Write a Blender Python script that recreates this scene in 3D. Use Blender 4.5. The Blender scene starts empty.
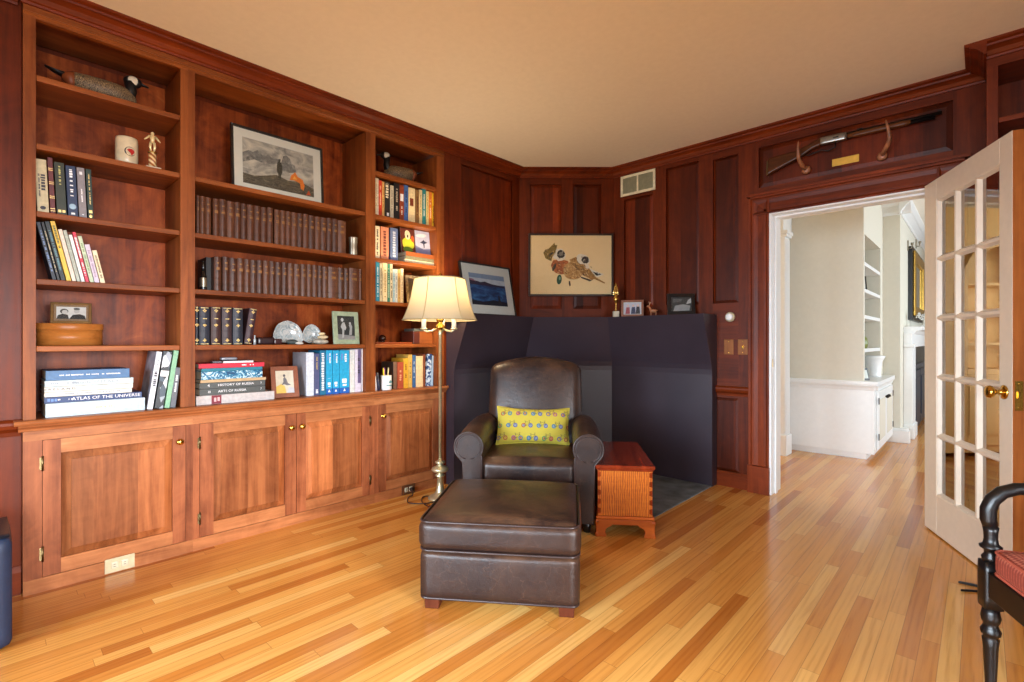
import bpy, bmesh, math, random
from mathutils import Vector, Matrix, Euler
random.seed(7)
D = bpy.data
SC = bpy.context.scene
COL = SC.collection
PI = math.pi

# ------------------------------------------------------------------ survey of the room
# Measured once from the photograph: lens, yaw and eye height; on_x / on_y / on_z give the
# point of a known real plane (bookcase front, wall, floor) seen at a measured position.
FPX, YAW, EYE = 497.0, math.radians(43.3), 1.12
SN, CS = math.sin(YAW), math.cos(YAW)

def _ray(px, py):
    t = (px - 512) / FPX
    return (CS * t - SN, SN * t + CS, (341 - py) / FPX)

def on_x(px, py, X):
    d = _ray(px, py); s = X / d[0]
    return Vector((X, d[1] * s, EYE + d[2] * s))

def on_y(px, py, Y):
    d = _ray(px, py); s = Y / d[1]
    return Vector((d[0] * s, Y, EYE + d[2] * s))

def on_z(px, py, Z):
    d = _ray(px, py); s = (Z - EYE) / d[2]
    return Vector((d[0] * s, d[1] * s, Z))

def vd(lat, dep, z=0.0):
    """point at a lateral / forward distance from the camera station"""
    return Vector((CS * lat - SN * dep, SN * lat + CS * dep, z))

# ------------------------------------------------------------------ node helpers
def srgb(r, g, b):
    f = lambda c: (c / 255 / 12.92) if c / 255 <= 0.04045 else ((c / 255 + 0.055) / 1.055) ** 2.4
    return (f(r), f(g), f(b), 1.0)

class NT:
    def __init__(s, name):
        s.m = D.materials.new(name); s.m.use_nodes = True
        s.t = s.m.node_tree; s.t.nodes.clear()
        s.out = s.t.nodes.new('ShaderNodeOutputMaterial')
        s._tc = None
    def n(s, typ, ins=None, **props):
        nd = s.t.nodes.new('ShaderNode' + typ)
        for k, v in props.items(): setattr(nd, k, v)
        for k, v in (ins or {}).items(): s.put(nd.inputs[k], v)
        return nd
    def put(s, sock, v):
        if isinstance(v, bpy.types.NodeSocket): s.t.links.new(v, sock)
        elif hasattr(v, 'outputs'): s.t.links.new(v.outputs[0], sock)
        else: sock.default_value = v
    def math(s, op, a, b=0.0, c=0.0):
        return s.n('Math', {0: a, 1: b, 2: c}, operation=op).outputs[0]
    def obj(s):
        if s._tc is None: s._tc = s.n('TexCoord')
        return s._tc.outputs['Object']
    def sep(s, v):
        return s.n('SeparateXYZ', {0: v}).outputs
    def comb(s, x=0.0, y=0.0, z=0.0):
        return s.n('CombineXYZ', {0: x, 1: y, 2: z}).outputs[0]
    def mapping(s, v, loc=(0, 0, 0), scale=(1, 1, 1)):
        return s.n('Mapping', {'Vector': v, 'Location': loc, 'Scale': scale}).outputs[0]
    def vadd(s, a, b):
        return s.n('VectorMath', {0: a, 1: b}, operation='ADD').outputs[0]
    def noise(s, v, scale, detail=4.0, rough=0.55, dist=0.0):
        return s.n('TexNoise', {'Vector': v, 'Scale': scale, 'Detail': detail, 'Roughness': rough, 'Distortion': dist})
    def white(s, v):
        return s.n('TexWhiteNoise', {'Vector': v}, noise_dimensions='3D').outputs['Value']
    def ramp(s, f, stops, interp='LINEAR'):
        nd = s.n('ValToRGB', {'Fac': f}); cr = nd.color_ramp; cr.interpolation = interp
        while len(cr.elements) < len(stops): cr.elements.new(0.5)
        for e, (p, c) in zip(cr.elements, stops):
            e.position = p; e.color = c if len(c) == 4 else (*c, 1)
        return nd.outputs[0]
    def mix(s, f, a, b, mode='MIX'):
        nd = s.n('Mix', data_type='RGBA', blend_type=mode)
        s.put(nd.inputs[0], f); s.put(nd.inputs[6], a); s.put(nd.inputs[7], b)
        return nd.outputs[2]
    def bump(s, h, strength=0.2, dist=0.01):
        return s.n('Bump', {'Height': h, 'Strength': strength, 'Distance': dist}).outputs[0]
    def done(s, **ins):
        b = s.n('BsdfPrincipled')
        for k, v in ins.items(): s.put(b.inputs[k.replace('_IOR_', ' IOR ').replace('_', ' ') if k != 'Specular_IOR_Level' else 'Specular IOR Level'], v)
        s.t.links.new(b.outputs[0], s.out.inputs[0])
        return s.m

_cache = {}
def plain(name, rgb, rough=0.5, metal=0.0, var=0.06, scale=30.0, bump=0.0, coat=0.0, spec=0.5):
    """one even colour with faint mottling"""
    key = (name, tuple(rgb), rough, metal)
    if key in _cache: return _cache[key]
    t = NT(name); c = srgb(*rgb)
    nz = t.noise(t.obj(), scale, 3.0).outputs['Fac']
    a = tuple(min(1, x * (1 - var * 2)) for x in c[:3]) + (1,)
    b = tuple(min(1, x * (1 + var * 2)) for x in c[:3]) + (1,)
    col = t.ramp(nz, [(0.3, a), (0.7, b)])
    kw = dict(Base_Color=col, Roughness=rough, Metallic=metal, Coat_Weight=coat)
    kw['Specular_IOR_Level'] = spec
    if bump: kw['Normal'] = t.bump(nz, bump, 0.004)
    _cache[key] = t.done(**kw)
    return _cache[key]

def wood(name, dark, mid, light, axis='z', board=0.0, baxis='y', rough=0.42, figure=0.5, var=0.35, seed=0.0):
    """grained wood; axis = grain direction, board = width of glued boards across baxis"""
    t = NT(name); v = t.obj()
    xyz = t.sep(v)
    i = 'xyz'.index(axis)
    val = None
    if board:
        k = t.math('FLOOR', t.math('DIVIDE', t.math('ADD', xyz['xyz'.index(baxis)], 10.017 + seed), board))
        val = t.white(t.comb(k, seed + 0.5, 0.3))
        off = t.n('VectorMath', {0: t.comb(k, k, k), 1: (3.7, 5.1, 2.3)}, operation='MULTIPLY').outputs[0]
        v = t.vadd(v, off)
    inf = t.n('ObjectInfo').outputs['Random']
    offr = t.math('MULTIPLY', inf, 17.0)
    v = t.vadd(v, t.comb(offr, offr, offr))
    sc = [9.0, 9.0, 9.0]; sc[i] = 0.8
    g1 = t.noise(t.mapping(v, scale=tuple(sc)), 1.0, 5.0, 0.6, 1.2).outputs['Fac']
    sc = [70.0, 70.0, 70.0]; sc[i] = 3.0
    g2 = t.noise(t.mapping(v, scale=tuple(sc)), 1.0, 3.0, 0.6, 0.4).outputs['Fac']
    g3 = t.noise(t.mapping(v, scale=(5, 5, 5)), 1.0, 5.0, 0.65, 2.0).outputs['Fac']
    f = t.math('ADD', t.math('MULTIPLY', g1, 0.62), t.math('MULTIPLY', g2, 0.20))
    f = t.math('ADD', f, t.math('MULTIPLY', g3, 0.35 * figure))
    f = t.math('SUBTRACT', f, 0.09 + 0.17 * figure - 0.08)
    col = t.ramp(f, [(0.22, srgb(*dark)), (0.5, srgb(*mid)), (0.78, srgb(*light))])
    rv = t.math('MULTIPLY_ADD', inf, var * 0.5, 1.0 - var * 0.25)
    if val is not None:
        rv = t.math('MULTIPLY', rv, t.math('MULTIPLY_ADD', val, var * 1.6, 1.0 - var * 0.8))
    col = t.mix(1.0, col, t.comb(rv, rv, rv), 'MULTIPLY')
    rg = t.math('MULTIPLY_ADD', g2, 0.12, rough - 0.05)
    kw = dict(Base_Color=col, Roughness=rg, Normal=t.bump(g2, 0.05, 0.002)); kw['Specular_IOR_Level'] = 0.2
    return t.done(**kw)

# ------------------------------------------------------------------ mesh builder
class MB:
    def __init__(s):
        s.bm = bmesh.new(); s.mats = []
    def mi(s, mat):
        if mat not in s.mats: s.mats.append(mat)
        return s.mats.index(mat)
    def _face(s, vs, mi, smooth):
        try:
            f = s.bm.faces.new(vs)
        except ValueError:
            return None
        f.material_index = mi; f.smooth = smooth
        return f
    def poly(s, pts, mat=None, smooth=False):
        mi = s.mi(mat) if mat else 0
        return s._face([s.bm.verts.new(p) for p in pts], mi, smooth)
    def box(s, x0, x1, y0, y1, z0, z1, mat=None, M=None):
        mi = s.mi(mat) if mat else 0
        P = [Vector(p) for p in ((x0, y0, z0), (x1, y0, z0), (x1, y1, z0), (x0, y1, z0), (x0, y0, z1), (x1, y0, z1), (x1, y1, z1), (x0, y1, z1))]
        if M is not None: P = [M @ p for p in P]
        v = [s.bm.verts.new(p) for p in P]
        for q in ((3, 2, 1, 0), (4, 5, 6, 7), (0, 1, 5, 4), (1, 2, 6, 5), (2, 3, 7, 6), (3, 0, 4, 7)):
            s._face([v[k] for k in q], mi, False)
        return s
    def prism(s, pts, vec, mat=None, smooth=False):
        """closed polygon pts (3D, planar) swept by vec"""
        mi = s.mi(mat) if mat else 0
        vec = Vector(vec)
        a = [s.bm.verts.new(Vector(p)) for p in pts]
        b = [s.bm.verts.new(Vector(p) + vec) for p in pts]
        n = len(a)
        s._face(a[::-1], mi, False); s._face(b, mi, False)
        for k in range(n):
            s._face([a[k], a[(k + 1) % n], b[(k + 1) % n], b[k]], mi, smooth)
        return s
    def loft(s, rings, mat=None, smooth=True, caps=True, closed=True):
        mi = s.mi(mat) if mat else 0
        R = [[s.bm.verts.new(Vector(p)) for p in r] for r in rings]
        n = len(R[0])
        for a, b in zip(R, R[1:]):
            for k in range(n if closed else n - 1):
                s._face([a[k], a[(k + 1) % n], b[(k + 1) % n], b[k]], mi, smooth)
        if caps and closed:
            s._face(R[0][::-1], mi, smooth); s._face(R[-1], mi, smooth)
        return s
    def lathe(s, prof, seg=24, o=(0, 0, 0), mat=None, smooth=True, M=None, caps=True):
        rings = []
        o = Vector(o)
        for r, z in prof:
            ring = []
            for k in range(seg):
                a = 2 * PI * k / seg
                p = Vector((r * math.cos(a), r * math.sin(a), z))
                if M is not None: p = M @ p
                ring.append(p + o)
            rings.append(ring)
        return s.loft(rings, mat, smooth, caps)
    def tube(s, pts, rad, seg=10, mat=None, caps=True):
        pts = [Vector(p) for p in pts]
        if not isinstance(rad, (list, tuple)): rad = [rad] * len(pts)
        rings = []; up = None
        for k, p in enumerate(pts):
            d = (pts[min(k + 1, len(pts) - 1)] - pts[max(k - 1, 0)]).normalized()
            if up is None:
                up = Vector((0, 0, 1)) if abs(d.z) < 0.9 else Vector((1, 0, 0))
            a = d.cross(up).normalized(); b = a.cross(d).normalized(); up = b
            rings.append([p + (a * math.cos(2 * PI * j / seg) + b * math.sin(2 * PI * j / seg)) * rad[k] for j in range(seg)])
        return s.loft(rings, mat, True, caps)
    def ball(s, c, r, mat=None, seg=14, rings=8, sc=(1, 1, 1), M=None):
        c = Vector(c); prof = []
        R = []
        for i in range(rings + 1):
            th = PI * i / rings
            rr = max(1e-4, math.sin(th)); z = -math.cos(th)
            ring = []
            for k in range(seg):
                a = 2 * PI * k / seg
                p = Vector((rr * math.cos(a) * r * sc[0], rr * math.sin(a) * r * sc[1], z * r * sc[2]))
                if M is not None: p = M @ p
                ring.append(p + c)
            R.append(ring)
        return s.loft(R, mat, True, True)
    def soft(s, c, size, r, mat=None, n=10, bulge=(0, 0, 0), fn=None):
        """rounded, slightly puffed block"""
        c = Vector(c); hx, hy, hz = (q / 2 for q in size)
        mi = s.mi(mat) if mat else 0
        H = Vector((hx, hy, hz)); vmap = {}
        def vert(p):
            key = tuple(round(q, 5) for q in p)
            if key in vmap: return vmap[key]
            q = Vector([p[i] * H[i] for i in range(3)])
            inner = Vector([max(-(H[i] - r), min(H[i] - r, q[i])) for i in range(3)])
            dd = q - inner
            w = inner + dd.normalized() * r if dd.length > 1e-9 else q
            for i in range(3):
                j, k = (i + 1) % 3, (i + 2) % 3
                amt = bulge[i] * max(0, 1 - p[j] ** 2) ** 0.6 * max(0, 1 - p[k] ** 2) ** 0.6
                w[i] += amt * (p[i] if abs(p[i]) > 0.5 else p[i])
            if fn: w = fn(w, p)
            vmap[key] = s.bm.verts.new(w + c)
            return vmap[key]
        g = [-1 + 2 * i / n for i in range(n + 1)]
        # denser near the rim so that corners come out round
        g = [math.copysign(abs(q) ** 0.75, q) for q in g]
        for ax in range(3):
            for sgn in (-1, 1):
                for i in range(n):
                    for j in range(n):
                        q = []
                        for (a, b) in ((i, j), (i + 1, j), (i + 1, j + 1), (i, j + 1)):
                            p = [0, 0, 0]; p[ax] = sgn; p[(ax + 1) % 3] = g[a]; p[(ax + 2) % 3] = g[b]
                            q.append(vert(p))
                        if sgn < 0: q = q[::-1]
                        s._face(q, mi, True)
        return s
    def raised(s, x0, x1, z0, z1, yo, yf, w, mat=None):
        """raised panel in the xz plane facing -y: outer rim at depth yo, field at yf"""
        mi = s.mi(mat) if mat else 0
        o = [(x0, yo, z0), (x1, yo, z0), (x1, yo, z1), (x0, yo, z1)]
        st = yf + (yo - yf) * 0.26
        m = [(x0 + w, st, z0 + w), (x1 - w, st, z0 + w), (x1 - w, st, z1 - w), (x0 + w, st, z1 - w)]
        i = [(x0 + w, yf, z0 + w), (x1 - w, yf, z0 + w), (x1 - w, yf, z1 - w), (x0 + w, yf, z1 - w)]
        bk = [(p[0], yo + 0.0045, p[2]) for p in o]
        V = [[s.bm.verts.new(p) for p in q] for q in (bk, o, m, i)]
        for a, b in zip(V, V[1:]):
            for k in range(4): s._face([a[k], a[(k + 1) % 4], b[(k + 1) % 4], b[k]], mi, False)
        s._face(V[-1], mi, False); s._face(V[0][::-1], mi, False)
        return s
    def build(s, name, mat=None, parent=None, bevel=0.0, seg=2, sub=0, loc=None, rot=None, auto=None):
        bmesh.ops.recalc_face_normals(s.bm, faces=s.bm.faces)
        me = D.meshes.new(name); s.bm.to_mesh(me); s.bm.free()
        ms = s.mats if s.mats else [mat]
        for m in ms: me.materials.append(m)
        o = D.objects.new(name, me); COL.objects.link(o)
        if parent is not None: o.parent = parent
        if loc is not None: o.location = loc
        if rot is not None: o.rotation_euler = rot
        if bevel:
            b = o.modifiers.new('bevel', 'BEVEL'); b.width = bevel; b.segments = seg
            b.limit_method = 'ANGLE'; b.angle_limit = math.radians(35)
        if sub:
            q = o.modifiers.new('sub', 'SUBSURF'); q.levels = sub; q.render_levels = sub
        return o

def tag(o, label, cat, group=None):
    o['label'] = label; o['category'] = cat
    if group: o['group'] = group
    return o

def thing(name, label, cat, loc=(0, 0, 0), rot=(0, 0, 0), group=None):
    o = D.objects.new(name, None); COL.objects.link(o)
    o.empty_display_size = 0.1
    o.location = loc; o.rotation_euler = rot
    return tag(o, label, cat, group)

def struct(o):
    o['kind'] = 'structure'; return o

def letters(txt, size, mat, parent, loc, rot, align='CENTER', depth=0.0004, name='lettering', sx=1.0):
    cu = D.curves.new(name, 'FONT'); cu.body = txt; cu.size = size; cu.extrude = depth
    cu.align_x = align; cu.align_y = 'CENTER'; cu.resolution_u = 2
    o = D.objects.new(name, cu); COL.objects.link(o); o.parent = parent
    o.location = loc; o.rotation_euler = rot; o.scale = (sx, 1, 1)
    bpy.context.view_layer.update()
    me = D.meshes.new_from_object(o.evaluated_get(bpy.context.evaluated_depsgraph_get()))
    me.materials.clear(); me.materials.append(mat)
    q = D.objects.new('tmp', me); D.objects.remove(o); D.curves.remove(cu)
    q.name = name; COL.objects.link(q); q.parent = parent
    q.location = loc; q.rotation_euler = rot; q.scale = (sx, 1, 1)
    return q

def arc(cx, cy, r, a0, a1, n):
    return [(cx + r * math.cos(math.radians(a0 + (a1 - a0) * k / n)), cy + r * math.sin(math.radians(a0 + (a1 - a0) * k / n))) for k in range(n + 1)]

R90 = (0, 0, PI / 2)      # local x -> +y, local y -> -x : anything standing against the bookcase wall

# ------------------------------------------------------------------ materials
CH = ((86, 38, 13), (146, 80, 36), (188, 120, 64))
W_z = wood('cherry_upright', *CH, 'z')
W_y = wood('cherry_along_y', *CH, 'y')
W_x = wood('cherry_along_x', *CH, 'x')
BC = ((112, 56, 28), (176, 108, 66), (214, 152, 102))
B_z = wood('cabinet_stile_daylit', (100, 48, 26), (164, 96, 60), (198, 132, 90), 'z', figure=0.8, var=0.5)  # same cherry made paler: daylight on base cabinets and worktop put into the colour
B_y = wood('worktop_cherry_daylit', (112, 56, 28), (172, 104, 60), (208, 144, 94), 'y', figure=0.8, rough=0.34)
B_x = wood('cabinet_rail_daylit', (124, 68, 36), (186, 120, 74), (222, 164, 114), 'x', figure=0.9, var=0.4)
W_pan = wood('cherry_panel_boards', (100, 46, 18), (172, 104, 60), (208, 142, 88), 'z', board=0.17, baxis='x', var=0.45, figure=0.55)
C2 = ((66, 20, 5), (124, 50, 16), (164, 82, 30))
T_z = wood('trim_upright', *C2, 'z'); T_y = wood('trim_along_y', *C2, 'y'); T_x = wood('trim_along_x', *C2, 'x')
W_pan2 = wood('cherry_wall_boards_dimmed', (56, 15, 3), (100, 36, 8), (136, 60, 17), 'z', board=0.14, baxis='x', var=0.7, figure=0.7, seed=2.0)  # wall woods: same cherry made darker, dim light on the walls in the colour
W_wall = wood('cherry_wall_dimmed', (60, 17, 3), (106, 40, 9), (142, 66, 18), 'z', figure=0.6)
W_wallx = wood('cherry_wall_rail_dimmed', (60, 17, 3), (106, 40, 9), (142, 66, 18), 'x', figure=0.6)
W_back = wood('cherry_plywood', (80, 25, 6), (146, 66, 23), (188, 108, 50), 'z', board=0.31, baxis='x', var=0.3, figure=1.6)
W_box = wood('reddish_maple', (120, 48, 10), (178, 86, 26), (200, 112, 42), 'x', figure=0.3)
W_chest_top = wood('chest_top_cherry', (80, 22, 8), (132, 46, 18), (160, 66, 28), 'y', rough=0.22, figure=0.5)
W_gun = wood('gun_walnut', (50, 24, 10), (92, 50, 22), (124, 76, 38), 'x', rough=0.3)
W_foot = wood('ottoman_foot_wood', (60, 26, 14), (92, 44, 26), (120, 62, 36), 'z')

def tiger_maple():
    t = NT('tiger_maple'); v = t.obj()
    w = t.n('TexWave', {'Vector': t.mapping(v, scale=(1, 1, 0.35)), 'Scale': 26.0, 'Distortion': 5.0, 'Detail': 3.0, 'Detail Scale': 1.6}, bands_direction='X').outputs['Fac']
    g = t.noise(t.mapping(v, scale=(8, 8, 60)), 1.0, 4.0).outputs['Fac']
    f = t.math('ADD', t.math('MULTIPLY', w, 0.6), t.math('MULTIPLY', g, 0.4))
    c = t.ramp(f, [(0.1, srgb(116, 48, 6)), (0.5, srgb(172, 82, 16)), (0.9, srgb(200, 114, 34))])
    return t.done(Base_Color=c, Roughness=0.3)
M_tiger = tiger_maple()

def floor_mat():
    t = NT('oak_strip_floor'); v = t.obj(); x, y, z = t.sep(v)
    wdt, ln = 0.057, 0.95
    row = t.math('FLOOR', t.math('DIVIDE', t.math('ADD', x, 20.0), wdt))
    ro = t.white(t.comb(row, 0.37, 0.1))
    yy = t.math('ADD', t.math('ADD', y, 20.0), t.math('MULTIPLY', ro, 7.3))
    colk = t.math('FLOOR', t.math('DIVIDE', yy, ln))
    idv = t.white(t.comb(row, colk, 0.7)); id2 = t.white(t.comb(colk, row, 4.2))
    base = t.ramp(idv, [(0.0, srgb(166, 94, 34)), (0.06, srgb(190, 120, 50)), (0.3, srgb(204, 138, 64)), (0.65, srgb(210, 148, 72)), (0.88, srgb(218, 162, 86)), (1.0, srgb(226, 178, 104))])
    off = t.comb(t.math('MULTIPLY', idv, 31.0), t.math('MULTIPLY', id2, 53.0), 0.0)
    vv = t.vadd(v, off)
    wv = t.noise(t.mapping(vv, scale=(26, 1.3, 1)), 1.0, 4.0, 0.6, 1.6).outputs['Fac']
    cath = t.n('TexWave', {'Vector': t.mapping(vv, scale=(9, 0.55, 1)), 'Scale': 1.5, 'Distortion': 16.0, 'Detail': 2.0, 'Detail Scale': 0.5, 'Detail Roughness': 0.5}, bands_direction='X').outputs['Fac']
    fine = t.noise(t.mapping(vv, scale=(150, 5, 1)), 1.0, 3.0, 0.6).outputs['Fac']
    g = t.math('ADD', t.math('ADD', t.math('MULTIPLY', wv, 0.5), t.math('MULTIPLY', cath, 0.14)), t.math('MULTIPLY', fine, 0.36))
    gr = t.ramp(g, [(0.28, (0.66, 0.54, 0.42)), (0.5, (0.97, 0.95, 0.92)), (0.72, (1.08, 1.07, 1.05))])
    c = t.mix(0.75, base, gr, 'MULTIPLY')
    fx = t.math('FRACT', t.math('DIVIDE', t.math('ADD', x, 20.0), wdt))
    ex = t.math('MINIMUM', fx, t.math('SUBTRACT', 1.0, fx))
    fy = t.math('FRACT', t.math('DIVIDE', yy, ln))
    ey = t.math('MULTIPLY', t.math('MINIMUM', fy, t.math('SUBTRACT', 1.0, fy)), ln / wdt)
    e = t.math('MINIMUM', ex, ey)
    gap = t.math('LESS_THAN', e, 0.018)
    c = t.mix(t.math('MULTIPLY', gap, 0.45), c, srgb(90, 48, 20))
    rg = t.math('MULTIPLY_ADD', fine, 0.10, 0.12)
    return t.done(Base_Color=c, Roughness=rg, Normal=t.bump(t.math('SUBTRACT', t.math('MULTIPLY', g, 0.3), gap), 0.06, 0.002))
M_floor = floor_mat()

def leather():
    t = NT('brown_leather'); v = t.obj()
    big = t.noise(v, 4.0, 5.0, 0.6, 0.8).outputs['Fac']
    sp = t.noise(v, 38.0, 6.0, 0.75).outputs['Fac']
    cr = t.n('TexVoronoi', {'Vector': t.vadd(t.mapping(v, scale=(9, 9, 9)), t.n('VectorMath', {0: t.noise(v, 10.0, 4.0).outputs['Color'], 1: (0.9, 0.9, 0.9)}, operation='MULTIPLY').outputs[0]), 'Scale': 1.0}, feature='DISTANCE_TO_EDGE').outputs['Distance']
    line = t.math('LESS_THAN', cr, 0.008)
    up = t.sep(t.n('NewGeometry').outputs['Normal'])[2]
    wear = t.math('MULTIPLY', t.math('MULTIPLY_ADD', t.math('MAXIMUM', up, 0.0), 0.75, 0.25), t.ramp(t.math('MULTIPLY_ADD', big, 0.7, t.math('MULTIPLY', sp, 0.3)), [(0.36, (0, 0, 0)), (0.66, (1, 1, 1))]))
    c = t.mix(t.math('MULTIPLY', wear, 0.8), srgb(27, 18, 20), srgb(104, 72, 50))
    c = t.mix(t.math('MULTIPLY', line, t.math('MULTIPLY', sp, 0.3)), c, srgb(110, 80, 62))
    rg = t.math('MULTIPLY_ADD', sp, 0.3, 0.20)
    return t.done(Base_Color=c, Roughness=rg, Specular_IOR_Level=0.38, Normal=t.bump(t.math('ADD', t.math('MULTIPLY', sp, 0.4), t.math('MULTIPLY', big, 0.8)), 0.35, 0.008))
M_leather = leather()
M_piping = plain('leather_piping', (50, 36, 34), 0.32)
M_black = plain('black_hearth_paint', (52, 43, 51), 0.36, var=0.05, scale=4)
M_slate = plain('slate', (100, 108, 112), 0.45, var=0.25, scale=9, bump=0.3)
M_ceil = plain('cream_ceiling_paint', (242, 235, 220), 0.8, var=0.01)
M_white = plain('white_gloss_paint', (232, 232, 230), 0.35, var=0.01)
M_hallw = plain('pale_hall_paint', (214, 208, 192), 0.7, var=0.01)
M_doorp = plain('cream_door_paint', (222, 206, 184), 0.38, var=0.015)
M_brass = plain('polished_brass', (205, 160, 70), 0.18, 1.0)
M_agedbrass = plain('aged_brass', (112, 96, 66), 0.34, 1.0)
M_polebrass = plain('pale_brass', (214, 208, 170), 0.32, 0.75)
M_gold = plain('gold', (214, 170, 84), 0.3, 1.0)
M_gilt = plain('gilt_tooling', (214, 186, 120), 0.4, 0.6)
M_steel = plain('steel', (150, 148, 142), 0.3, 1.0)
M_pewter = plain('pewter', (150, 140, 122), 0.35, 0.8)
M_darkiron = plain('dark_iron', (40, 36, 34), 0.4, 0.8)
M_ebony = plain('ebonised_wood', (14, 11, 11), 0.34)
M_page = plain('book_pages', (206, 194, 168), 0.8, var=0.04, scale=120)
M_mat = plain('picture_mat', (208, 210, 202), 0.8, var=0.01)
M_blackfr = plain('black_frame', (18, 15, 15), 0.35)
M_ink = plain('dark_ink', (50, 48, 60), 0.6)
M_wink = plain('white_ink', (236, 238, 240), 0.6)
M_cream = plain('cream_plastic', (196, 184, 148), 0.4)
M_navy = plain('navy_cloth', (28, 42, 68), 0.55, var=0.06)
M_backing = plain('brown_backing_board', (70, 48, 34), 0.8)
M_dark = plain('dark_void', (14, 12, 11), 0.7)

def glass():
    t = NT('pane_glass')
    fr = t.n('Fresnel', {'IOR': 3.2}).outputs[0]
    tr = t.n('BsdfTransparent', {'Color': (0.93, 0.93, 0.92, 1)}); gl = t.n('BsdfGlossy', {'Roughness': 0.01, 'Color': (1, 1, 1, 1)})
    mx = t.n('MixShader', {0: fr, 1: tr.outputs[0], 2: gl.outputs[0]})
    t.t.links.new(mx.outputs[0], t.out.inputs[0]); return t.m
M_glass = glass()
def picture_glass():
    t = NT('picture_glass')
    fr = t.n('Fresnel', {'IOR': 1.38}).outputs[0]
    tr = t.n('BsdfTransparent'); gl = t.n('BsdfGlossy', {'Roughness': 0.02})
    mx = t.n('MixShader', {0: fr, 1: tr.outputs[0], 2: gl.outputs[0]})
    t.t.links.new(mx.outputs[0], t.out.inputs[0]); return t.m
M_pglass = picture_glass()
# ------------------------------------------------------------------ room shell
XL, YR, ZC = -3.05, 3.93, 2.675       # bookcase/panel face, door wall face, ceiling
LC = Vector((-3.05, 3.335, 0)); RC = Vector((-2.43, 3.93, 0))     # ends of the diagonal corner wall
DIR = (RC - LC).normalized(); DLEN = (RC - LC).length; DANG = math.atan2(DIR.y, DIR.x)

b = MB(); b.box(-3.6, 3.0, -2.7, 14.0, -0.06, 0.0)
struct(b.build('floor', M_floor))
b = MB(); b.box(-4.2, 3.0, -2.7, 14.0, ZC, ZC + 0.06)
struct(b.build('ceiling', M_ceil))

def panel_wall(name, loc, rotz, stiles, bays, z0, z1, depth=0.05, mat=None, matr=None, pmat=None, w=0.045):
    """framed wall in local xz, face at y=0; bays[i] lists (z0,z1) of the panels between stile i and i+1"""
    mat = mat or W_wall; matr = matr or W_wallx; pmat = pmat or W_pan2
    f = MB()
    f.mi(mat)
    f.box(stiles[0][0], stiles[-1][1], 0.022, depth, z0, z1, mat)
    for a, c in stiles: f.box(a, c, 0, 0.022, z0, z1, mat)
    for (sa, sb), pn in zip(zip(stiles, stiles[1:]), bays):
        z = z0
        for p0, p1 in sorted(pn):
            if p0 > z: f.box(sa[1], sb[0], 0.0004, 0.022, z, p0, matr)
            z = p1
        if z < z1: f.box(sa[1], sb[0], 0.0004, 0.022, z, z1, matr)
    o = struct(f.build(name, mat, loc=loc, rot=(0, 0, rotz)))
    for (sa, sb), pn in zip(zip(stiles, stiles[1:]), bays):
        for p0, p1 in pn:
            r = MB(); r.raised(sa[1], sb[0], p0, p1, 0.018, 0.006, w)
            r.build('raised_panel', pmat, o)
    return o

# left wall beyond the bookcase, up to the diagonal corner
panel_wall('wall_left', (XL, 0, 0), PI / 2, [(2.462, 2.64), (3.245, 3.335)], [[(1.42, 2.555)]], 0, ZC, w=0.02)
# diagonal corner wall
panel_wall('wall_diagonal', LC, DANG, [(0, 0.10), (0.385, 0.49), (0.745, DLEN)], [[(1.413, 2.545)], [(1.413, 2.545)]], 0, ZC, w=0.03)
# door wall left of the casing (one bay holds the air vent)
panel_wall('wall_back', (0, YR, 0), 0, [(-2.43, -2.324), (-2.042, -1.924), (-1.642, -1.531), (-1.338, -1.195)],
           [[(1.42, 2.385)], [(1.42, 2.568)], [(0.113, 0.682), (1.414, 2.545)]], 0, ZC, depth=0.2, w=0.022)
# over the door: the gun niche panel
panel_wall('wall_back_overdoor', (0, YR, 0), 0, [(-1.195, -1.194), (-0.118, -0.10)], [[(2.25, 2.548)]], 2.047, ZC, depth=0.2, w=0.03)
o = D.objects['wall_back_overdoor']
# right of the door, behind the right-hand bookcase
b = MB(); b.box(-0.190, 3.0, YR, YR + 0.2, 0, 2.047); b.box(-0.10, 3.0, YR, YR + 0.2, 2.047, ZC)
struct(b.build('wall_back_right', W_wall))
# left wall behind the bookcases and the recessed panel left of them
b = MB(); b.box(-3.46, -3.40, -0.02, 2.56, 0, ZC)
struct(b.build('wall_left_behind', W_wall))
panel_wall('wall_left_near', (XL - 0.05, 0, 0), PI / 2, [(-2.6, -2.4), (-1.5, -1.4), (-0.55, -0.45), (0.02, 0.113)],
           [[(0.14, 0.66), (0.86, 2.5)]] * 3, 0, ZC, depth=0.3)
# chair rail + baseboard of that wall
def rail_prof(o):  # (offset from wall, z)
    return [(0, o), (0.010, o), (0.014, o + 0.018), (0.03, o + 0.034), (0.036, o + 0.05), (0.036, o + 0.062), (0.020, o + 0.074), (0, o + 0.074)]
b = MB(); b.prism([(XL - 0.05 + a, -2.6, z) for a, z in rail_prof(0.70)], (0, 2.71, 0))
struct(b.build('trim_rail_left', T_y))
b = MB(); b.prism([(XL - 0.05 + a, -2.6, z) for a, z in [(0, 0), (0.018, 0), (0.018, 0.10), (0.008, 0.125), (0, 0.125)]], (0, 2.71, 0))
struct(b.build('baseboard_left', T_y))
# chair rail + base right of the hearth
b = MB()
for z in (0.700,): b.prism([(-1.498, YR - a, q) for a, q in rail_prof(z)], (0.242, 0, 0))
struct(b.build('trim_rail_back', T_x))
b = MB(); b.prism([(-1.498, YR - a, q) for a, q in [(0, 0), (0.012, 0), (0.012, 0.10), (0.004, 0.115), (0, 0.115)]], (0.242, 0, 0))
struct(b.build('baseboard_back', T_x))

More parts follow.
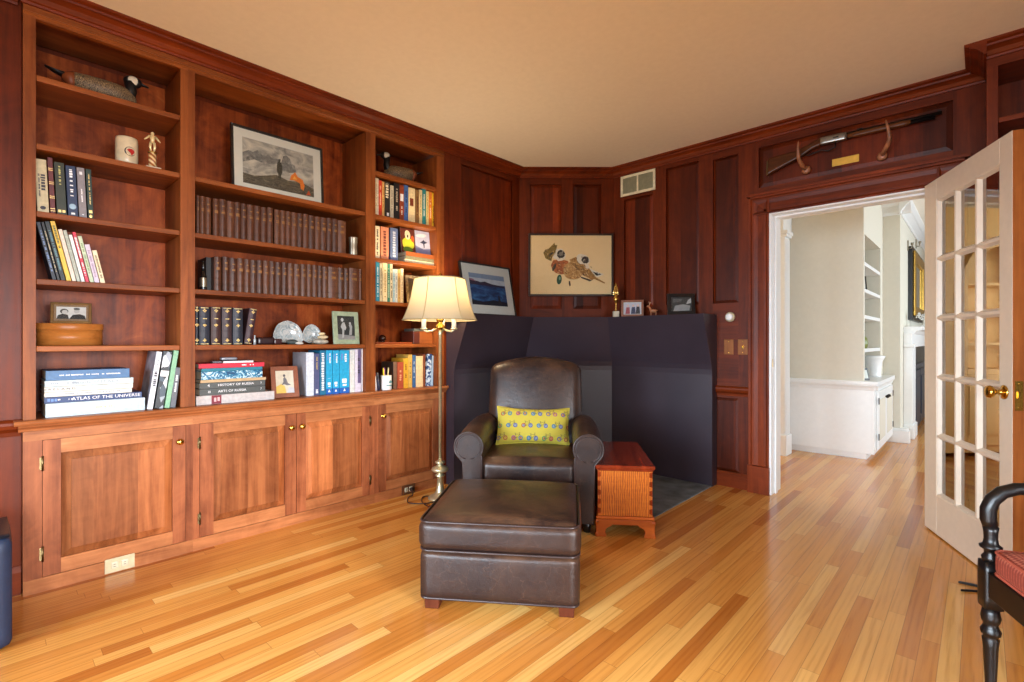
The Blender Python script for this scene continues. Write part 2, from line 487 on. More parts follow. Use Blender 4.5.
# crown moulding round the room: profile (offset, z)
CR = [(0, 2.600), (0.012, 2.600), (0.014, 2.610), (0.022, 2.614), (0.034, 2.632), (0.056, 2.645), (0.064, 2.646), (0.066, 2.656), (0.086, 2.662), (0.086, ZC), (0, ZC)]
def crown(name, path, mat):
    """path: corner points with the inward normals mitred"""
    n = len(path)
    rings = []
    for k, p in enumerate(path):
        d0 = (path[k] - path[k - 1]).normalized() if k > 0 else None
        d1 = (path[k + 1] - path[k]).normalized() if k < n - 1 else None
        d0 = d0 or d1; d1 = d1 or d0
        n0 = Vector((d0.y, -d0.x, 0)); n1 = Vector((d1.y, -d1.x, 0))
        m = (n0 + n1).normalized(); m = m / max(0.3, m.dot(n0))
        rings.append([p + m * a + Vector((0, 0, z)) for a, z in CR])
    b = MB(); b.loft(rings, None, smooth=False)
    return struct(b.build(name, mat))
crown('trim_crown_left', [Vector((XL, 0.108, 0)), Vector((LC.x, LC.y, 0))], T_y)
crown('trim_crown_diagonal', [LC, RC], T_x)
crown('trim_crown_back', [RC, Vector((0.02, YR, 0))], T_x)
crown('trim_crown_near', [Vector((XL - 0.05, -2.6, 0)), Vector((XL - 0.05, 0.10, 0))], T_y)

# door casing with back band and plinth blocks, white jamb lining
b = MB()
def casing_prof(x0, x1, s):  # profile across the width, s=+1 outer edge on the left
    w = x1 - x0
    pr = [(0, 0), (0, 0.040), (0.016, 0.040), (0.020, 0.028), (0.034, 0.022), (0.060, 0.016), (0.100, 0.018), (w - 0.02, 0.018), (w - 0.012, 0.026), (w, 0.026), (w, 0)]
    return [((x0 + a) if s > 0 else (x1 - a), YR - d) for a, d in pr]
b.prism([(x, y, 0.2) for x, y in casing_prof(-1.255, -1.117, 1)], (0, 0, 1.985), T_z)
b.prism([(x, y, 0.2) for x, y in casing_prof(-0.190, -0.052, -1)], (0, 0, 1.985), T_z)
b.box(-1.262, -1.113, YR - 0.046, YR, 0, 0.2, T_z); b.box(-0.194, -0.045, YR - 0.046, YR, 0, 0.2, T_z)
hp = [(0, 0), (0, 0.040), (0.016, 0.040), (0.020, 0.028), (0.034, 0.022), (0.060, 0.016), (0.100, 0.018), (0.118, 0.018), (0.126, 0.026), (0.138, 0.026), (0.138, 0)]
b.prism([(-1.255, YR - d, 2.185 - a) for a, d in hp], (1.203, 0, 0), T_x)
b.box(-1.268, -0.039, YR - 0.052, YR, 2.183, 2.203, T_x)
struct(b.build('trim_door_casing', T_z, bevel=0.002))
b = MB()
b.box(-1.123, -1.103, YR - 0.02, YR + 0.21, 0, 2.06); b.box(-0.196, -0.176, YR - 0.0, YR + 0.21, 0, 2.06)
b.box(-1.103, -0.196, YR - 0.02, YR + 0.21, 2.037, 2.057)
b.box(-1.103, -1.090, YR + 0.05, YR + 0.09, 0, 2.037); b.box(-1.09, -0.196, YR + 0.05, YR + 0.09, 2.024, 2.037)
struct(b.build('trim_door_jamb', M_white, bevel=0.002))
b = MB(); b.box(-1.125, -1.1015, YR + 0.012, YR + 0.022, 0.93, 0.99)
tag(b.build('strike_plate', M_brass), 'small brass strike plate let into the white door jamb', 'strike plate')

# black hearth surround: thick lining with flared mantel top, following the corner
def hearth_ring(t):   # plan line offset t into the room from the three walls
    # left wing end, left inner corner, right inner corner, right wing end
    s = math.tan((PI / 2 - DANG) / 2)
    a = Vector((XL + t, 2.482, 0))
    n = Vector((DIR.y, -DIR.x, 0))
    # intersections of offset lines
    def inter(p, d, q, e):
        k = ((q.x - p.x) * e.y - (q.y - p.y) * e.x) / (d.x * e.y - d.y * e.x)
        return p + d * k
    c1 = inter(Vector((XL + t, 0, 0)), Vector((0, 1, 0)), LC + n * t, DIR)
    c2 = inter(Vector((0, YR - t, 0)), Vector((1, 0, 0)), LC + n * t, DIR)
    e = Vector((-1.5, YR - t, 0))
    return [a, c1, c2, e]
lev = [(0.0, 0.096), (0.86, 0.096), (0.90, 0.100), (0.94, 0.111), (0.98, 0.126), (1.325, 0.268)]
inner = hearth_ring(0.003)
rings = []
for z, t in lev:
    o_ = hearth_ring(t)
    rings.append([p + Vector((0, 0, z)) for p in o_] + [p + Vector((0, 0, z)) for p in inner[::-1]])
b = MB(); b.loft(rings, None, smooth=False)
hs = b.build('hearth_surround', M_black)
tag(hs, 'black painted hearth surround with flared mantel top lining the corner behind the armchair', 'fireplace surround')
b = MB()
b.prism([(-1.502, 2.80, 0.0), (-1.502, 3.829, 0.0), (-2.30, 3.829, 0), (-2.95, 3.21, 0), (-2.95, 2.80, 0)], (0, 0, 0.008))
sl = b.build('hearth_slab', M_slate, bevel=0.002)
tag(sl, 'grey slate hearth slab set in the floor below the black surround', 'hearth')

# unseen half of the room: walls with windows that light it
W_plainw = W_wall
def window_wall(name, loc, rotz, x0, x1, wins, wall_mat, wi0):
    """wall in local xz facing -y with window openings"""
    b = MB(); xs = sorted({x0, x1, *[w[0] for w in wins], *[w[1] for w in wins]})
    for a, c in zip(xs, xs[1:]):
        hit = [w for w in wins if w[0] <= a + 1e-6 and w[1] >= c - 1e-6]
        if hit: b.box(a, c, 0, 0.14, 0, hit[0][2]); b.box(a, c, 0, 0.14, hit[0][3], ZC)
        else: b.box(a, c, 0, 0.14, 0, ZC)
    o = struct(b.build(name, wall_mat, loc=loc, rot=(0, 0, rotz)))
    for k, (a, c, p, q) in enumerate(wins):
        f = MB(); t = 0.05
        for (u0, u1, v0, v1) in ((a - 0.07, a + 0.02, p - 0.07, q + 0.07), (c - 0.02, c + 0.07, p - 0.07, q + 0.07), (a, c, q - 0.02, q + 0.07), (a - 0.1, c + 0.1, p - 0.07, p + 0.02)):
            f.box(u0, u1, -0.02, 0.02, v0, v1)
        m = (p + q) / 2
        f.box(a, c, 0.06, 0.10, m - 0.025, m + 0.025)
        for i in range(1, 3): xx = a + (c - a) * i / 3; f.box(xx - 0.011, xx + 0.011, 0.07, 0.09, p, q)
        struct(f.build('window_%d' % (wi0 + k), M_white, loc=loc, rot=(0, 0, rotz)))
    return o
REARW = [(-2.35, -1.25, 0.45, 1.85), (-0.85, 0.25, 0.45, 1.85), (0.65, 1.75, 0.45, 1.85)]
# rear wall: faces +y, so local x runs to -x
window_wall('wall_rear', (0, -2.6, 0), PI, -3.0, 3.5, [(-c, -a, p, q) for a, c, p, q in REARW], W_plainw, 1)
RIGHTW = [(-1.6, -0.4, 0.45, 1.85), (0.1, 1.3, 0.45, 1.85)]
# right wall: faces -x, local x -> -y
window_wall('wall_right', (2.6, 0, 0), -PI / 2, -4.13, 2.6, [(-c, -a, p, q) for a, c, p, q in RIGHTW], W_plainw, 4)

# ------------------------------------------------------------------ hall beyond the door
YH = 5.68
b = MB()
b.box(-1.50, -0.80, YH, YH + 0.055, 0.70, ZC)           # end wall over the built-in
b.box(-1.50, -1.12, YH + 0.055, 6.95, 0, ZC)
b.box(-1.12, -0.80, YH + 0.055, 6.95, 2.135, ZC)
b.box(-1.12, -0.80, 6.76, 6.95, 0.745, 2.135)
b.box(-1.50, -0.646, 6.95, 7.60, 0, ZC)      # chimney breast return
b.box(-1.50, -0.646, 10.2, 11.3, 0, ZC); b.box(-1.50, -0.646, 7.60, 10.2, 1.20, ZC)
b.box(-1.50, -1.0, 7.30, 10.2, 0, 1.2)
struct(b.build('wall_hall_left', M_hallw))
b = MB(); b.box(-1.5, 2.8, 11.3, 11.4, 0, ZC); struct(b.build('wall_hall_end', M_hallw))
b = MB(); b.box(-3.05, 3.0, YR + 0.2, YR + 0.212, 2.2, ZC); b.box(-2.95, -1.2, YR + 0.2, YR + 0.212, 0, 2.2); b.box(-0.15, 3.0, YR + 0.2, YR + 0.212, 0, 2.2)
struct(b.build('wall_hall_near', M_hallw))
BAYW_ADDED = [(-3.85, -3.10, 0.5, 2.2)]
# added unseen window lighting the mirrored cupboard: faces +y, local x runs to -x
window_wall('wall_hall_bay_added', (0, YR + 0.35, 0), PI, 2.95, 4.1, [(3.10, 3.85, 0.5, 2.2)], M_hallw, 8)
HALLW = [(4.9, 6.3, 0.4, 2.3), (7.3, 8.7, 0.4, 2.3)]
window_wall('wall_hall_right', (2.75, 0, 0), -PI / 2, -11.3, -4.14, [(-c, -a, p, q) for a, c, p, q in HALLW], M_hallw, 6)
b = MB(); b.box(-4.1, -4.0, 4.1, 6.0, 0, ZC); struct(b.build('wall_hall_far_left', M_hallw))
b = MB(); b.box(-4.0, -1.50, 5.80, 5.9, 0, ZC); struct(b.build('wall_hall_alcove', M_hallw))
# crown in the hall
CRH = [(0, 2.52), (0.012, 2.52), (0.02, 2.55), (0.06, 2.60), (0.075, 2.61), (0.10, 2.65), (0.10, ZC), (0, ZC)]
b = MB()
b.prism([(-4.0, 5.80 - a, z) for a, z in CRH], (2.44, 0, 0))
b.prism([(-0.646 + a, 6.85, z) for a, z in CRH], (0, 4.45, 0))
b.prism([(-0.80, 6.95 - a, z) for a, z in CRH], (0.25, 0, 0))
b.prism([(-0.56, 11.3 - a, z) for a, z in CRH], (3.3, 0, 0))
struct(b.build('trim_hall_crown', M_white))
# cased post at the hall's left opening
b = MB()
b.box(-1.58, -1.46, 5.36, 5.50, 0, 2.14); b.box(-1.57, -1.44, 5.33, 5.52, 0, 0.2)
for a in (5.375, 5.42, 5.465): b.box(-1.462, -1.45, a, a + 0.022, 0.2, 2.12)
b.box(-1.59, -1.44, 5.34, 5.52, 2.14, 2.165); b.box(-1.60, -1.43, 5.33, 5.53, 2.165, 2.20)
b.box(-1.56, -1.48, 5.38, 5.679, 2.20, ZC); b.box(-1.56, -1.50, 5.50, 5.679, 0, 2.2)
for v_ in b.bm.verts: v_.co.x += 0.072
struct(b.build('trim_hall_post', M_white, bevel=0.004))
b = MB(); b.box(-0.80, -0.56, 6.90, 7.0, 0, 0.135); b.box(-0.80, -0.575, 6.915, 7.0, 0.135, 0.155)
b.box(-0.656, -0.59, 7.0, 7.22, 0, 0.135)
struct(b.build('baseboard_hall', M_white, bevel=0.005))

# built-in cabinet with shelves
r = thing('built_in_cabinet', 'white built-in cabinet with open shelves over panelled doors in the room beyond', 'cabinet', (0, 0, 0))
b = MB(); b.box(-1.499, -0.72, YH - 0.001, 6.945, 0.06, 0.70); b.box(-1.495, -0.78, YH + 0.03, 6.94, 0, 0.06)
b.build('carcass', M_white, r, bevel=0.002)
b = MB(); b.prism([(-1.499, YH - a, z) for a, z in [(0, 0.655), (0.008, 0.655), (0.014, 0.68), (0.03, 0.70), (0.03, 0.71), (0, 0.71)]], (0.81, 0, 0))
b.prism([(-0.72 + a, YH - 0.02, z) for a, z in [(0, 0.655), (0.008, 0.655), (0.014, 0.68), (0.03, 0.70), (0.03, 0.71), (0, 0.71)]], (0, 1.28, 0))
b.box(-1.499, -0.685, YH - 0.035, 6.89, 0.71, 0.742)
b.build('countertop', M_white, r, bevel=0.006)
for y0, y1, kn in ((5.80, 6.30, 6.25), (6.32, 6.84, 6.37)):
    b = MB(); b.box(-0.719, -0.70, y0, y1, 0.09, 0.64)
    d = b.build('cabinet_door', M_white, r, bevel=0.003)
    b = MB(); b.box(-0.701, -0.697, y0 + 0.07, y1 - 0.07, 0.17, 0.56); b.build('door_panel', M_hallw, d, bevel=0.0015)
    b = MB(); b.ball((-0.682, kn, 0.56), 0.016, M_darkiron); b.tube([(-0.70, kn, 0.56), (-0.685, kn, 0.56)], 0.006, mat=M_darkiron); b.build('knob', M_darkiron, d)
    for z in (0.18, 0.52):
        b = MB(); b.box(-0.70, -0.694, (y0 if kn == 6.25 else y1) - 0.012, (y0 if kn == 6.25 else y1) + 0.012, z, z + 0.06); b.build('hinge', M_darkiron, d)
b = MB()
M_shelfback = plain('grey_shelf_back', (176, 172, 160), 0.7)
b.box(-1.119, -1.10, YH + 0.056, 6.759, 0.745, 2.134, M_shelfback)
b.build('shelf_back', M_shelfback, r)
for z in (1.047, 1.369, 1.622, 1.877):
    b = MB(); b.box(-1.10, -0.803, YH + 0.056, 6.759, z - 0.035, z); b.build('shelf', M_white, r, bevel=0.002)
# things on the hall cabinet
b = MB(); b.lathe([(0.02, 0), (0.066, 0.0), (0.07, 0.012), (0.064, 0.02), (0.064, 0.03), (0.078, 0.16), (0.098, 0.20), (0.104, 0.215), (0.100, 0.222), (0.084, 0.21), (0.07, 0.12), (0.02, 0.1)], 28)
tag(b.build('planter', M_white, loc=(-0.83, 6.50, 0.742)), 'white flared pot standing on the white hall cabinet', 'pot')
b = MB(); b.lathe([(0.01, 0), (0.05, 0), (0.058, 0.05), (0.05, 0.10), (0.026, 0.13), (0.024, 0.16), (0.034, 0.18), (0.028, 0.178), (0.018, 0.15), (0.01, 0.12)], 20)
b.tube([(0, 0.024, 0.165), (0, 0.065, 0.16), (0, 0.075, 0.11), (0, 0.05, 0.07)], 0.007)
tag(b.build('jug', plain('green_glaze', (120, 128, 70), 0.25), loc=(-0.86, 5.96, 1.047)), 'small olive green jug on the lowest hall shelf', 'jug')
b = MB(); b.box(-0.05, 0.05, 0, 0.012, 0, 0.14, M_blackfr); b.box(-0.036, 0.036, -0.001, 0.001, 0.018, 0.122, M_mat)
tag(b.build('photo_frame', M_blackfr, loc=(-0.85, 5.92, 1.622), rot=(-0.15, 0, math.radians(35))), 'small black photo frame on an upper hall shelf', 'photo frame')
b = MB(); b.lathe([(0.005, 0), (0.028, 0), (0.03, 0.05), (0.012, 0.08), (0.012, 0.11), (0.005, 0.112)], 16)
tag(b.build('bottle', plain('red_glass', (150, 60, 40), 0.2), loc=(-0.86, 5.86, 1.369)), 'small reddish bottle on the middle hall shelf', 'bottle')
b = MB(); b.box(-0.05, 0.05, 0, 0.012, 0, 0.12, M_blackfr); b.box(-0.036, 0.036, -0.001, 0.001, 0.018, 0.1, M_mat)
tag(b.build('photo_frame', M_blackfr, loc=(-0.80, 5.82, 0.742), rot=(-0.25, 0, math.radians(60))), 'small dark picture leaning beside the white pot', 'photo frame')

# fireplace of the hall room
r = thing('fireplace', 'white mantel fireplace with a black firebox in the room beyond the door', 'fireplace', (0, 0, 0))
b = MB()
for y0 in (7.25, 9.75):
    b.box(-0.645, -0.56, y0, y0 + 0.35, 0, 1.05); b.box(-0.645, -0.545, y0 - 0.02, y0 + 0.37, 0, 0.16)
    b.box(-0.645, -0.54, y0 - 0.02, y0 + 0.37, 1.05, 1.09)
b.box(-0.645, -0.565, 7.25, 10.1, 1.05, 1.21)
b.build('surround', M_white, r, bevel=0.006)
b = MB(); b.prism([(-0.645 + a, 7.30, z) for a, z in [(0, 1.20), (0.09, 1.20), (0.12, 1.235), (0.17, 1.25), (0.17, 1.285), (0, 1.285)]], (0, 2.9, 0))
b.build('mantel_shelf', M_white, r)
b = MB(); b.box(-0.99, -0.60, 7.61, 9.74, 0, 1.045)
b.build('firebox', plain('fire_black', (20, 24, 32), 0.3), r)
b = MB(); bb = plain('stove_iron', (34, 46, 66), 0.3)
b.box(-0.599, -0.585, 7.80, 8.55, 0.05, 0.75, bb); b.box(-0.599, -0.585, 8.60, 9.35, 0.05, 0.75, bb)
for y0 in (7.86, 8.66): b.box(-0.585, -0.575, y0, y0 + 0.6, 0.14, 0.66, bb)
b.box(-0.60, -0.57, 7.76, 9.4, 0.78, 0.83, bb)
b.build('fire_doors', bb, r, bevel=0.006)
# mirror with gilt frame
r = thing('mirror', 'tall mirror in a gilt and black frame over the white mantel', 'mirror', (0, 0, 0))
b = MB(); b.box(-0.644, -0.60, 7.75, 7.80, 1.38, 2.28); b.box(-0.644, -0.60, 9.15, 9.2, 1.38, 2.28); b.box(-0.644, -0.60, 7.8, 9.15, 2.23, 2.28); b.box(-0.644, -0.60, 7.8, 9.15, 1.38, 1.43)
f = b.build('frame', M_blackfr, r)
b = MB(); b.box(-0.60, -0.575, 7.80, 7.92, 1.43, 2.23); b.box(-0.60, -0.575, 9.03, 9.15, 1.43, 2.23); b.box(-0.60, -0.575, 7.92, 9.03, 2.11, 2.23); b.box(-0.60, -0.575, 7.92, 9.03, 1.43, 1.55)
b.build('gilt_moulding', M_gold, f, bevel=0.01)
b = MB(); b.box(-0.62, -0.599, 7.9, 9.05, 1.5, 2.15); b.build('mirror_glass', plain('mirror_silver', (225, 228, 228), 0.03, 1.0, var=0), r)
# crystal candelabra on the mantel
M_crystal = plain('crystal', (236, 238, 236), 0.08, 0.25)
for cy, lab in ((7.60, 'crystal candelabra on the near end of the hall mantel'), (8.05, 'crystal candelabra further along the hall mantel')):
    r = thing('candelabra', lab, 'candelabra', (-0.475, cy, 1.285), group='crystal candelabra on the hall mantel')
    b = MB(); b.lathe([(0.002, 0), (0.055, 0), (0.05, 0.012), (0.012, 0.03), (0.01, 0.08), (0.02, 0.09), (0.01, 0.1), (0.008, 0.16), (0.002, 0.165)], 14); b.build('stem', M_crystal, r)
    for k in range(5):
        a = 2 * PI * k / 5
        b = MB(); b.tube([(0, 0, 0.10), (0.04 * math.cos(a), 0.04 * math.sin(a), 0.085), (0.065 * math.cos(a), 0.065 * math.sin(a), 0.13)], 0.005, 6)
        b.lathe([(0.004, 0.13), (0.025, 0.135), (0.024, 0.142), (0.012, 0.145), (0.01, 0.17), (0.004, 0.17)], 8, o=(0.065 * math.cos(a), 0.065 * math.sin(a), 0))
        for q in range(4): b.ball((0.065 * math.cos(a) + 0.024 * math.cos(q * PI / 2), 0.065 * math.sin(a) + 0.024 * math.sin(q * PI / 2), 0.118), 0.008, seg=6, rings=4, sc=(0.8, 0.8, 1.6))
        b.build('arm', M_crystal, r)
for cy, cz, lab in ((7.70, 2.28, 'small pewter wall sconce on the chimney breast above the mirror'), (8.75, 2.45, 'small pewter wall sconce farther along the chimney breast')):
    b = MB(); b.box(-0.645, -0.635, cy - 0.025, cy + 0.025, cz - 0.06, cz + 0.06); b.tube([(-0.635, cy, cz - 0.03), (-0.61, cy, cz - 0.04), (-0.60, cy, cz)], 0.006)
    b.lathe([(0.004, 0), (0.014, 0.004), (0.016, 0.03), (0.004, 0.03)], 10, o=(-0.60, cy, cz))
    tag(b.build('wall_sconce', M_pewter), lab, 'sconce')

# arched corner cupboard in the hall's side bay (the picture shows it mirrored in the door glass)
M_tan = plain('tan_cupboard_paint', (226, 188, 122), 0.5, var=0.02)
r = thing('arched_cupboard', 'tan arched-top cupboard with shelves, mirrored in the glass door', 'cupboard', (-2.62, 5.795, 0))
def arch_poly(hw, z0, zs, y, n=16):
    return [(-hw, y, z0), (hw, y, z0)] + [(hw * math.cos(PI * k / n), y, zs + hw * math.sin(PI * k / n)) for k in range(n + 1)]
b = MB()
hw, zs = 0.42, 1.62
outer = [(0.62, 0), (0.62, 2.40), (-0.62, 2.40), (-0.62, 0)]
# front slab with arched hole, built as strips
n = 20
pts_i = [(hw, 0.85)] + [(hw * math.cos(PI * k / n), zs + hw * math.sin(PI * k / n)) for k in range(n + 1)] + [(-hw, 0.85)]
pts_o = [(0.62, 0.85)] + [(0.62 if k < n / 2 else -0.62, 2.40 if 0 < k < n else zs) for k in range(n + 1)] + [(-0.62, 0.85)]
pts_o = [(0.62, 0.85)] + [((0.62 * max(-1, min(1, 1.6 * math.cos(PI * k / n)))), min(2.40, zs + 0.78 * min(1, 1.9 * math.sin(PI * k / n)))) for k in range(n + 1)] + [(-0.62, 0.85)]
for (a, c), (d, e) in zip(zip(pts_i, pts_i[1:]), zip(pts_o, pts_o[1:])):
    b.prism([(a[0], -0.30, a[1]), (c[0], -0.30, c[1]), (e[0], -0.30, e[1]), (d[0], -0.30, d[1])], (0, 0.04, 0))
b.box(-0.62, -0.60, -0.26, 0, 0, 2.4); b.box(0.60, 0.62, -0.26, 0, 0, 2.4); b.box(-0.62, 0.62, -0.01, 0, 0, 2.4); b.box(-0.62, 0.62, -0.30, -0.01, 0.05, 0.85)
b.build('carcass', M_tan, r)
b = MB()
for k in range(n): 
    a0, a1 = PI * k / n, PI * (k + 1) / n
    P = [((hw + q) * math.cos(a), -0.335, zs + (hw + q) * math.sin(a)) for a, q in ((a0, 0), (a1, 0), (a1, 0.07), (a0, 0.07))]
    b.prism(P, (0, 0.035, 0))
b.box(-hw - 0.07, -hw, -0.335, -0.30, 0.85, zs); b.box(hw, hw + 0.07, -0.335, -0.30, 0.85, zs)
b.build('arch_moulding', M_tan, r)
for z in (1.08, 1.36, 1.66): 
    b = MB(); b.box(-0.59, 0.59, -0.26, -0.011, z, z + 0.025); b.build('shelf', M_tan, r)
for s in (-1, 1):
    b = MB(); b.box(min(0, s * 0.5), max(0, s * 0.5), -0.322, -0.301, 0.12, 0.80); d = b.build('cupboard_door', M_tan, r, bevel=0.004)
    b = MB(); b.raised(s * 0.25 - 0.18, s * 0.25 + 0.18, 0.2, 0.72, -0.322, -0.334, 0.03); b.build('door_panel', M_tan, d)
# ------------------------------------------------------------------ base cabinets, worktop, bookcases
HC = 0.772
BACKX = -3.385
def knob_mesh(mb, c, d):
    """brass knob at c pointing along d"""
    q = Vector(d).to_track_quat('Z', 'Y').to_matrix()
    mb.lathe([(0.002, 0), (0.011, 0.0), (0.011, 0.002), (0.006, 0.004), (0.0055, 0.012), (0.012, 0.018), (0.0165, 0.024), (0.0155, 0.030), (0.009, 0.034), (0.002, 0.035)], 18, o=c, M=q)

def base_cabinet(y0, y1, label, stiles, doors):
    """local x along the wall (+y), y into the wall, facing -y"""
    r = thing('base_cabinet', label, 'cabinet', (XL, 0, 0), R90)
    b = MB()
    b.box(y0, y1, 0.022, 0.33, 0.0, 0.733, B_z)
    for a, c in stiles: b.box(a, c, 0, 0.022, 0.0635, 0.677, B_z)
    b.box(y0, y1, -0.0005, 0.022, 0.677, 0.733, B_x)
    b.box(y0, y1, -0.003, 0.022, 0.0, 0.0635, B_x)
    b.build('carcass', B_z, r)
    for a, c, px0, px1, side in doors:
        a += 0.002; c -= 0.002
        f = MB(); zt, zb, pt, pb = 0.675, 0.0655, 0.612, 0.132
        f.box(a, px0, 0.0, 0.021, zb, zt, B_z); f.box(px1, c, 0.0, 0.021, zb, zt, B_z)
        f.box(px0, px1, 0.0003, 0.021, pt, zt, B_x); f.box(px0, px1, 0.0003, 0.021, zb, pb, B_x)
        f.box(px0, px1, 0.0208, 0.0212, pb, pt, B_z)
        d = f.build('cabinet_door', B_z, r)
        p = MB(); p.raised(px0, px1, pb, pt, 0.0165, -0.004, 0.036); p.build('raised_panel', W_pan, d)
        kx = (px1 + c) / 2 if side == 'L' else (a + px0) / 2
        p = MB(); knob_mesh(p, (kx, 0, 0.595), (0, -1, 0)); p.build('knob', M_brass, d)
        hx = a if side == 'L' else c
        for hz in (0.14, 0.545):
            p = MB(); p.box(hx - 0.011, hx - 0.002, -0.002, 0.0, hz, hz + 0.055) if side == 'L' else p.box(hx + 0.002, hx + 0.011, -0.002, 0.0, hz, hz + 0.055)
            p.tube([(hx, -0.002, hz - 0.006), (hx, -0.002, hz + 0.061)], 0.0042, 8)
            p.build('hinge', M_agedbrass, d)
    return r
base_cabinet(0.115, 0.760, 'cherry base cabinet with one raised-panel door, at the left end under the bookcase', [(0.115, 0.176), (0.729, 0.760)], [(0.176, 0.729, 0.239, 0.669, 'L')])
base_cabinet(0.7602, 1.848, 'cherry base cabinet with a pair of raised-panel doors, in the middle of the run', [(0.7602, 0.791), (1.816, 1.848)], [(0.791, 1.310, 0.858, 1.242, 'L'), (1.310, 1.816, 1.369, 1.756, 'R')])
base_cabinet(1.8482, 2.46, 'cherry base cabinet with one raised-panel door, behind the floor lamp', [(1.8482, 1.882), (2.411, 2.46)], [(1.882, 2.411, 1.943, 2.352, 'R')])

# worktop with rounded nosing and cove below
r = tag(D.objects.new('worktop', None), 'long cherry worktop with rounded nosing running over the base cabinets', 'worktop')
COL.objects.link(r); r.location = (0, 0, 0)
pr = [(XL - 0.334, HC), (XL + 0.030, HC)] + [(XL + 0.030 + 0.011 * math.cos(a), HC - 0.011 + 0.011 * math.sin(a)) for a in (PI / 3, 0, -PI / 3, -PI / 2)] + [(XL - 0.334, HC - 0.022)]
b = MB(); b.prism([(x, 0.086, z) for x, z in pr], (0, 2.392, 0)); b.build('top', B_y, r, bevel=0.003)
pr = [(XL - 0.01, HC - 0.0225), (XL + 0.026, HC - 0.0225), (XL + 0.024, HC - 0.030), (XL + 0.014, HC - 0.040), (XL + 0.012, HC - 0.05), (XL + 0.003, HC - 0.052), (XL + 0.0012, HC - 0.038), (XL - 0.01, HC - 0.038)]
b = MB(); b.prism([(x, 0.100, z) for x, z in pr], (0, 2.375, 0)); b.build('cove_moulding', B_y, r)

SH = [1.098, 1.398, 1.700, 2.002, 2.305]
def bookcase(y0, y1, i0, i1, shelves, label):
    r = thing('bookcase', label, 'bookcase', (XL, 0, 0), R90)
    dp = -(BACKX - XL)
    zt = 2.60
    b = MB(); b.box(y0, i0, 0, dp, HC + 0.0005, 2.55); b.build('side_panel', W_z, r)
    b = MB(); b.box(i1, y1, 0, dp, HC + 0.0005, 2.55); b.build('side_panel', W_z, r)
    b = MB(); b.box(i0, i1, dp - 0.012, dp, HC + 0.0005, 2.55); b.build('back_panel', W_back, r)
    b = MB(); b.box(y0, y1, 0.0, 0.025, 2.55, ZC - 0.0005); b.box(y0, y1, 0.025, dp, 2.58, 2.60)
    b.prism([(y0, -0.0, 2.56), (y0, -0.005, 2.565), (y0, -0.005, 2.572), (y0, 0, 2.576)], (y1 - y0, 0, 0))
    b.build('head_rail', W_x, r)
    for z in shelves:
        b = MB(); b.box(i0 + 0.001, i1 - 0.001, 0.006, dp - 0.013, z - 0.026, z); b.build('shelf', W_x, r, bevel=0.003)
    # shelf pin holes
    return r
bookcase(0.115, 0.738, 0.156, 0.704, SH, 'cherry bookcase bay at the left end, five shelves, a duck decoy on its top shelf')
bookcase(0.7382, 1.820, 0.770, 1.783, SH[:4], 'widest cherry bookcase bay in the middle, holding the rows of brown volumes')
bookcase(1.8202, 2.4618, 1.857, 2.391, SH, 'narrow cherry bookcase bay behind the lamp shade, with colourful paperbacks')

# right-hand bookcase beside the open door
r = thing('bookcase', 'dark cherry bookcase on the door wall behind the glass door, top corner in view', 'bookcase', (0, 3.62, 0))
b = MB(); b.box(0.024, 0.067, 0, 0.305, 0, 2.555); b.build('side_panel', T_z, r)
b = MB(); b.box(1.30, 1.36, 0, 0.305, 0, 2.555); b.build('side_panel', T_z, r)
b = MB(); b.box(0.067, 1.30, 0.29, 0.305, 0.0, 2.555); b.build('back_panel', W_pan2, r)
b = MB(); b.box(0.024, 1.36, 0, 0.305, 2.555, ZC - 0.0005)
n_ = Vector((0, 0, 0))
b.build('head_rail', T_x, r)
b = MB(); b.prism([(0.024 - 0.0, -a, z) for a, z in CR], (1.336, 0, 0)); b.prism([(0.024 - a, 0.0 - 0.088, z) for a, z in CR], (0, 0.33, 0))
b.build('crown_moulding', T_x, r)
for z in (0.10, 0.42, 0.74, 1.04, 1.35, 1.66, 1.97, 2.285):
    b = MB(); b.box(0.068, 1.299, 0.006, 0.289, z - 0.026, z); b.build('shelf', T_x, r, bevel=0.003)

# ------------------------------------------------------------------ glass door, opened past square
DH = Vector((-0.205, 3.908, 0.008)); du = Vector((0.41084, -0.91171, 0))
dang = math.atan2(du.y, du.x)
W_edge = wood('door_edge_wood', (120, 62, 24), (166, 96, 44), (186, 118, 60), 'z', figure=0.6)
r = thing('french_door', 'cream fifteen-pane glass door with a brass knob standing open into the room', 'door', DH, (0, 0, dang))
DW, DT, DHt = 0.847, 0.044, 2.045
xs = [0.008, 0.160, 0.774, DW]
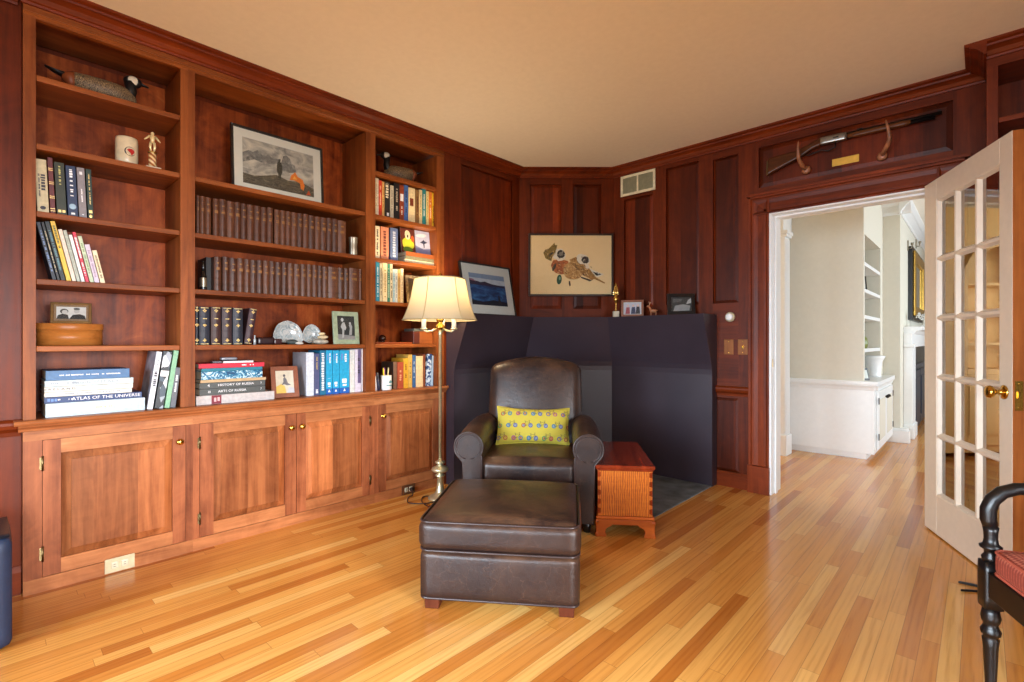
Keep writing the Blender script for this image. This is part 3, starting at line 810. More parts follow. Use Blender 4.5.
# local x from hinge to latch edge, local y: -DT..0 ; camera sees the -y side
b = MB()
b.box(0.0, 0.146, -DT, 0, 0, DHt, M_doorp)
mi_e = b.mi(W_edge)
b.box(0.752, DW, -DT, 0, 0, DHt, M_doorp)
b.box(0.146, 0.752, -DT, 0, 1.925, DHt, M_doorp); b.box(0.146, 0.752, -DT, 0, 0, 0.225, M_doorp)
fr = b.build('door_frame', M_doorp, r, bevel=0.0025)
b = MB(); b.box(DW, DW + 0.0015, -DT + 0.001, -0.001, 0.002, DHt - 0.001); b.build('bare_wood_edge', W_edge, r)
b = MB()
px0, px1, pz0, pz1 = 0.146, 0.752, 0.225, 1.925
cw = (px1 - px0) / 3; rh = (pz1 - pz0) / 5
def muntin(x0, x1, z0, z1, horiz):
    # moulded bar: thin flat nose with sloped sides
    w = 0.020; nz = 0.007
    for s0, s1 in ((-DT + 0.003, -DT / 2), (-0.003, -DT / 2)):
        if horiz:
            zc = z0
            P = [(x0, s1, zc - w), (x0, s0, zc - nz), (x0, s0, zc + nz), (x0, s1, zc + w)]
            b.prism(P, (x1 - x0, 0, 0))
        else:
            xc = x0
            P = [(xc - w, s1, z0), (xc - nz, s0, z0), (xc + nz, s0, z0), (xc + w, s1, z0)]
            b.prism(P, (0, 0, z1 - z0))
for k in range(1, 3): muntin(px0 + k * cw, 0, pz0, pz1, False)
for k in range(1, 5): muntin(px0, px1, pz0 + k * rh, 0, True)
# sloped sticking round the frame
for s0, s1 in ((-DT + 0.003, -DT / 2), (-0.003, -DT / 2)):
    b.prism([(px0, s1, pz0), (px0, s0, pz0), (px0 + 0.006, s0, pz0), (px0 + 0.016, s1, pz0)], (0, 0, pz1 - pz0))
    b.prism([(px1, s1, pz0), (px1, s0, pz0), (px1 - 0.006, s0, pz0), (px1 - 0.016, s1, pz0)], (0, 0, pz1 - pz0))
    b.prism([(px0, s1, pz0), (px0, s0, pz0), (px0, s0, pz0 + 0.006), (px0, s1, pz0 + 0.016)], (px1 - px0, 0, 0))
    b.prism([(px0, s1, pz1), (px0, s0, pz1), (px0, s0, pz1 - 0.006), (px0, s1, pz1 - 0.016)], (px1 - px0, 0, 0))
b.build('glazing_bars', M_doorp, r)
b = MB(); b.poly([(px0, -DT / 2, pz0), (px1, -DT / 2, pz0), (px1, -DT / 2, pz1), (px0, -DT / 2, pz1)]); b.build('glass', M_glass, r)
kz = 0.880
for s in (-1, 1):
    b = MB(); q = Vector((0, s, 0)).to_track_quat('Z', 'Y').to_matrix(); yb = -DT if s < 0 else 0
    b.lathe([(0.002, 0), (0.032, 0), (0.033, 0.004), (0.026, 0.009), (0.012, 0.012), (0.010, 0.030), (0.014, 0.036), (0.026, 0.044), (0.030, 0.054), (0.026, 0.064), (0.012, 0.069), (0.002, 0.07)], 24, o=(0.790, yb, kz), M=q)
    b.build('door_knob', M_brass, r)
b = MB(); b.box(DW + 0.0016, DW + 0.0035, -DT + 0.008, -0.008, kz - 0.075, kz + 0.055); b.box(DW + 0.0035, DW + 0.010, -DT + 0.016, -0.016, kz - 0.02, kz + 0.008)
for z in (kz - 0.062, kz + 0.042): b.lathe([(0.001, 0), (0.004, 0), (0.003, 0.001), (0.001, 0.0012)], 8, o=(DW + 0.0035, -DT / 2, z), M=Vector((1, 0, 0)).to_track_quat('Z', 'Y').to_matrix())
b.build('latch_plate', M_brass, r)
for z in (0.2, 1.0, 1.8):
    b = MB(); b.tube([(0.002, 0.003, z), (0.002, 0.003, z + 0.09)], 0.006, 10); b.build('hinge', M_brass, r)

# ------------------------------------------------------------------ things on the walls
# air vent
p0, p1 = on_y(621, 177, YR), on_y(655.6, 189.5, YR); x0, x1 = p0.x, p1.x
z1, z0 = on_y(638, 172.8, YR).z, on_y(638, 193.5, YR).z
r = thing('air_vent', 'cream two-panel air return grille high on the cherry wall', 'vent', ((x0 + x1) / 2, YR, (z0 + z1) / 2))
w, hh = (x1 - x0) / 2, (z1 - z0) / 2; t = 0.022
M_vent = plain('vent_cream', (226, 216, 180), 0.5)
b = MB(); b.box(-w, -w + t, -0.008, -0.0005, -hh, hh); b.box(w - t, w, -0.008, -0.0005, -hh, hh); b.box(-w + t, w - t, -0.008, -0.0005, hh - t, hh); b.box(-w + t, w - t, -0.008, -0.0005, -hh, -hh + t); b.box(-0.008, 0.008, -0.008, -0.0005, -hh + t, hh - t)
b.build('frame', M_vent, r, bevel=0.002)
b = MB(); k = -hh + t
while k < hh - t - 0.004:
    b.prism([(-w + t, -0.006, k), (-w + t, -0.005, k + 0.001), (-w + t, -0.0012, k + 0.009), (-w + t, -0.0022, k + 0.009)], (2 * (w - t), 0, 0)); k += 0.0095
b.box(-w + t, w - t, -0.001, -0.0004, -hh + t, hh - t, plain('vent_dark', (150, 146, 116), 0.7))
b.build('louvres', plain('vent_louvre', (190, 184, 150), 0.5), r)
# round detector
p = on_y(730.5, 317, YR)
r = thing('thermostat', 'round white thermostat dial on the cherry wall beside the door', 'thermostat', p)
q = Vector((0, -1, 0)).to_track_quat('Z', 'Y').to_matrix()
b = MB(); b.lathe([(0.001, 0.0005), (0.036, 0.0005), (0.037, 0.012), (0.034, 0.020), (0.027, 0.023), (0.001, 0.023)], 32, M=q); b.build('base', M_cream, r)
b = MB(); b.lathe([(0.001, 0.0235), (0.026, 0.0235), (0.027, 0.032), (0.020, 0.038), (0.001, 0.039)], 28, M=q); b.build('dial', M_white, r)
# switch plates in wood
for px, py, lab, br in ((729, 347, 'blank wooden switch plate on the cherry wall below the thermostat', 0), (743, 347, 'wooden switch plate with a brass toggle close to the door casing', 1)):
    p = on_y(px, py, YR)
    r = thing('switch_plate', lab, 'switch', p)
    b = MB(); b.box(-0.036, 0.036, -0.006, -0.0005, -0.058, 0.058); b.build('plate', wood('switch_wood' + str(br), (104, 58, 26), (150, 92, 46), (176, 116, 64), 'z'), r, bevel=0.003)
    if br:
        b = MB(); b.box(-0.006, 0.006, -0.009, -0.006, -0.012, 0.012); b.box(-0.004, 0.004, -0.02, -0.008, 0.0, 0.009); b.build('toggle', M_brass, r, bevel=0.001)
    b = MB()
    for z in (-0.042, 0.042): b.lathe([(0.0005, 0), (0.004, 0), (0.003, 0.001), (0.0005, 0.0012)], 10, o=(0, -0.006, z), M=q)
    b.build('screw', M_brass, r)

# outlets low in the cabinet base
M_sock = plain('socket_cream', (206, 198, 170), 0.4)
def outlet(yc, zc, plate, label, plug=False):
    r = thing('outlet', label, 'outlet', (XL + 0.0032, yc, zc), R90)
    b = MB(); b.box(-0.058, 0.058, -0.005, 0, -0.034, 0.034); b.build('plate', plate, r, bevel=0.002)
    for s in (-1, 1):
        m = MB(); m.soft((s * 0.0195, -0.005, 0), (0.029, 0.006, 0.034), 0.003, M_sock, 4); d = m.build('socket', M_sock, r)
        m = MB(); m.box(s * 0.0195 - 0.006, s * 0.0195 + 0.003, -0.0085, -0.0082, 0.004, 0.006); m.box(s * 0.0195 - 0.006, s * 0.0195 + 0.004, -0.0085, -0.0082, -0.006, -0.004); m.build('slots', M_ink, d)
    return r
pa, pb = on_x(105, 569, XL), on_x(134, 558.5, XL)
outlet((pa.y + pb.y) / 2, 0.034 + 0.004, M_cream, 'cream wall socket plate set in the cabinet base at the left')
pc = on_x(408, 487, XL)
outlet(pc.y, 0.036, plain('brown_plate', (96, 60, 38), 0.4), 'brown socket plate in the cabinet base beside the floor lamp')

# ------------------------------------------------------------------ rifle on antler hooks, plaque
Yg = YR - 0.055
def G(px, py): p = on_y(px, py, Yg); return p
A, Bm = G(818, 143.5), G(942, 115.5)
# rifle in local xz, muzzle to +x, tilted slightly
gx = Vector((Bm.x - A.x, 0, Bm.z - A.z)); gang = math.atan2(gx.z, gx.x)
r = thing('rifle', 'old rifle with walnut stock hung on antler hooks over the doorway', 'rifle', (A.x, Yg, A.z), (0, -gang, 0))
# local origin = rear of receiver; +x toward muzzle
Lm = gx.length
def gpt(px, py):
    v = G(px, py) - A; c, s = math.cos(gang), math.sin(gang)
    return (v.x * c + v.z * s, -v.x * s + v.z * c)
bt = gpt(768, 176)[0]
b = MB()
prof_top = [(bt, -0.050), (bt + 0.006, -0.030), (-0.14, -0.020), (-0.06, 0.002), (0.0, 0.028), (0.02, 0.030)]
prof_bot = [(0.02, -0.018), (-0.03, -0.030), (-0.10, -0.070), (bt + 0.03, -0.135), (bt - 0.004, -0.150)]
poly = prof_top + prof_bot
b.prism([(x, -0.018, z) for x, z in poly], (0, 0.036, 0)); b.build('stock', W_gun, r, bevel=0.010, seg=3)
b = MB(); b.prism([(bt - 0.006, -0.018, -0.048), (bt + 0.003, -0.018, -0.046), (bt + 0.001, -0.018, -0.150), (bt - 0.008, -0.018, -0.152)], (0, 0.036, 0)); b.build('butt_plate', M_agedbrass, r, bevel=0.003)
b = MB(); b.soft((0.085, 0, 0.008), (0.165, 0.034, 0.052), 0.012, None, 6); rc = b.build('receiver', M_steel, r)
b = MB(); b.box(0.09, 0.12, -0.0185, -0.0172, 0.006, 0.014); b.build('loading_gate', M_darkiron, rc)
b = MB(); b.tube([(0.10, 0, -0.016), (0.10, 0, -0.05), (0.06, 0, -0.065), (0.02, 0, -0.05), (-0.06, 0, -0.066), (-0.09, 0, -0.055), (-0.05, 0, -0.04)], 0.005, 8); b.build('lever', M_darkiron, r)
b = MB(); b.tube([(0.16, 0, 0.018), (Lm, 0, 0.018)], [0.013, 0.010], 12); b.tube([(0.16, 0, -0.006), (Lm - 0.03, 0, -0.002)], 0.009, 10)
b.box(Lm - 0.02, Lm - 0.005, -0.002, 0.002, 0.026, 0.038); b.box(0.22, 0.25, -0.004, 0.004, 0.03, 0.037); b.build('barrel', M_darkiron, r)
b = MB(); b.soft((0.33, 0, 0.004), (0.33, 0.032, 0.036), 0.014, None, 6); b.build('forestock', W_gun, r)
# antler hooks
M_antler = plain('antler', (146, 92, 60), 0.45, var=0.25, scale=25)
for (bx, by), (mx, my), (tx, ty), lab in (((806, 170), (798, 158), (798.5, 140), 'curved antler hook under the rifle stock'), ((882, 156), (891, 140), (885.5, 118.5), 'curved antler hook under the rifle barrel')):
    pb_, pm, pt = on_y(bx, by, YR - 0.02), on_y(mx, my, YR - 0.13), on_y(tx, ty, YR - 0.15)
    r = thing('antler_hook', lab, 'hook', (pb_.x, YR - 0.012, pb_.z - 0.0), group='antler hooks holding the rifle')
    O = Vector((pb_.x, YR - 0.012, pb_.z))
    b = MB(); P = [Vector((pb_.x, YR - 0.02, pb_.z)), Vector(((pb_.x * 0.6 + pm.x * 0.4), YR - 0.10, pb_.z * 0.75 + pm.z * 0.25)), pm, pm * 0.5 + pt * 0.5 + Vector((0, -0.01, 0)), pt]
    b.tube([p - O for p in P], [0.014, 0.015, 0.013, 0.010, 0.003], 10); b.build('tine', M_antler, r, sub=1)
    b = MB(); b.lathe([(0.002, 0), (0.03, 0), (0.026, 0.012), (0.014, 0.018), (0.002, 0.018)], 16, M=q); b.build('rosette', M_antler, r)
pa, pb = on_y(832, 163.5, YR), on_y(859, 157, YR)
r = thing('plaque', 'small engraved brass plaque under the rifle over the doorway', 'plaque', ((pa.x + pb.x) / 2, YR + 0.006, (pa.z + pb.z) / 2))
b = MB(); wq = (pb.x - pa.x) / 2; b.box(-wq, wq, -0.004, -0.0003, -0.024, 0.024); b.build('plate', plain('brushed_brass', (216, 172, 72), 0.4, 0.5), r, bevel=0.001)
# ------------------------------------------------------------------ books
RT = (PI / 2, 0, 0)          # text standing on a spine that faces -y
RV = (PI / 2, PI / 2, 0)     # spine text reading downwards
_pm = {}
def cloth(rgb, rough=0.5):
    k = (tuple(rgb), rough)
    if k not in _pm: _pm[k] = plain('cover_%02x%02x%02x' % tuple(rgb), rgb, rough, var=0.07, scale=60)
    return _pm[k]

def book(label, loc, t, h, d, rgb, rot=R90, old=False, right=False, cover=None, pages=None, group=None, gap=0.003, cat='book', rough=0.5):
    """upright book: spine at y=0 facing -y, x 0..t (or -t..0), z 0..h"""
    m = cover or cloth(rgb, rough)
    x0, x1 = (-t, 0.0) if right else (0.0, t)
    e = min(0.0025, t * 0.18)
    b = MB()
    if old:
        n = 6; bul = min(0.007, t * 0.22)
        prof = [(x0 + t * k / n, -bul * math.sin(PI * k / n)) for k in range(n + 1)]
        P = prof + [(x1, 0.006), (x0, 0.006)]
        b.prism([(x, y, 0) for x, y in P], (0, 0, h))
        for f in (0.18, 0.36, 0.55, 0.74, 0.90):
            Q = [(x * 1.0, y - 0.0014) for x, y in prof]
            b.prism([(x, y, h * f) for x, y in Q + [(x1, 0.004), (x0, 0.004)]], (0, 0, 0.004))
    else:
        b.box(x0, x1, 0, e * 1.2, 0, h)
    b.box(x0, x0 + e, 0.002, d, 0, h); b.box(x1 - e, x1, 0.002, d, 0, h)
    o = b.build('book', m, loc=loc, rot=rot, bevel=0.0008, seg=1)
    tag(o, label, cat, group)
    b = MB(); b.box(x0 + e, x1 - e, e * 1.2, d - gap, gap, h - gap); b.build('pages', pages or M_page, o)
    return o

def dashes(o, x, z0, z1, w, mat, seed=0, name='lettering', y=-0.0006, gapp=0.25):
    """worn, illegible spine lettering: a run of tiny strokes"""
    rnd = random.Random(seed); b = MB(); z = z0
    while z < z1:
        L = w * rnd.uniform(0.35, 0.8)
        if rnd.random() > gapp: b.box(x - w / 2 * rnd.uniform(0.7, 1), x + w / 2 * rnd.uniform(0.7, 1), y, -0.0001, z, min(z + L, z1))
        z += L + w * 0.22
    if len(b.bm.verts) == 0: b.box(x - w / 2, x + w / 2, y, -0.0001, z0, z1)
    return b.build(name, mat, o)

def band(o, x0, x1, z0, z1, mat, name='title_band', y=-0.0004):
    b = MB(); b.box(x0, x1, y, 0.0002, z0, z1); return b.build(name, mat, o)

XS = -3.088
BAYS = ((0.1565, 0.7035), (0.7705, 1.7825), (1.8575, 2.3905))
def clampy(a, c):
    m = (a.y + c.y) / 2
    for lo, hi in BAYS:
        if lo - 0.06 < m < hi + 0.06:
            a.y = max(a.y, lo); c.y = min(c.y, hi)
    return a, c
def yz(px, py, X=None): return on_x(px, py, XS if X is None else X)

def upright(px0, px1, pyt, z, rgb, label, d=0.17, X=None, **kw):
    X = XS if X is None else X
    a, c = clampy(on_x(px0, 340, X), on_x(px1, 340, X))
    h = on_x((px0 + px1) / 2, pyt, X).z - z
    t = c.y - a.y - 0.0008
    o = book(label, (X, a.y, z + 0.0006), t, h, d, rgb, **kw)
    o['_t'] = t; o['_h'] = h
    return o, t, h

def leaning(pb0, pb1, ptop, pyt, z, rgb, label, right=False, d=0.17, X=None, ang=None, **kw):
    """pb0,pb1 bottom edge; ptop,pyt the upper corner over the pivot side"""
    X = XS if X is None else X
    a, c = clampy(on_x(pb0, 340, X), on_x(pb1, 340, X)); tp = on_x(ptop, pyt, X)
    for lo, hi in BAYS:
        if lo < (a.y + c.y) / 2 < hi: tp.y = min(max(tp.y, lo + 0.001), hi - 0.001)
    if not right:
        th = math.atan2(tp.y - a.y, tp.z - z); L = math.hypot(tp.y - a.y, tp.z - z)
        y = a.y
    else:
        th = math.atan2(tp.y - c.y, tp.z - z); L = math.hypot(tp.y - c.y, tp.z - z)
        y = c.y
    if ang is not None: th = math.radians(ang)
    t = (c.y - a.y) * math.cos(th) - 0.0012
    o = book(label, (X, y, z + 0.0006), t, L, d, rgb, rot=(0, th, PI / 2), right=right, **kw)
    return o, t, L

def flat_book(px0, px1, pyt, zb, rgb, label, d=0.2, X=None, th=None, **kw):
    """book lying flat with its spine toward the room; returns top z"""
    X = XS if X is None else X
    a, c = on_x(px0, 390, X), on_x(px1, 390, X)
    if th is None: th = on_x((px0 + px1) / 2, pyt, X).z - zb
    L = c.y - a.y
    # built upright with x = thickness, z = length, then laid down: x -> up, z -> -along
    o = book(label, (X, c.y, zb + 0.0005), th - 0.001, L, d, rgb, rot=(0, -PI / 2, PI / 2), **kw)
    return o, th, L, zb + th

# ---- left bay, third shelf (z 1.700): six uprights
Z = SH[2]
G3 = 'books on the third shelf of the left bay'
o, t, h = leaning(37.5, 49.6, 36.2, 158.5, Z, (188, 176, 140), 'cream book with a black spine title, first on the third shelf of the left bay', group=G3, ang=-2.5)
dashes(o, t * 0.62, h * 0.42, h * 0.72, 0.016, M_ink, 81, gapp=0.1); dashes(o, t * 0.28, h * 0.30, h * 0.72, 0.007, M_ink, 82)
b = MB(); b.ball((t / 2, 0, 0.022), 0.010, sc=(1, 0.08, 0.8)); b.build('emblem', M_ink, o)
o, t, h = leaning(50.6, 56, 46.6, 157, Z, (92, 24, 28), 'thin maroon book with gilt rules beside the cream book', group=G3, ang=-2.5)
for f in (0.05, 0.09, 0.28, 0.31, 0.53, 0.56, 0.77, 0.80): band(o, 0, t, h * f, h * f + 0.003, M_gilt, 'gilt_rule')
o, t, h = leaning(57, 67.3, 53.2, 161.5, Z, (36, 42, 24), 'dark olive book with pale vertical title and two stamps at the foot', group=G3, ang=-2.5)
dashes(o, t * 0.5, h * 0.58, h * 0.93, 0.008, plain('olive_gilt', (196, 190, 110), 0.5), 3)
for k in (0.3, 0.72): band(o, t * k - 0.005, t * k + 0.005, 0.012, 0.024, M_gilt, 'stamp')
o, t, h = leaning(68.3, 78.6, 64.6, 165, Z, (20, 40, 76), 'navy book with white title and round emblem on the spine', group=G3, ang=-2.5)
dashes(o, t * 0.5, h * 0.33, h * 0.93, 0.012, M_wink, 4)
b = MB(); b.ball((t / 2, 0, h * 0.2), 0.013, sc=(1, 0.06, 1)); b.build('emblem', plain('pale_blue', (150, 180, 200)), o); dashes(o, t / 2, 0.01, 0.022, 0.014, M_wink, 5)
o, t, h = leaning(79.4, 87.4, 75.8, 167, Z, (128, 122, 126), 'plain grey book with faint white title on the third left shelf', group=G3, ang=-2.5)
dashes(o, t * 0.5, h * 0.32, h * 0.58, 0.006, M_wink, 6); dashes(o, t * 0.5, h * 0.86, h * 0.92, 0.010, M_wink, 7); dashes(o, t / 2, h * 0.06, h * 0.12, 0.008, M_wink, 8)
o, t, h = leaning(88.4, 94.2, 86.6, 169, Z, (20, 44, 34), 'dark green book with yellow title, last of the six on the third left shelf', group=G3, ang=-2.5)
dashes(o, t * 0.5, h * 0.30, h * 0.9, 0.006, M_gilt, 9)
b = MB(); b.box(t * 0.2, t * 0.8, -0.0006, 0, h * 0.12, h * 0.18); b.ball((t / 2, 0, h * 0.06), 0.008, sc=(0.8, 0.06, 1)); b.build('emblem', M_gilt, o)

# ---- left bay, second shelf (z 1.398): eleven paperbacks leaning left
Z = SH[1]
G2 = 'thin books leaning left on the second shelf of the left bay'
rows = [
 (52.6, 57.0, 37.6, 222, (26, 34, 50), 'black book with blue flecks, leftmost of the leaning thin books', (120, 150, 200)),
 (57.6, 60.6, 41.8, 222, (30, 32, 36), 'slim black book second in the leaning row', (200, 190, 150)),
 (61.2, 66.2, 45.4, 221.5, (26, 34, 38), 'black book with dark teal foot leaning beside the yellow one', (90, 140, 150)),
 (66.8, 71.8, 48.2, 221.3, (226, 186, 60), 'yellow book with dark green title in the leaning row', (60, 80, 40)),
 (72.4, 76.8, 55.8, 229.5, (222, 206, 190), 'off-white book to the right of the yellow one', (200, 190, 180)),
 (77.2, 81.0, 61.4, 230.4, (172, 178, 164), 'grey-green book in the leaning row', (140, 150, 140)),
 (81.6, 85.4, 67.2, 235, (228, 230, 224), 'white book just left of the pink one', (200, 205, 210)),
 (86.0, 89.6, 71.2, 232.2, (206, 46, 74), 'pink-red book with white lettering in the leaning row', (245, 235, 235)),
 (90.2, 94.6, 77.8, 236.2, (186, 200, 168), 'pale green book right of the pink one', (110, 140, 90)),
 (95.0, 100.2, 87.2, 244.5, (204, 190, 206), 'lilac book second from the right end of the leaning row', (150, 130, 160)),
 (100.8, 105.8, 93.6, 250.4, (232, 216, 178), 'short cream book at the right end of the leaning row', (110, 90, 60)),
]
for k, (p0, p1, pt, pyt, rgb, lab, tcol) in enumerate(rows):
    o, t, h = leaning(p0, p1, pt, pyt, Z, rgb, lab, group=G2, d=0.15, ang=-12.0)
    if k == 3: dashes(o, t / 2, h * 0.55, h * 0.93, t * 0.6, plain('t%d' % k, tcol), 83, gapp=0.1)
    elif k == 7: dashes(o, t / 2, h * 0.48, h * 0.9, t * 0.7, plain('t%d' % k, tcol), 84, gapp=0.12); dashes(o, t / 2, h * 0.1, h * 0.4, t * 0.5, plain('t%d' % k, tcol), 4)
    else: dashes(o, t / 2, h * 0.15, h * 0.85, t * 0.45, plain('t%d' % k, tcol), k + 20)

# ---- left bay, worktop: flat stack of six
G1 = 'books lying in the flat stack at the left end of the worktop'
ZW = HC + 0.0004
X1 = -3.066
def fl(px0, px1, pyt, zb, rgb, lab, grp, **kw):
    return flat_book(px0, px1, pyt, zb, rgb, lab, group=grp, X=X1, **kw)
# text on a flat spine: local frame has x up and z reversed along the shelf
def ftext(o, txt, size, mat, th, L, f, sx=1.0, up=0.5, align='CENTER'):
    return letters(txt, size, mat, o, (th * up, -0.0006, L * (1 - f)), (PI / 2, PI / 2, 0), align, sx=sx)
def fdash(o, th, L, f0, f1, w, mat, seed, up=0.5): return dashes(o, th * up, L * (1 - f1), L * (1 - f0), w, mat, seed)
M_grey_ink = plain('grey_ink', (150, 158, 168), 0.6)
o, th, L, z1 = fl(45.4, 145, 400.6, ZW, (180, 198, 206), 'thick pale blue-white book at the bottom of the left stack', G1, d=0.26)
fdash(o, th, L, 0.46, 0.66, 0.010, plain('faint_gold', (196, 190, 150)), 31)
o, th, L, z2 = fl(44.2, 142, 394.6, z1, (38, 62, 108), 'navy atlas with white title, second from the bottom of the left stack', G1, d=0.26)
ftext(o, 'ATLAS OF THE UNIVERSE', 0.020, M_wink, th, L, 0.62, sx=1.15); fdash(o, th, L, 0.12, 0.30, 0.006, M_wink, 32); fdash(o, th, L, 0.02, 0.12, 0.014, plain('sky_blue', (90, 130, 190)), 33)
o, th, L, z3 = fl(44.3, 132, 390.3, z2, (204, 206, 196), 'white book with faint grey lettering, under the Ireland book', G1, d=0.24)
fdash(o, th, L, 0.22, 0.85, 0.007, M_grey_ink, 34)
o, th, L, z4 = fl(44.4, 133, 385.2, z3, (206, 208, 200), 'white book with dark spaced title IRELAND in the left stack', G1, d=0.24)
ftext(o, 'I R E L A N D', 0.014, M_ink, th, L, 0.17, sx=1.3)
o, th, L, z5 = fl(44.6, 133.4, 379.2, z4, (186, 202, 204), 'pale book titled Roads of Italy, second from the top of the left stack', G1, d=0.24)
ftext(o, 'Roads of ITALY', 0.019, M_grey_ink, th, L, 0.56, sx=1.4); fdash(o, th, L, 0.06, 0.36, 0.008, M_grey_ink, 35)
o, th, L, z6 = fl(45.6, 129.5, 369.6, z5, (66, 108, 152), 'blue book with small white title on top of the left stack', G1, d=0.24)
fdash(o, th, L, 0.15, 0.88, 0.006, M_wink, 36)

# ---- left bay, worktop: four books leaning right against the post
GL = 'books leaning against the post at the right of the left bay'
o, t, h = leaning(146.8, 152.6, 164.6, 352.4, ZW, (222, 228, 236), 'white book with dark title and mottled grey cover, first of four leaning on the post', right=True, d=0.2, group=GL, X=-3.056, ang=8.0)
dashes(o, -t / 2, h * 0.40, h * 0.66, t * 0.6, M_ink, 85, gapp=0.05); dashes(o, -t / 2, h * 0.08, h * 0.28, t * 0.3, M_grey_ink, 41); dashes(o, -t / 2, h * 0.72, h * 0.88, t * 0.4, M_grey_ink, 42)
M_greyjac = plain('grey_jacket', (128, 128, 138), 0.4, var=0.3, scale=12)
b = MB(); b.box(-t - 0.0012, -t, 0.002, 0.198, 0.001, h - 0.001); b.build('jacket', M_greyjac, o)
def zebra():
    t = NT('mosaic_spine'); v = t.obj()
    n = t.n('TexVoronoi', {'Vector': t.mapping(v, scale=(1, 1, 0.6)), 'Scale': 46.0}).outputs['Color']
    c = t.ramp(t.sep(n)[0], [(0.0, srgb(24, 28, 34)), (0.45, srgb(60, 74, 88)), (0.6, srgb(150, 160, 170)), (0.8, srgb(214, 220, 224)), (1.0, srgb(90, 160, 180))], 'CONSTANT')
    return t.done(Base_Color=c, Roughness=0.35)
o, t, h = leaning(154.2, 163, 176.4, 352.6, ZW, (40, 52, 62), 'black and white patterned book leaning second by the post', right=True, d=0.2, group=GL, X=-3.056, ang=8.0, cover=zebra())
band(o, -t, 0, h * 0.56, h * 0.66, M_wink)
o, t, h = leaning(164.2, 169.4, 181.6, 351.0, ZW, (130, 180, 144), 'green book leaning between the patterned book and the short grey one', right=True, d=0.2, group=GL, X=-3.056, ang=8.0)
o, t, h = leaning(169.9, 175.4, 182.6, 367.6, ZW, (96, 100, 108), 'short dark grey book closest to the post', right=True, d=0.18, group=GL, X=-3.056, ang=6.5)
dashes(o, -t / 2, h * 0.35, h * 0.85, t * 0.4, M_wink, 86)

# ---- middle bay: two rows of brown bound volumes
M_calf = [plain('calf_%d' % k, c, 0.42, var=0.14, scale=40) for k, c in enumerate([(78, 42, 24), (86, 48, 28), (70, 36, 20), (92, 54, 34), (78, 50, 38)])]
def vol_row(bounds, pyl, pyr, z, skip, lab0, grp, seed, greys=()):
    rnd = random.Random(seed)
    xs = [c for c in bounds]
    n = 0
    for k, (a, c) in enumerate(zip(xs, xs[1:])):
        if k in skip: continue
        f = (a - xs[0]) / (xs[-1] - xs[0])
        pyt = pyl + (pyr - pyl) * f
        X = -3.10
        o, t, h = upright(a, c, pyt + rnd.uniform(-0.5, 0.5), z, (0, 0, 0), lab0, X=X, d=0.2, old=True, cover=M_calf[4] if k in greys else M_calf[rnd.randrange(4)], group=grp)
        bul = min(0.007, t * 0.22)
        dashes(o, t / 2, h * 0.62, h * 0.70, t * 0.5, plain('dull_gilt', (140, 98, 52), 0.5, 0.3), k, y=-bul - 0.0006)
        dashes(o, t / 2, h * 0.80, h * 0.84, t * 0.4, plain('dull_gilt', (140, 98, 52), 0.5, 0.3), k + 40, y=-bul - 0.0006)
        n += 1
    return n
s1 = [185 + c / 5.249 for c in (60, 79, 106, 138, 146, 180, 219, 259, 293, 326, 363, 398, 431, 463, 469, 500, 528, 558, 589, 619, 649, 682, 712, 744, 773, 803, 845)]
vol_row(s1, 196.0, 222.0, SH[2], (3, 13), 'brown bound volume with raised bands in the upper row of the middle bay', 'brown volumes on the upper of the two full rows', 1)
s2 = [185 + c / 5.249 for c in (151, 192, 197, 233, 274, 311, 343, 376, 410, 443, 474, 508, 539, 572, 607, 639, 668, 696, 722, 752, 805, 835, 862, 914, 940)]
vol_row(s2, 256.5, 270.0, SH[1], (1,), 'brown bound volume with raised bands in the lower row of the middle bay', 'brown volumes on the lower of the two full rows', 2, greys=(6,))
# dark volume and slender black bottle at the left end of the lower row
o, t, h = upright(206.0, 212.6, 257.5, SH[1], (24, 18, 18), 'black book at the left end of the lower brown row', X=-3.15, d=0.16)
p = on_x(203.2, 289, -3.10)
r = thing('bottle', 'slim black bottle with a silvery label at the left end of the lower brown row', 'bottle', (-3.10, p.y, SH[1] + 0.0005))
hh = on_x(203.2, 261, -3.10).z - SH[1]
b = MB(); b.lathe([(0.002, 0), (0.016, 0), (0.017, 0.004), (0.017, hh * 0.45), (0.013, hh * 0.55), (0.0075, hh * 0.66), (0.0075, hh * 0.97), (0.009, hh * 0.975), (0.009, hh), (0.002, hh)], 20); b.build('body', plain('black_glass', (16, 16, 18), 0.12), r)
b = MB(); b.lathe([(0.0173, hh * 0.55 * 0.2), (0.0173, hh * 0.42)], 20, caps=False); b.build('label_band', M_pewter, r)
p = on_x(353.3, 255, -3.10); hh = on_x(353.3, 237.6, -3.10).z - SH[2]
b = MB(); rr = 0.033; b.lathe([(0.002, 0.0005), (rr * 0.8, 0.0005), (rr * 0.85, 0.006), (rr * 0.78, hh * 0.5), (rr * 0.9, hh * 0.96), (rr * 0.93, hh), (rr * 0.86, hh), (rr * 0.72, hh * 0.5), (rr * 0.6, 0.012), (0.002, 0.01)], 24)
tag(b.build('pewter_cup', M_pewter, loc=(-3.10, p.y, SH[2])), 'grey pewter beaker at the right end of the upper brown row', 'cup')

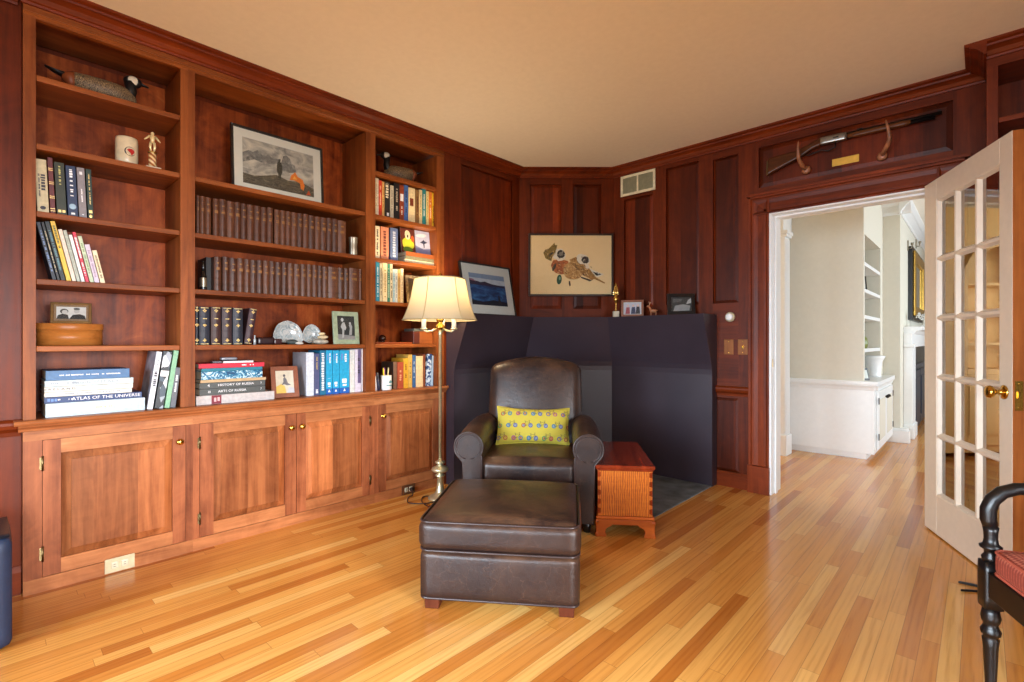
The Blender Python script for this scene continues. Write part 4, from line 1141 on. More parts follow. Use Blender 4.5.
# ---- middle bay, first shelf (z 1.098): ornate dark volumes
Z = SH[0]
GO = 'dark volumes with gold ornaments on the first shelf'
orn = [(195.4, 198.6, 306.5, (36, 40, 52), None), (199.2, 209.8, 307.0, (40, 44, 58), 0), (210.8, 221.0, 307.0, (62, 38, 36), 0), (221.8, 232.2, 307.5, (56, 40, 44), 0), (232.8, 243.0, 308.0, (38, 42, 54), 0)]
ol = ['dark volume half hidden by the post, leftmost of the gold-ornamented set', 'dark navy volume with gold ornaments, second of the set', 'reddish brown volume with gold ornaments, third of the set', 'brown-purple volume with gold ornaments, middle of the set', 'dark blue volume with gold ornaments beside the leaning one']
def ornaments(o, t, h, bul, x0=0):
    b = MB()
    for f in (0.12, 0.52, 0.90):
        z = h * f; c = x0 + t / 2; y = -bul - 0.0007
        for dx, dz in ((0, 0), (0.006, 0), (-0.006, 0), (0, 0.006), (0, -0.006)):
            b.ball((c + dx, y + 0.0005, z + dz), 0.0042, seg=8, rings=4, sc=(1, 0.25, 1))
    b.build('gold_ornament', M_gilt, o)
    dashes(o, x0 + t / 2, h * 0.68, h * 0.70, t * 0.45, M_gilt, 3, y=-bul - 0.0006, gapp=0)
    b = MB()
    for f in (0.02, 0.03, 0.965, 0.975): b.box(x0 + t * 0.12, x0 + t * 0.88, -bul - 0.0004, 0, h * f, h * f + 0.0015)
    b.build('gilt_rule', M_gilt, o)
for (p0, p1, pyt, rgb, _), lab in zip(orn, ol):
    o, t, h = upright(p0, p1, pyt, Z, rgb, lab, old=True, X=-3.10, d=0.17, group=GO)
    ornaments(o, t, h, min(0.007, t * 0.22))
o, t, h = leaning(243.6, 251.6, 257.2, 309.4, Z, (58, 36, 42), 'dark purple-brown volume leaning right at the end of the gold-ornamented set', right=True, X=-3.10, d=0.17, old=True, group=GO)
ornaments(o, t, h, min(0.007, t * 0.22), x0=-t)
# small glass vial
p = on_x(253.9, 344, -3.08)
b = MB(); b.lathe([(0.001, 0), (0.0075, 0), (0.0075, 0.03), (0.004, 0.036), (0.004, 0.046), (0.0045, 0.047), (0.0045, 0.054), (0.001, 0.054)], 14)
tag(b.build('vial', plain('grey_vial', (170, 180, 186), 0.2, 0.3), loc=(-3.078, p.y + 0.004, Z + 0.0005)), 'small pale glass vial beside the leaning volume', 'vial')
# dark wooden box in two blocks
pa, pb = on_x(257.5, 344, -3.12), on_x(283, 344, -3.12)
r = thing('box', 'long dark mahogany box lying in front of the big shell', 'box', (-3.12, pa.y, Z + 0.0005), R90)
Lb = pb.y - pa.y
b = MB(); b.soft((Lb * 0.32, 0.03, 0.022), (Lb * 0.63, 0.06, 0.044), 0.010, None, 8); b.build('body', plain('dark_mahogany', (46, 24, 26), 0.3), r)
b = MB(); b.soft((Lb * 0.82, 0.03, 0.018), (Lb * 0.34, 0.055, 0.036), 0.008, None, 8); b.build('end_block', plain('dark_mahogany2', (60, 28, 28), 0.3), r)
# abalone shells on edge
def shell(px, py_top, w, lab, rot_z):
    p = on_x(px, 344, -3.20); hh = on_x(px, py_top, -3.20).z - Z
    b = MB(); rings = []
    n = 12
    for i in range(n + 1):
        th = (PI / 2) * i / n; rr = math.cos(th)
        ring = []
        for k in range(28):
            a = 2 * PI * k / 28
            sp = 1 + 0.10 * math.cos(a - 0.6) + 0.012 * math.sin(9 * a)
            ring.append((w * max(rr, 0.01) * math.cos(a) * sp, -0.035 * math.sin(th) * 0 + 0.045 * math.sin(th), hh * 0.92 * max(rr, 0.01) * (math.sin(a) if math.sin(a) > 0 else 0.30 * math.sin(a)) * sp))
        rings.append(ring)
    inner = [[(x * 0.93, y - 0.006 if y > 0.006 else y, z * 0.93) for x, y, z in r_] for r_ in rings[::-1]]
    b.loft(rings[::-1], None, caps=False); b.loft(inner[::-1], None, caps=False)
    b.loft([rings[0], [(x * 0.93, y, z * 0.93) for x, y, z in rings[0]]], None, caps=False)
    t = NT('mother_of_pearl'); v = t.obj()
    nz = t.noise(v, 14.0, 4.0, 0.6, 2.5).outputs['Fac']
    c = t.ramp(nz, [(0.3, srgb(110, 128, 134)), (0.45, srgb(176, 186, 188)), (0.55, srgb(206, 206, 202)), (0.68, srgb(136, 160, 166)), (0.8, srgb(190, 176, 178))])
    m = t.done(Base_Color=c, Roughness=0.18, Coat_Weight=0.5)
    o = b.build('shell', m, loc=(-3.20, p.y, Z + hh * 0.30 + 0.004), rot=(-0.22, 0.10, PI / 2 + rot_z))
    return tag(o, lab, 'shell')
shell(287.5, 325.8, 0.095, 'large silvery abalone shell standing on edge behind the dark box', 0.0)
shell(311.5, 328.6, 0.066, 'smaller silvery abalone shell beside the stack of pale stones', 0.0)
# stones / coral
M_stone = plain('pale_stone', (204, 186, 150), 0.7, var=0.2, bump=0.4)
M_dstone = plain('green_stone', (66, 74, 72), 0.5, var=0.3)
for px, X, sz, cm, lab, zz in ((292, -3.11, (0.036, 0.025, 0.016), M_dstone, 'flat grey-green stone in front of the big shell', 0), (299.5, -3.085, (0.026, 0.014, 0.008), M_mat, 'little white card lying at the shelf edge between the shells', 0),
                               (320.5, -3.11, (0.052, 0.035, 0.017), plain('grey_coral', (170, 164, 150), 0.7, var=0.25), 'flat grey stone at the bottom of the stone pile', 0), (322.5, -3.115, (0.036, 0.026, 0.013), M_stone, 'pale tan stone lying on the flat grey stone', 0.034), (322, -3.12, (0.022, 0.018, 0.009), plain('cream_stone', (224, 204, 160), 0.7), 'small cream stone on top of the stone pile', 0.060)):
    p = on_x(px, 344, X)
    b = MB(); rnd = random.Random(px)
    b.ball((0, 0, sz[2]), 1.0, seg=16, rings=10, sc=sz)
    for v in b.bm.verts: v.co += Vector((rnd.uniform(-1, 1), rnd.uniform(-1, 1), 0)) * 0.0015
    tag(b.build('stone' if 'card' not in lab else 'card', cm, loc=(X, p.y, Z + 0.0005 + zz), rot=(0, 0, PI / 2)), lab, 'stone' if 'card' not in lab else 'card')

# ---- picture frames -------------------------------------------------------
def polymesh(name, parent, items, y0=-0.001, step=0.00025):
    """flat artwork: coloured patches laid one over another in the local xz plane"""
    b = MB(); y = y0
    for mat, pts in items:
        b.poly([(x, y, z) for x, z in pts], mat); y -= step
    return b.build(name, items[0][0], parent)
def ell(cx, cz, rx, rz, n=16, a0=0.0, jit=0.0, seed=0):
    rnd = random.Random(seed); out = []
    for k in range(n):
        a = 2 * PI * k / n; q = 1 + rnd.uniform(-jit, jit)
        x, z = rx * math.cos(a) * q, rz * math.sin(a) * q
        out.append((cx + x * math.cos(a0) - z * math.sin(a0), cz + x * math.sin(a0) + z * math.cos(a0)))
    return out
def frame(name, label, loc, rot, w, h, fw, fd, fmat, mat_w=0.0, matm=None, glass=True, leg=False, cat='picture', prof=None):
    """framed picture, bottom centre at origin, facing -y; returns the Empty and the picture rectangle"""
    r = thing(name, label, cat, loc, rot)
    b = MB()
    x0, x1 = -w / 2, w / 2
    b.prism([(x0, -fd / 2, 0), (x1, -fd / 2, 0), (x1 - fw, -fd / 2, fw), (x0 + fw, -fd / 2, fw)], (0, fd, 0))
    b.prism([(x0, -fd / 2, h), (x1, -fd / 2, h), (x1 - fw, -fd / 2, h - fw), (x0 + fw, -fd / 2, h - fw)], (0, fd, 0))
    b.prism([(x0, -fd / 2, 0), (x0 + fw, -fd / 2, fw), (x0 + fw, -fd / 2, h - fw), (x0, -fd / 2, h)], (0, fd, 0))
    b.prism([(x1, -fd / 2, 0), (x1 - fw, -fd / 2, fw), (x1 - fw, -fd / 2, h - fw), (x1, -fd / 2, h)], (0, fd, 0))
    b.build('frame', fmat, r, bevel=0.0015)
    b = MB(); b.box(x0 + fw - 0.001, x1 - fw + 0.001, 0, fd / 2, fw - 0.001, h - fw + 0.001); b.build('backing', M_backing, r)
    if mat_w or matm:
        b = MB(); b.poly([(x0 + fw, -0.0006, fw), (x1 - fw, -0.0006, fw), (x1 - fw, -0.0006, h - fw), (x0 + fw, -0.0006, h - fw)]); b.build('mount', matm or M_mat, r)
    if glass:
        b = MB(); b.poly([(x0 + fw, -fd / 2 + 0.001, fw), (x1 - fw, -fd / 2 + 0.001, fw), (x1 - fw, -fd / 2 + 0.001, h - fw), (x0 + fw, -fd / 2 + 0.001, h - fw)]); b.build('glazing', M_pglass, r)
    if leg:
        b = MB(); a = -rot[0]
        b.prism([(-0.02, fd / 2, h * 0.7), (0.02, fd / 2, h * 0.7), (0.025, fd / 2 + h * 0.28, h * 0.02 + 0.28 * h * math.tan(a) * 0.9), (-0.025, fd / 2 + h * 0.28, h * 0.02 + 0.28 * h * math.tan(a) * 0.9)], (0, 0.003, 0))
        b.build('easel_leg', M_backing, r)
    return r, (x0 + fw + mat_w, x1 - fw - mat_w, fw + mat_w, h - fw - mat_w)
FLAT = lambda nm, rgb: plain('ink_' + nm, rgb, 0.7, var=0.05)
def fr_at(pl, pr, pyb, pyt, X, z):
    a, c = on_x(pl, pyb, X), on_x(pr, pyb, X)
    m = (pl + pr) / 2
    return (a.y + c.y) / 2, c.y - a.y, on_x(m, pyt, X).z - z

def scene_mat(name, stops, scale, dist=2.0, stretch=(1, 1, 1)):
    t = NT(name); v = t.obj()
    n = t.noise(t.mapping(v, scale=stretch), scale, 6.0, 0.6, dist).outputs['Fac']
    return t.done(Base_Color=t.ramp(n, stops), Roughness=0.7)
# battlefield-like smoky landscape on the fourth shelf
X = -3.20
a, c = on_x(231.5, 184, X), on_x(323.5, 201, X)
zt = on_x(231.5, 121.5, X).z
r, (x0, x1, z0, z1) = frame('framed_picture', 'black-framed smoky landscape with a lone figure and orange fire on the middle bay shelf', (X, (a.y + c.y) / 2, SH[3] + 0.002), (-0.06, 0, PI / 2), c.y - a.y, zt - SH[3], 0.014, 0.022, M_blackfr, 0.050, plain('warm_mount', (226, 220, 200), 0.8, var=0.01))
W_, H_ = x1 - x0, z1 - z0
smoke = scene_mat('smoke_print', [(0.3, srgb(112, 108, 100)), (0.45, srgb(160, 154, 140)), (0.6, srgb(198, 188, 166)), (0.75, srgb(222, 212, 188))], 9.0, 1.0, (1, 1, 1.6))
hill = scene_mat('hill_print', [(0.3, srgb(84, 82, 76)), (0.55, srgb(132, 128, 118)), (0.7, srgb(176, 168, 152))], 22.0)
grd = scene_mat('ground_print', [(0.3, srgb(48, 42, 32)), (0.55, srgb(96, 86, 66)), (0.75, srgb(134, 120, 92))], 30.0, 1.0, (1, 1, 3))
def P(*q): return [(x0 + W_ * u, z0 + H_ * v) for u, v in q]
polymesh('print', r, [(smoke, P((0, 0), (1, 0), (1, 1), (0, 1))),
  (hill, P((0, 0.45), (0, 0.66), (0.08, 0.74), (0.14, 0.72), (0.2, 0.79), (0.26, 0.70), (0.34, 0.76), (0.44, 0.70), (0.52, 0.72), (0.5, 0.6), (0.3, 0.52), (0.15, 0.56))),
  (hill, P((0.5, 0.45), (0.52, 0.62), (0.55, 0.80), (0.60, 0.84), (0.65, 0.78), (0.67, 0.68), (0.72, 0.64), (0.74, 0.5), (0.65, 0.45))),
  (grd, P((0, 0), (1, 0), (1, 0.2), (0.8, 0.30), (0.62, 0.26), (0.45, 0.33), (0.3, 0.26), (0.15, 0.2), (0, 0.22))),
  (FLAT('fire', (226, 120, 30)), P((0.64, 0.28), (0.66, 0.40), (0.69, 0.44), (0.72, 0.50), (0.76, 0.40), (0.83, 0.36), (0.86, 0.22), (0.84, 0.10), (0.80, 0.14), (0.79, 0.26), (0.7, 0.3))),
  (FLAT('ember', (196, 76, 24)), P((0.88, 0.02), (0.92, 0.14), (0.95, 0.03))),
  (FLAT('fire2', (246, 170, 60)), P((0.68, 0.32), (0.71, 0.40), (0.75, 0.33))),
  (FLAT('figure', (58, 54, 40)), P((0.455, 0.42), (0.46, 0.56), (0.475, 0.64), (0.485, 0.645), (0.482, 0.69), (0.495, 0.71), (0.51, 0.69), (0.507, 0.645), (0.52, 0.63), (0.535, 0.55), (0.535, 0.42), (0.515, 0.34), (0.515, 0.26), (0.475, 0.26), (0.475, 0.36)))])

# small photo on the round wooden box, first shelf of the left bay
pa, pb = on_x(37.2, 345, -3.12), on_x(104.8, 345, -3.12)
Lx = (pb.y - pa.y) * 1.05; zt = on_x(70, 323.4, -3.12).z
r = thing('oval_box', 'oval bentwood box with a lid on the first shelf of the left bay', 'box', (-3.205, (pa.y + pb.y) / 2, SH[0] + 0.0005), R90)
W_bent = wood('bentwood', (150, 86, 34), (190, 120, 56), (212, 148, 84), 'x', rough=0.28, figure=0.3)
b = MB(); hb = zt - SH[0]
def ovl(k, z, n=40): return [(Lx / 2 * k * math.cos(2 * PI * q / n), 0.085 * k * math.sin(2 * PI * q / n), z) for q in range(n)]
b.loft([ovl(0.975, 0), ovl(0.975, hb - 0.028)], None); b.build('body', W_bent, r)
b = MB(); b.loft([ovl(1.0, hb - 0.030), ovl(1.0, hb - 0.002), ovl(0.985, hb)], None); b.build('lid', W_bent, r, bevel=0.0015)
zt2 = zt + 0.001
pa, pb = on_x(50.5, 323, -3.17), on_x(92, 323, -3.17)
hh = on_x(55, 301.5, -3.17).z - zt2
r, (x0, x1, z0, z1) = frame('photo_frame', 'small bronze photo frame of two people standing on the oval box', (-3.185, (pa.y + pb.y) / 2, zt2 + 0.001), (-0.2, 0, PI / 2 - 0.12), pb.y - pa.y, hh, 0.012, 0.010, plain('bronze', (110, 82, 44), 0.35, 0.6), 0.009, plain('tan_mount', (120, 92, 60)), leg=True, cat='photo frame')
W_, H_ = x1 - x0, z1 - z0
bw = lambda v: FLAT('bw%d' % v, (v, v, int(v * 0.98)))
polymesh('photo', r, [(bw(196), P((0, 0), (1, 0), (1, 1), (0, 1))), (bw(40), P((0.0, 0), (0.42, 0), (0.38, 0.35), (0.2, 0.42), (0.05, 0.3))), (bw(30), P((0.42, 0), (1.0, 0), (0.95, 0.3), (0.78, 0.42), (0.55, 0.36))), (bw(60), [(x0 + W_ * u, z0 + H_ * v) for u, v in ell(0.26, 0.62, 0.14, 0.22)]), (bw(176), [(x0 + W_ * u, z0 + H_ * v) for u, v in ell(0.28, 0.56, 0.10, 0.18)]), (bw(170), [(x0 + W_ * u, z0 + H_ * v) for u, v in ell(0.68, 0.68, 0.10, 0.22)]), (bw(80), [(x0 + W_ * u, z0 + H_ * v) for u, v in ell(0.68, 0.84, 0.11, 0.10)])])

# green frame on the first shelf of the middle bay
cy_, w_, h_ = fr_at(333.5, 359.5, 343.5, 311.6, -3.09, SH[0])
r, (x0, x1, z0, z1) = frame('photo_frame', 'pale green photo frame with a black and white portrait on the middle bay first shelf', (-3.09, cy_, SH[0] + 0.001), (-0.10, 0, PI / 2 + 0.05), w_, h_, 0.030, 0.014, plain('sage_green', (150, 166, 138), 0.45, var=0.12), 0.0, leg=True, cat='photo frame')
W_, H_ = x1 - x0, z1 - z0
polymesh('photo', r, [(bw(52), P((0, 0), (1, 0), (1, 1), (0, 1))), (bw(150), P((0, 0), (1, 0), (1, 0.16), (0, 0.24))), (bw(190), P((0.2, 0.55), (0.3, 0.72), (0.42, 0.74), (0.52, 0.5), (0.46, 0.4), (0.4, 0.42), (0.34, 0.08), (0.26, 0.08), (0.28, 0.42))), (bw(206), [(x0 + W_ * u, z0 + H_ * v) for u, v in ell(0.3, 0.84, 0.08, 0.08)]), (bw(170), P((0.66, 0.2), (0.72, 0.5), (0.66, 0.62), (0.78, 0.72), (0.86, 0.56), (0.82, 0.2))), (bw(200), [(x0 + W_ * u, z0 + H_ * v) for u, v in ell(0.74, 0.7, 0.06, 0.05)])])

# brown frame on the worktop
cy_, w_, h_ = fr_at(272.5, 299, 397, 366.6, -3.11, HC)
r, (x0, x1, z0, z1) = frame('photo_frame', 'reddish brown photo frame leaning between the flat stack and the grey book', (-3.10, cy_ - 0.005, HC + 0.0015), (-0.30, 0.0, PI / 2 - 0.18), w_ * 0.98, h_ * 1.03, 0.027, 0.014, plain('red_brown_frame', (136, 78, 52), 0.4, var=0.12), 0.0, leg=True, cat='photo frame')
W_, H_ = x1 - x0, z1 - z0
polymesh('photo', r, [(FLAT('haze', (212, 206, 186)), P((0, 0), (1, 0), (1, 1), (0, 1))), (FLAT('yellow', (224, 190, 96)), P((0, 0), (0.55, 0), (0.5, 0.3), (0.3, 0.42), (0, 0.3))), (FLAT('greyfig', (110, 110, 116)), P((0.3, 0.35), (0.42, 0.5), (0.42, 0.66), (0.5, 0.72), (0.6, 0.62), (0.66, 0.45), (0.85, 0.35), (0.6, 0.34), (0.46, 0.4))), (FLAT('head', (90, 84, 88)), [(x0 + W_ * u, z0 + H_ * v) for u, v in ell(0.48, 0.78, 0.07, 0.06)]), (FLAT('snowy', (196, 198, 204)), P((0.6, 0), (1, 0), (1, 0.22), (0.7, 0.28)))])

# ---- middle bay, worktop: flat stack
GR = 'books lying in the flat stack in the middle bay'
o, th, L, z1_ = fl(196.2, 274.4, 393.6, ZW, (188, 182, 180), 'thick grey-white book with a maroon label at the bottom of the middle stack', GR, d=0.25)
band(o, 0.001, th - 0.002, L * 0.70, L * 0.82, plain('maroon', (120, 26, 44))); dashes(o, th * 0.5, L * 0.72, L * 0.80, th * 0.5, plain('pale_pink', (214, 170, 170)), 51, y=-0.0009)
o, th, L, z2_ = fl(199.4, 265.2, 387.4, z1_, (74, 78, 76), 'dark grey book titled Arts of Russia in the middle stack', GR, d=0.22)
ftext(o, 'ARTS OF RUSSIA', 0.018, M_wink, th, L, 0.48, sx=1.1); ftext(o, 'III', 0.018, M_wink, th, L, 0.14); ftext(o, '7', 0.016, M_wink, th, L, 0.93)
o, th, L, z3_ = fl(199.4, 265.2, 381.6, z2_, (76, 80, 78), 'dark grey book titled History of Russia above Arts of Russia', GR, d=0.22)
ftext(o, 'HISTORY OF RUSSIA', 0.018, M_wink, th, L, 0.54, sx=1.15); ftext(o, '4', 0.022, M_wink, th, L, 0.13); ftext(o, '7', 0.016, M_wink, th, L, 0.93)
o, th, L, z4_ = fl(200.4, 266.0, 378.6, z3_, (186, 158, 118), 'thin tan book between the grey history and the blue patterned book', GR, d=0.22)
def delft():
    t = NT('blue_swirl_spine'); n = t.noise(t.obj(), 22.0, 4.0, 0.6, 3.5).outputs['Fac']
    c = t.ramp(n, [(0.40, srgb(16, 66, 104)), (0.50, srgb(40, 130, 170)), (0.57, srgb(190, 220, 226)), (0.64, srgb(236, 242, 240)), (0.7, srgb(60, 150, 180))])
    return t.done(Base_Color=c, Roughness=0.35)
o, th, L, z5_ = fl(201.2, 262.4, 370.6, z4_, (40, 120, 160), 'blue and white swirl-patterned book in the middle stack', GR, d=0.21, cover=delft())
o, th, L, z6_ = fl(201.4, 262.4, 367.6, z5_, (24, 118, 140), 'thin teal book under the red one', GR, d=0.21)
o, th, L, z7_ = fl(198.6, 264.4, 363.0, z6_, (196, 28, 56), 'thin red book near the top of the middle stack', GR, d=0.22)
fdash(o, th, L, 0.62, 0.85, 0.008, M_wink, 52)
o, th, L, z8_ = fl(223.6, 253.4, 360.4, z7_, (232, 230, 232), 'little white booklet with a dark cover on the red book', GR, d=0.10)
b = MB(); b.box(th - 0.0035, th - 0.0005, -0.0008, 0.1, 0.0, L); b.build('dark_cover', M_ink, o)
p = on_x(218, 362, X1)
b = MB(); b.box(-0.022, 0.022, -0.02, 0.03, 0, 0.012); tag(b.build('case', plain('grey_case', (96, 96, 104), 0.3), loc=(X1 - 0.03, p.y, z7_ + 0.0008), rot=R90, bevel=0.003), 'small dark grey case on the red book', 'case')
p = on_x(232, 358, X1)
b = MB(); b.soft((0, 0, 0.008), (0.085, 0.035, 0.016), 0.007, None, 6); tag(b.build('spectacle_case', plain('silver_case', (170, 172, 180), 0.3, 0.4), loc=(X1 - 0.06, p.y, z8_ + 0.0015), rot=R90), 'silvery spectacle case on top of the middle stack', 'case')

# ---- middle bay, worktop: upright row
GU = 'tall books standing at the right of the middle bay'
o, t, h = upright(306.4, 314.0, 352.6, HC, (206, 214, 224), 'large grey-white book with its cover showing at the left of the blue row', d=0.2, group=GU)
b = MB(); b.box(-0.001, 0, 0.004, 0.199, 0.001, h - 0.001); b.build('jacket', plain('grey_board', (150, 150, 158), 0.5), o)
o, t, h = upright(314.4, 319.6, 353.6, HC, (74, 80, 120), 'slate-violet book between the grey book and the teal one', group=GU); dashes(o, t / 2, h * 0.62, h * 0.92, t * 0.3, M_gilt, 55); dashes(o, t / 2, h * 0.05, h * 0.14, t * 0.5, M_wink, 56)
o, t, h = upright(320.0, 325.8, 350.6, HC, (22, 106, 142), 'dark teal book with white spine title left of the three bright blue volumes', group=GU); dashes(o, t / 2, h * 0.10, h * 0.94, t * 0.5, M_wink, 87, gapp=0.06)
M_dblue = plain('deep_blue', (20, 90, 176))
for p0, p1, lab in ((326.2, 332.4, 'bright blue volume, left one of the three'), (332.8, 339.2, 'bright blue volume, middle one of the three'), (339.6, 349.4, 'wider bright blue volume, right one of the three')):
    o, t, h = upright(p0, p1, 350.4, HC, (28, 160, 206), lab + ' with a dark blue foot', group=GU)
    band(o, 0, t, 0.0, h * 0.13, M_dblue, 'dark_foot'); dashes(o, t / 2, h * 0.17, h * 0.36, t * 0.5, M_wink, 57); dashes(o, t * 0.62, h * 0.68, h * 0.93, t * 0.25, M_wink, 58); dashes(o, t * 0.25, h * 0.78, h * 0.92, t * 0.18, plain('violet_ink', (120, 130, 200)), 59)
    b = MB(); b.prism([(t / 2 - 0.008, -0.0009, 0.014), (t / 2 + 0.008, -0.0009, 0.014), (t / 2, -0.0009, 0.032)], (0, 0.0004, 0)); b.build('emblem', M_wink, o)
o, t, h = upright(350.0, 354.8, 349.8, HC, (206, 210, 208), 'pale grey-white book right of the blue volumes', group=GU)
o, t, h = upright(355.2, 361.0, 349.4, HC, (216, 210, 224), 'white book with a purple title strip', group=GU); band(o, t * 0.45, t, 0.06, h, plain('purple_grey', (104, 92, 128))); dashes(o, t * 0.62, h * 0.40, h * 0.80, t * 0.34, M_ink, 88, y=-0.0009)
o, t, h = upright(361.8, 366.0, 348.8, HC, (228, 224, 226), 'plain white book against the post at the right of the middle bay', group=GU)

# ---- right bay, fourth shelf (z 2.002)
def cpx(c): return 365 + c / 7.576
Z = SH[3]; GA = 'paperbacks on the upper shelf of the narrow bay'
rr_ = [(80, 92, 288, (224, 206, 168), 'thin cream paperback at the left end of the upper narrow shelf', (120, 70, 60)), (93, 104, 292, (226, 214, 190), 'slim off-white paperback beside the red one', (120, 110, 100)), (105, 129, 306, (202, 62, 34), 'orange-red paperback on the upper narrow shelf', (240, 210, 180)), (130, 148, 316, (214, 170, 100), 'tan paperback left of the black one with white lettering', (150, 90, 50)),
 (149, 190, 318, (30, 26, 26), 'black paperback with bold cream lettering', (230, 220, 190)), (191, 218, 345, (190, 182, 158), 'light grey paperback between the two black ones', (120, 110, 100)), (221, 262, 328, (22, 22, 24), 'black paperback with grey title', (170, 160, 140)), (263, 296, 342, (140, 60, 30), 'rust-brown paperback with white label left of the blue one', (230, 225, 215)),
 (297, 328, 343, (66, 104, 166), 'blue paperback on the upper narrow shelf', (30, 40, 80)), (330, 380, 364, (232, 212, 164), 'thick cream book with a brown title square', None), (382, 410, 378, (138, 104, 60), 'olive-brown book right of the thick cream one', (90, 40, 30)), (411, 434, 378, (226, 204, 150), 'cream paperback left of the teal one', (160, 140, 90)),
 (435, 462, 368, (44, 138, 140), 'teal paperback with white title', (240, 236, 220)), (465, 484, 388, (234, 212, 140), 'pale yellow paperback right of the teal one', (170, 130, 60)), (485, 507, 392, (224, 130, 50), 'orange paperback second from the right end', (240, 220, 180)), (509, 550, 404, (238, 192, 40), 'bright yellow book at the right end of the upper narrow shelf', (60, 40, 20))]
for k, (c0, c1, ct, rgb, lab, tc) in enumerate(rr_):
    o, t, h = upright(cpx(c0), cpx(c1), 140 + ct / 7.576, Z, rgb, lab, group=GA, d=0.13)
    if tc is None: band(o, t * 0.2, t * 0.75, h * 0.48, h * 0.7, plain('brown_square', (120, 52, 30)))
    elif k == 4: dashes(o, t * 0.45, h * 0.55, h * 0.95, t * 0.6, plain('tt%d' % k, tc), k, gapp=0.1); band(o, t * 0.4, t * 0.8, h * 0.05, h * 0.14, M_wink, 'stamp')
    elif k == 15: dashes(o, t * 0.6, h * 0.12, h * 0.62, t * 0.5, plain('tt%d' % k, tc), 89, gapp=0.08)
    elif k == 7: band(o, t * 0.15, t * 0.85, h * 0.55, h * 0.75, M_wink); dashes(o, t / 2, h * 0.1, h * 0.4, t * 0.3, plain('tt%d' % k, tc), k)
    else: dashes(o, t / 2, h * 0.25, h * 0.85, t * 0.35, plain('tt%d' % k, tc), k + 60)
# ---- right bay, third shelf (z 1.700)
def cpy(c): return 215 + c / 7.576
Z = SH[2]; GB = 'books standing on the middle shelf of the narrow bay'
for c0, c1, ct, rgb, lab, tc in ((76, 113, 84, (220, 204, 170), 'cream book with dark spine title, left of the salmon one', (60, 60, 60)), (121, 180, 92, (206, 134, 100), 'salmon book with dark title in the narrow bay', (110, 50, 40)), (192, 250, 100, (88, 104, 142), 'slate-blue book left of the bird picture', (190, 196, 210))):
    o, t, h = upright(cpx(c0), cpx(c1), cpy(ct), Z, rgb, lab, group=GB, d=0.13); dashes(o, t / 2, h * 0.12, h * 0.9, t * 0.4, plain('rt%d' % c0, tc), c0, gapp=0.12)
# flat books under the cards
X1b, X1 = X1, -3.085
o, th, L, z1_ = fl(cpx(300), cpx(532), cpy(347), Z, (226, 214, 180), 'thick cream book lying flat at the bottom under the cards in the narrow bay', 'flat books under the picture cards', d=0.17)
o, th, L, z2_ = fl(cpx(305), cpx(540), cpy(322), z1_, (112, 108, 84), 'grey-olive book lying between the cream and the brown one', 'flat books under the picture cards', d=0.17)
o, th, L, z3_ = fl(cpx(310), cpx(538), cpy(290), z2_, (146, 78, 36), 'orange-brown book lying flat directly under the cards', 'flat books under the picture cards', d=0.17)
X1 = X1b
def card(c0, c1, ct, cb, lab, art, th):
    X = -3.13
    a, c = on_x(cpx(c0), 250, X), on_x(cpx(c1), 250, X); zt = on_x(cpx((c0 + c1) / 2), cpy(ct), X).z
    w, h = c.y - a.y, zt - z3_
    r = thing('picture_card', lab, 'card', (X, (a.y + c.y) / 2, z3_ + 0.001), (-0.12, 0, PI / 2 + th))
    b = MB(); b.box(-w / 2, w / 2, 0, 0.003, 0, h); b.build('card_stock', M_mat, r)
    polymesh('print', r, [(m, [(-w / 2 + w * u, h * v) for u, v in pts]) for m, pts in art], y0=-0.0006)
card(276, 384, 100, 275, 'picture card of a green and white bird on dark ground in the narrow bay', [(FLAT('maroon', (96, 40, 24)), [(0, 0), (1, 0), (1, 1), (0, 1)]), (FLAT('lime', (190, 200, 50)), ell(0.5, 0.36, 0.40, 0.28, 14, 0, 0.1)), (FLAT('green', (96, 130, 40)), ell(0.46, 0.12, 0.32, 0.13, 12, 0, 0.15)), (FLAT('cream', (230, 216, 180)), ell(0.5, 0.74, 0.2, 0.2, 12)), (FLAT('orange', (200, 90, 40)), ell(0.84, 0.6, 0.12, 0.14, 10)), (FLAT('black', (24, 20, 18)), ell(0.5, 0.68, 0.05, 0.07, 10))], 0)
card(388, 502, 120, 295, 'picture card of a small dark bird over pale blue snow in the narrow bay', [(FLAT('snow', (186, 190, 214)), [(0, 0), (1, 0), (1, 1), (0, 1)]), (FLAT('blue', (126, 132, 170)), [(0, 0), (1, 0), (1, 0.3), (0.5, 0.22), (0, 0.36)]), (FLAT('white', (226, 228, 236)), ell(0.4, 0.8, 0.34, 0.08, 12, 0.1, 0.1)), (FLAT('slate', (54, 58, 84)), [(0.3, 0.5), (0.5, 0.46), (0.52, 0.3), (0.58, 0.3), (0.58, 0.46), (0.78, 0.54), (0.6, 0.58), (0.54, 0.64), (0.46, 0.58)])], -0.05)
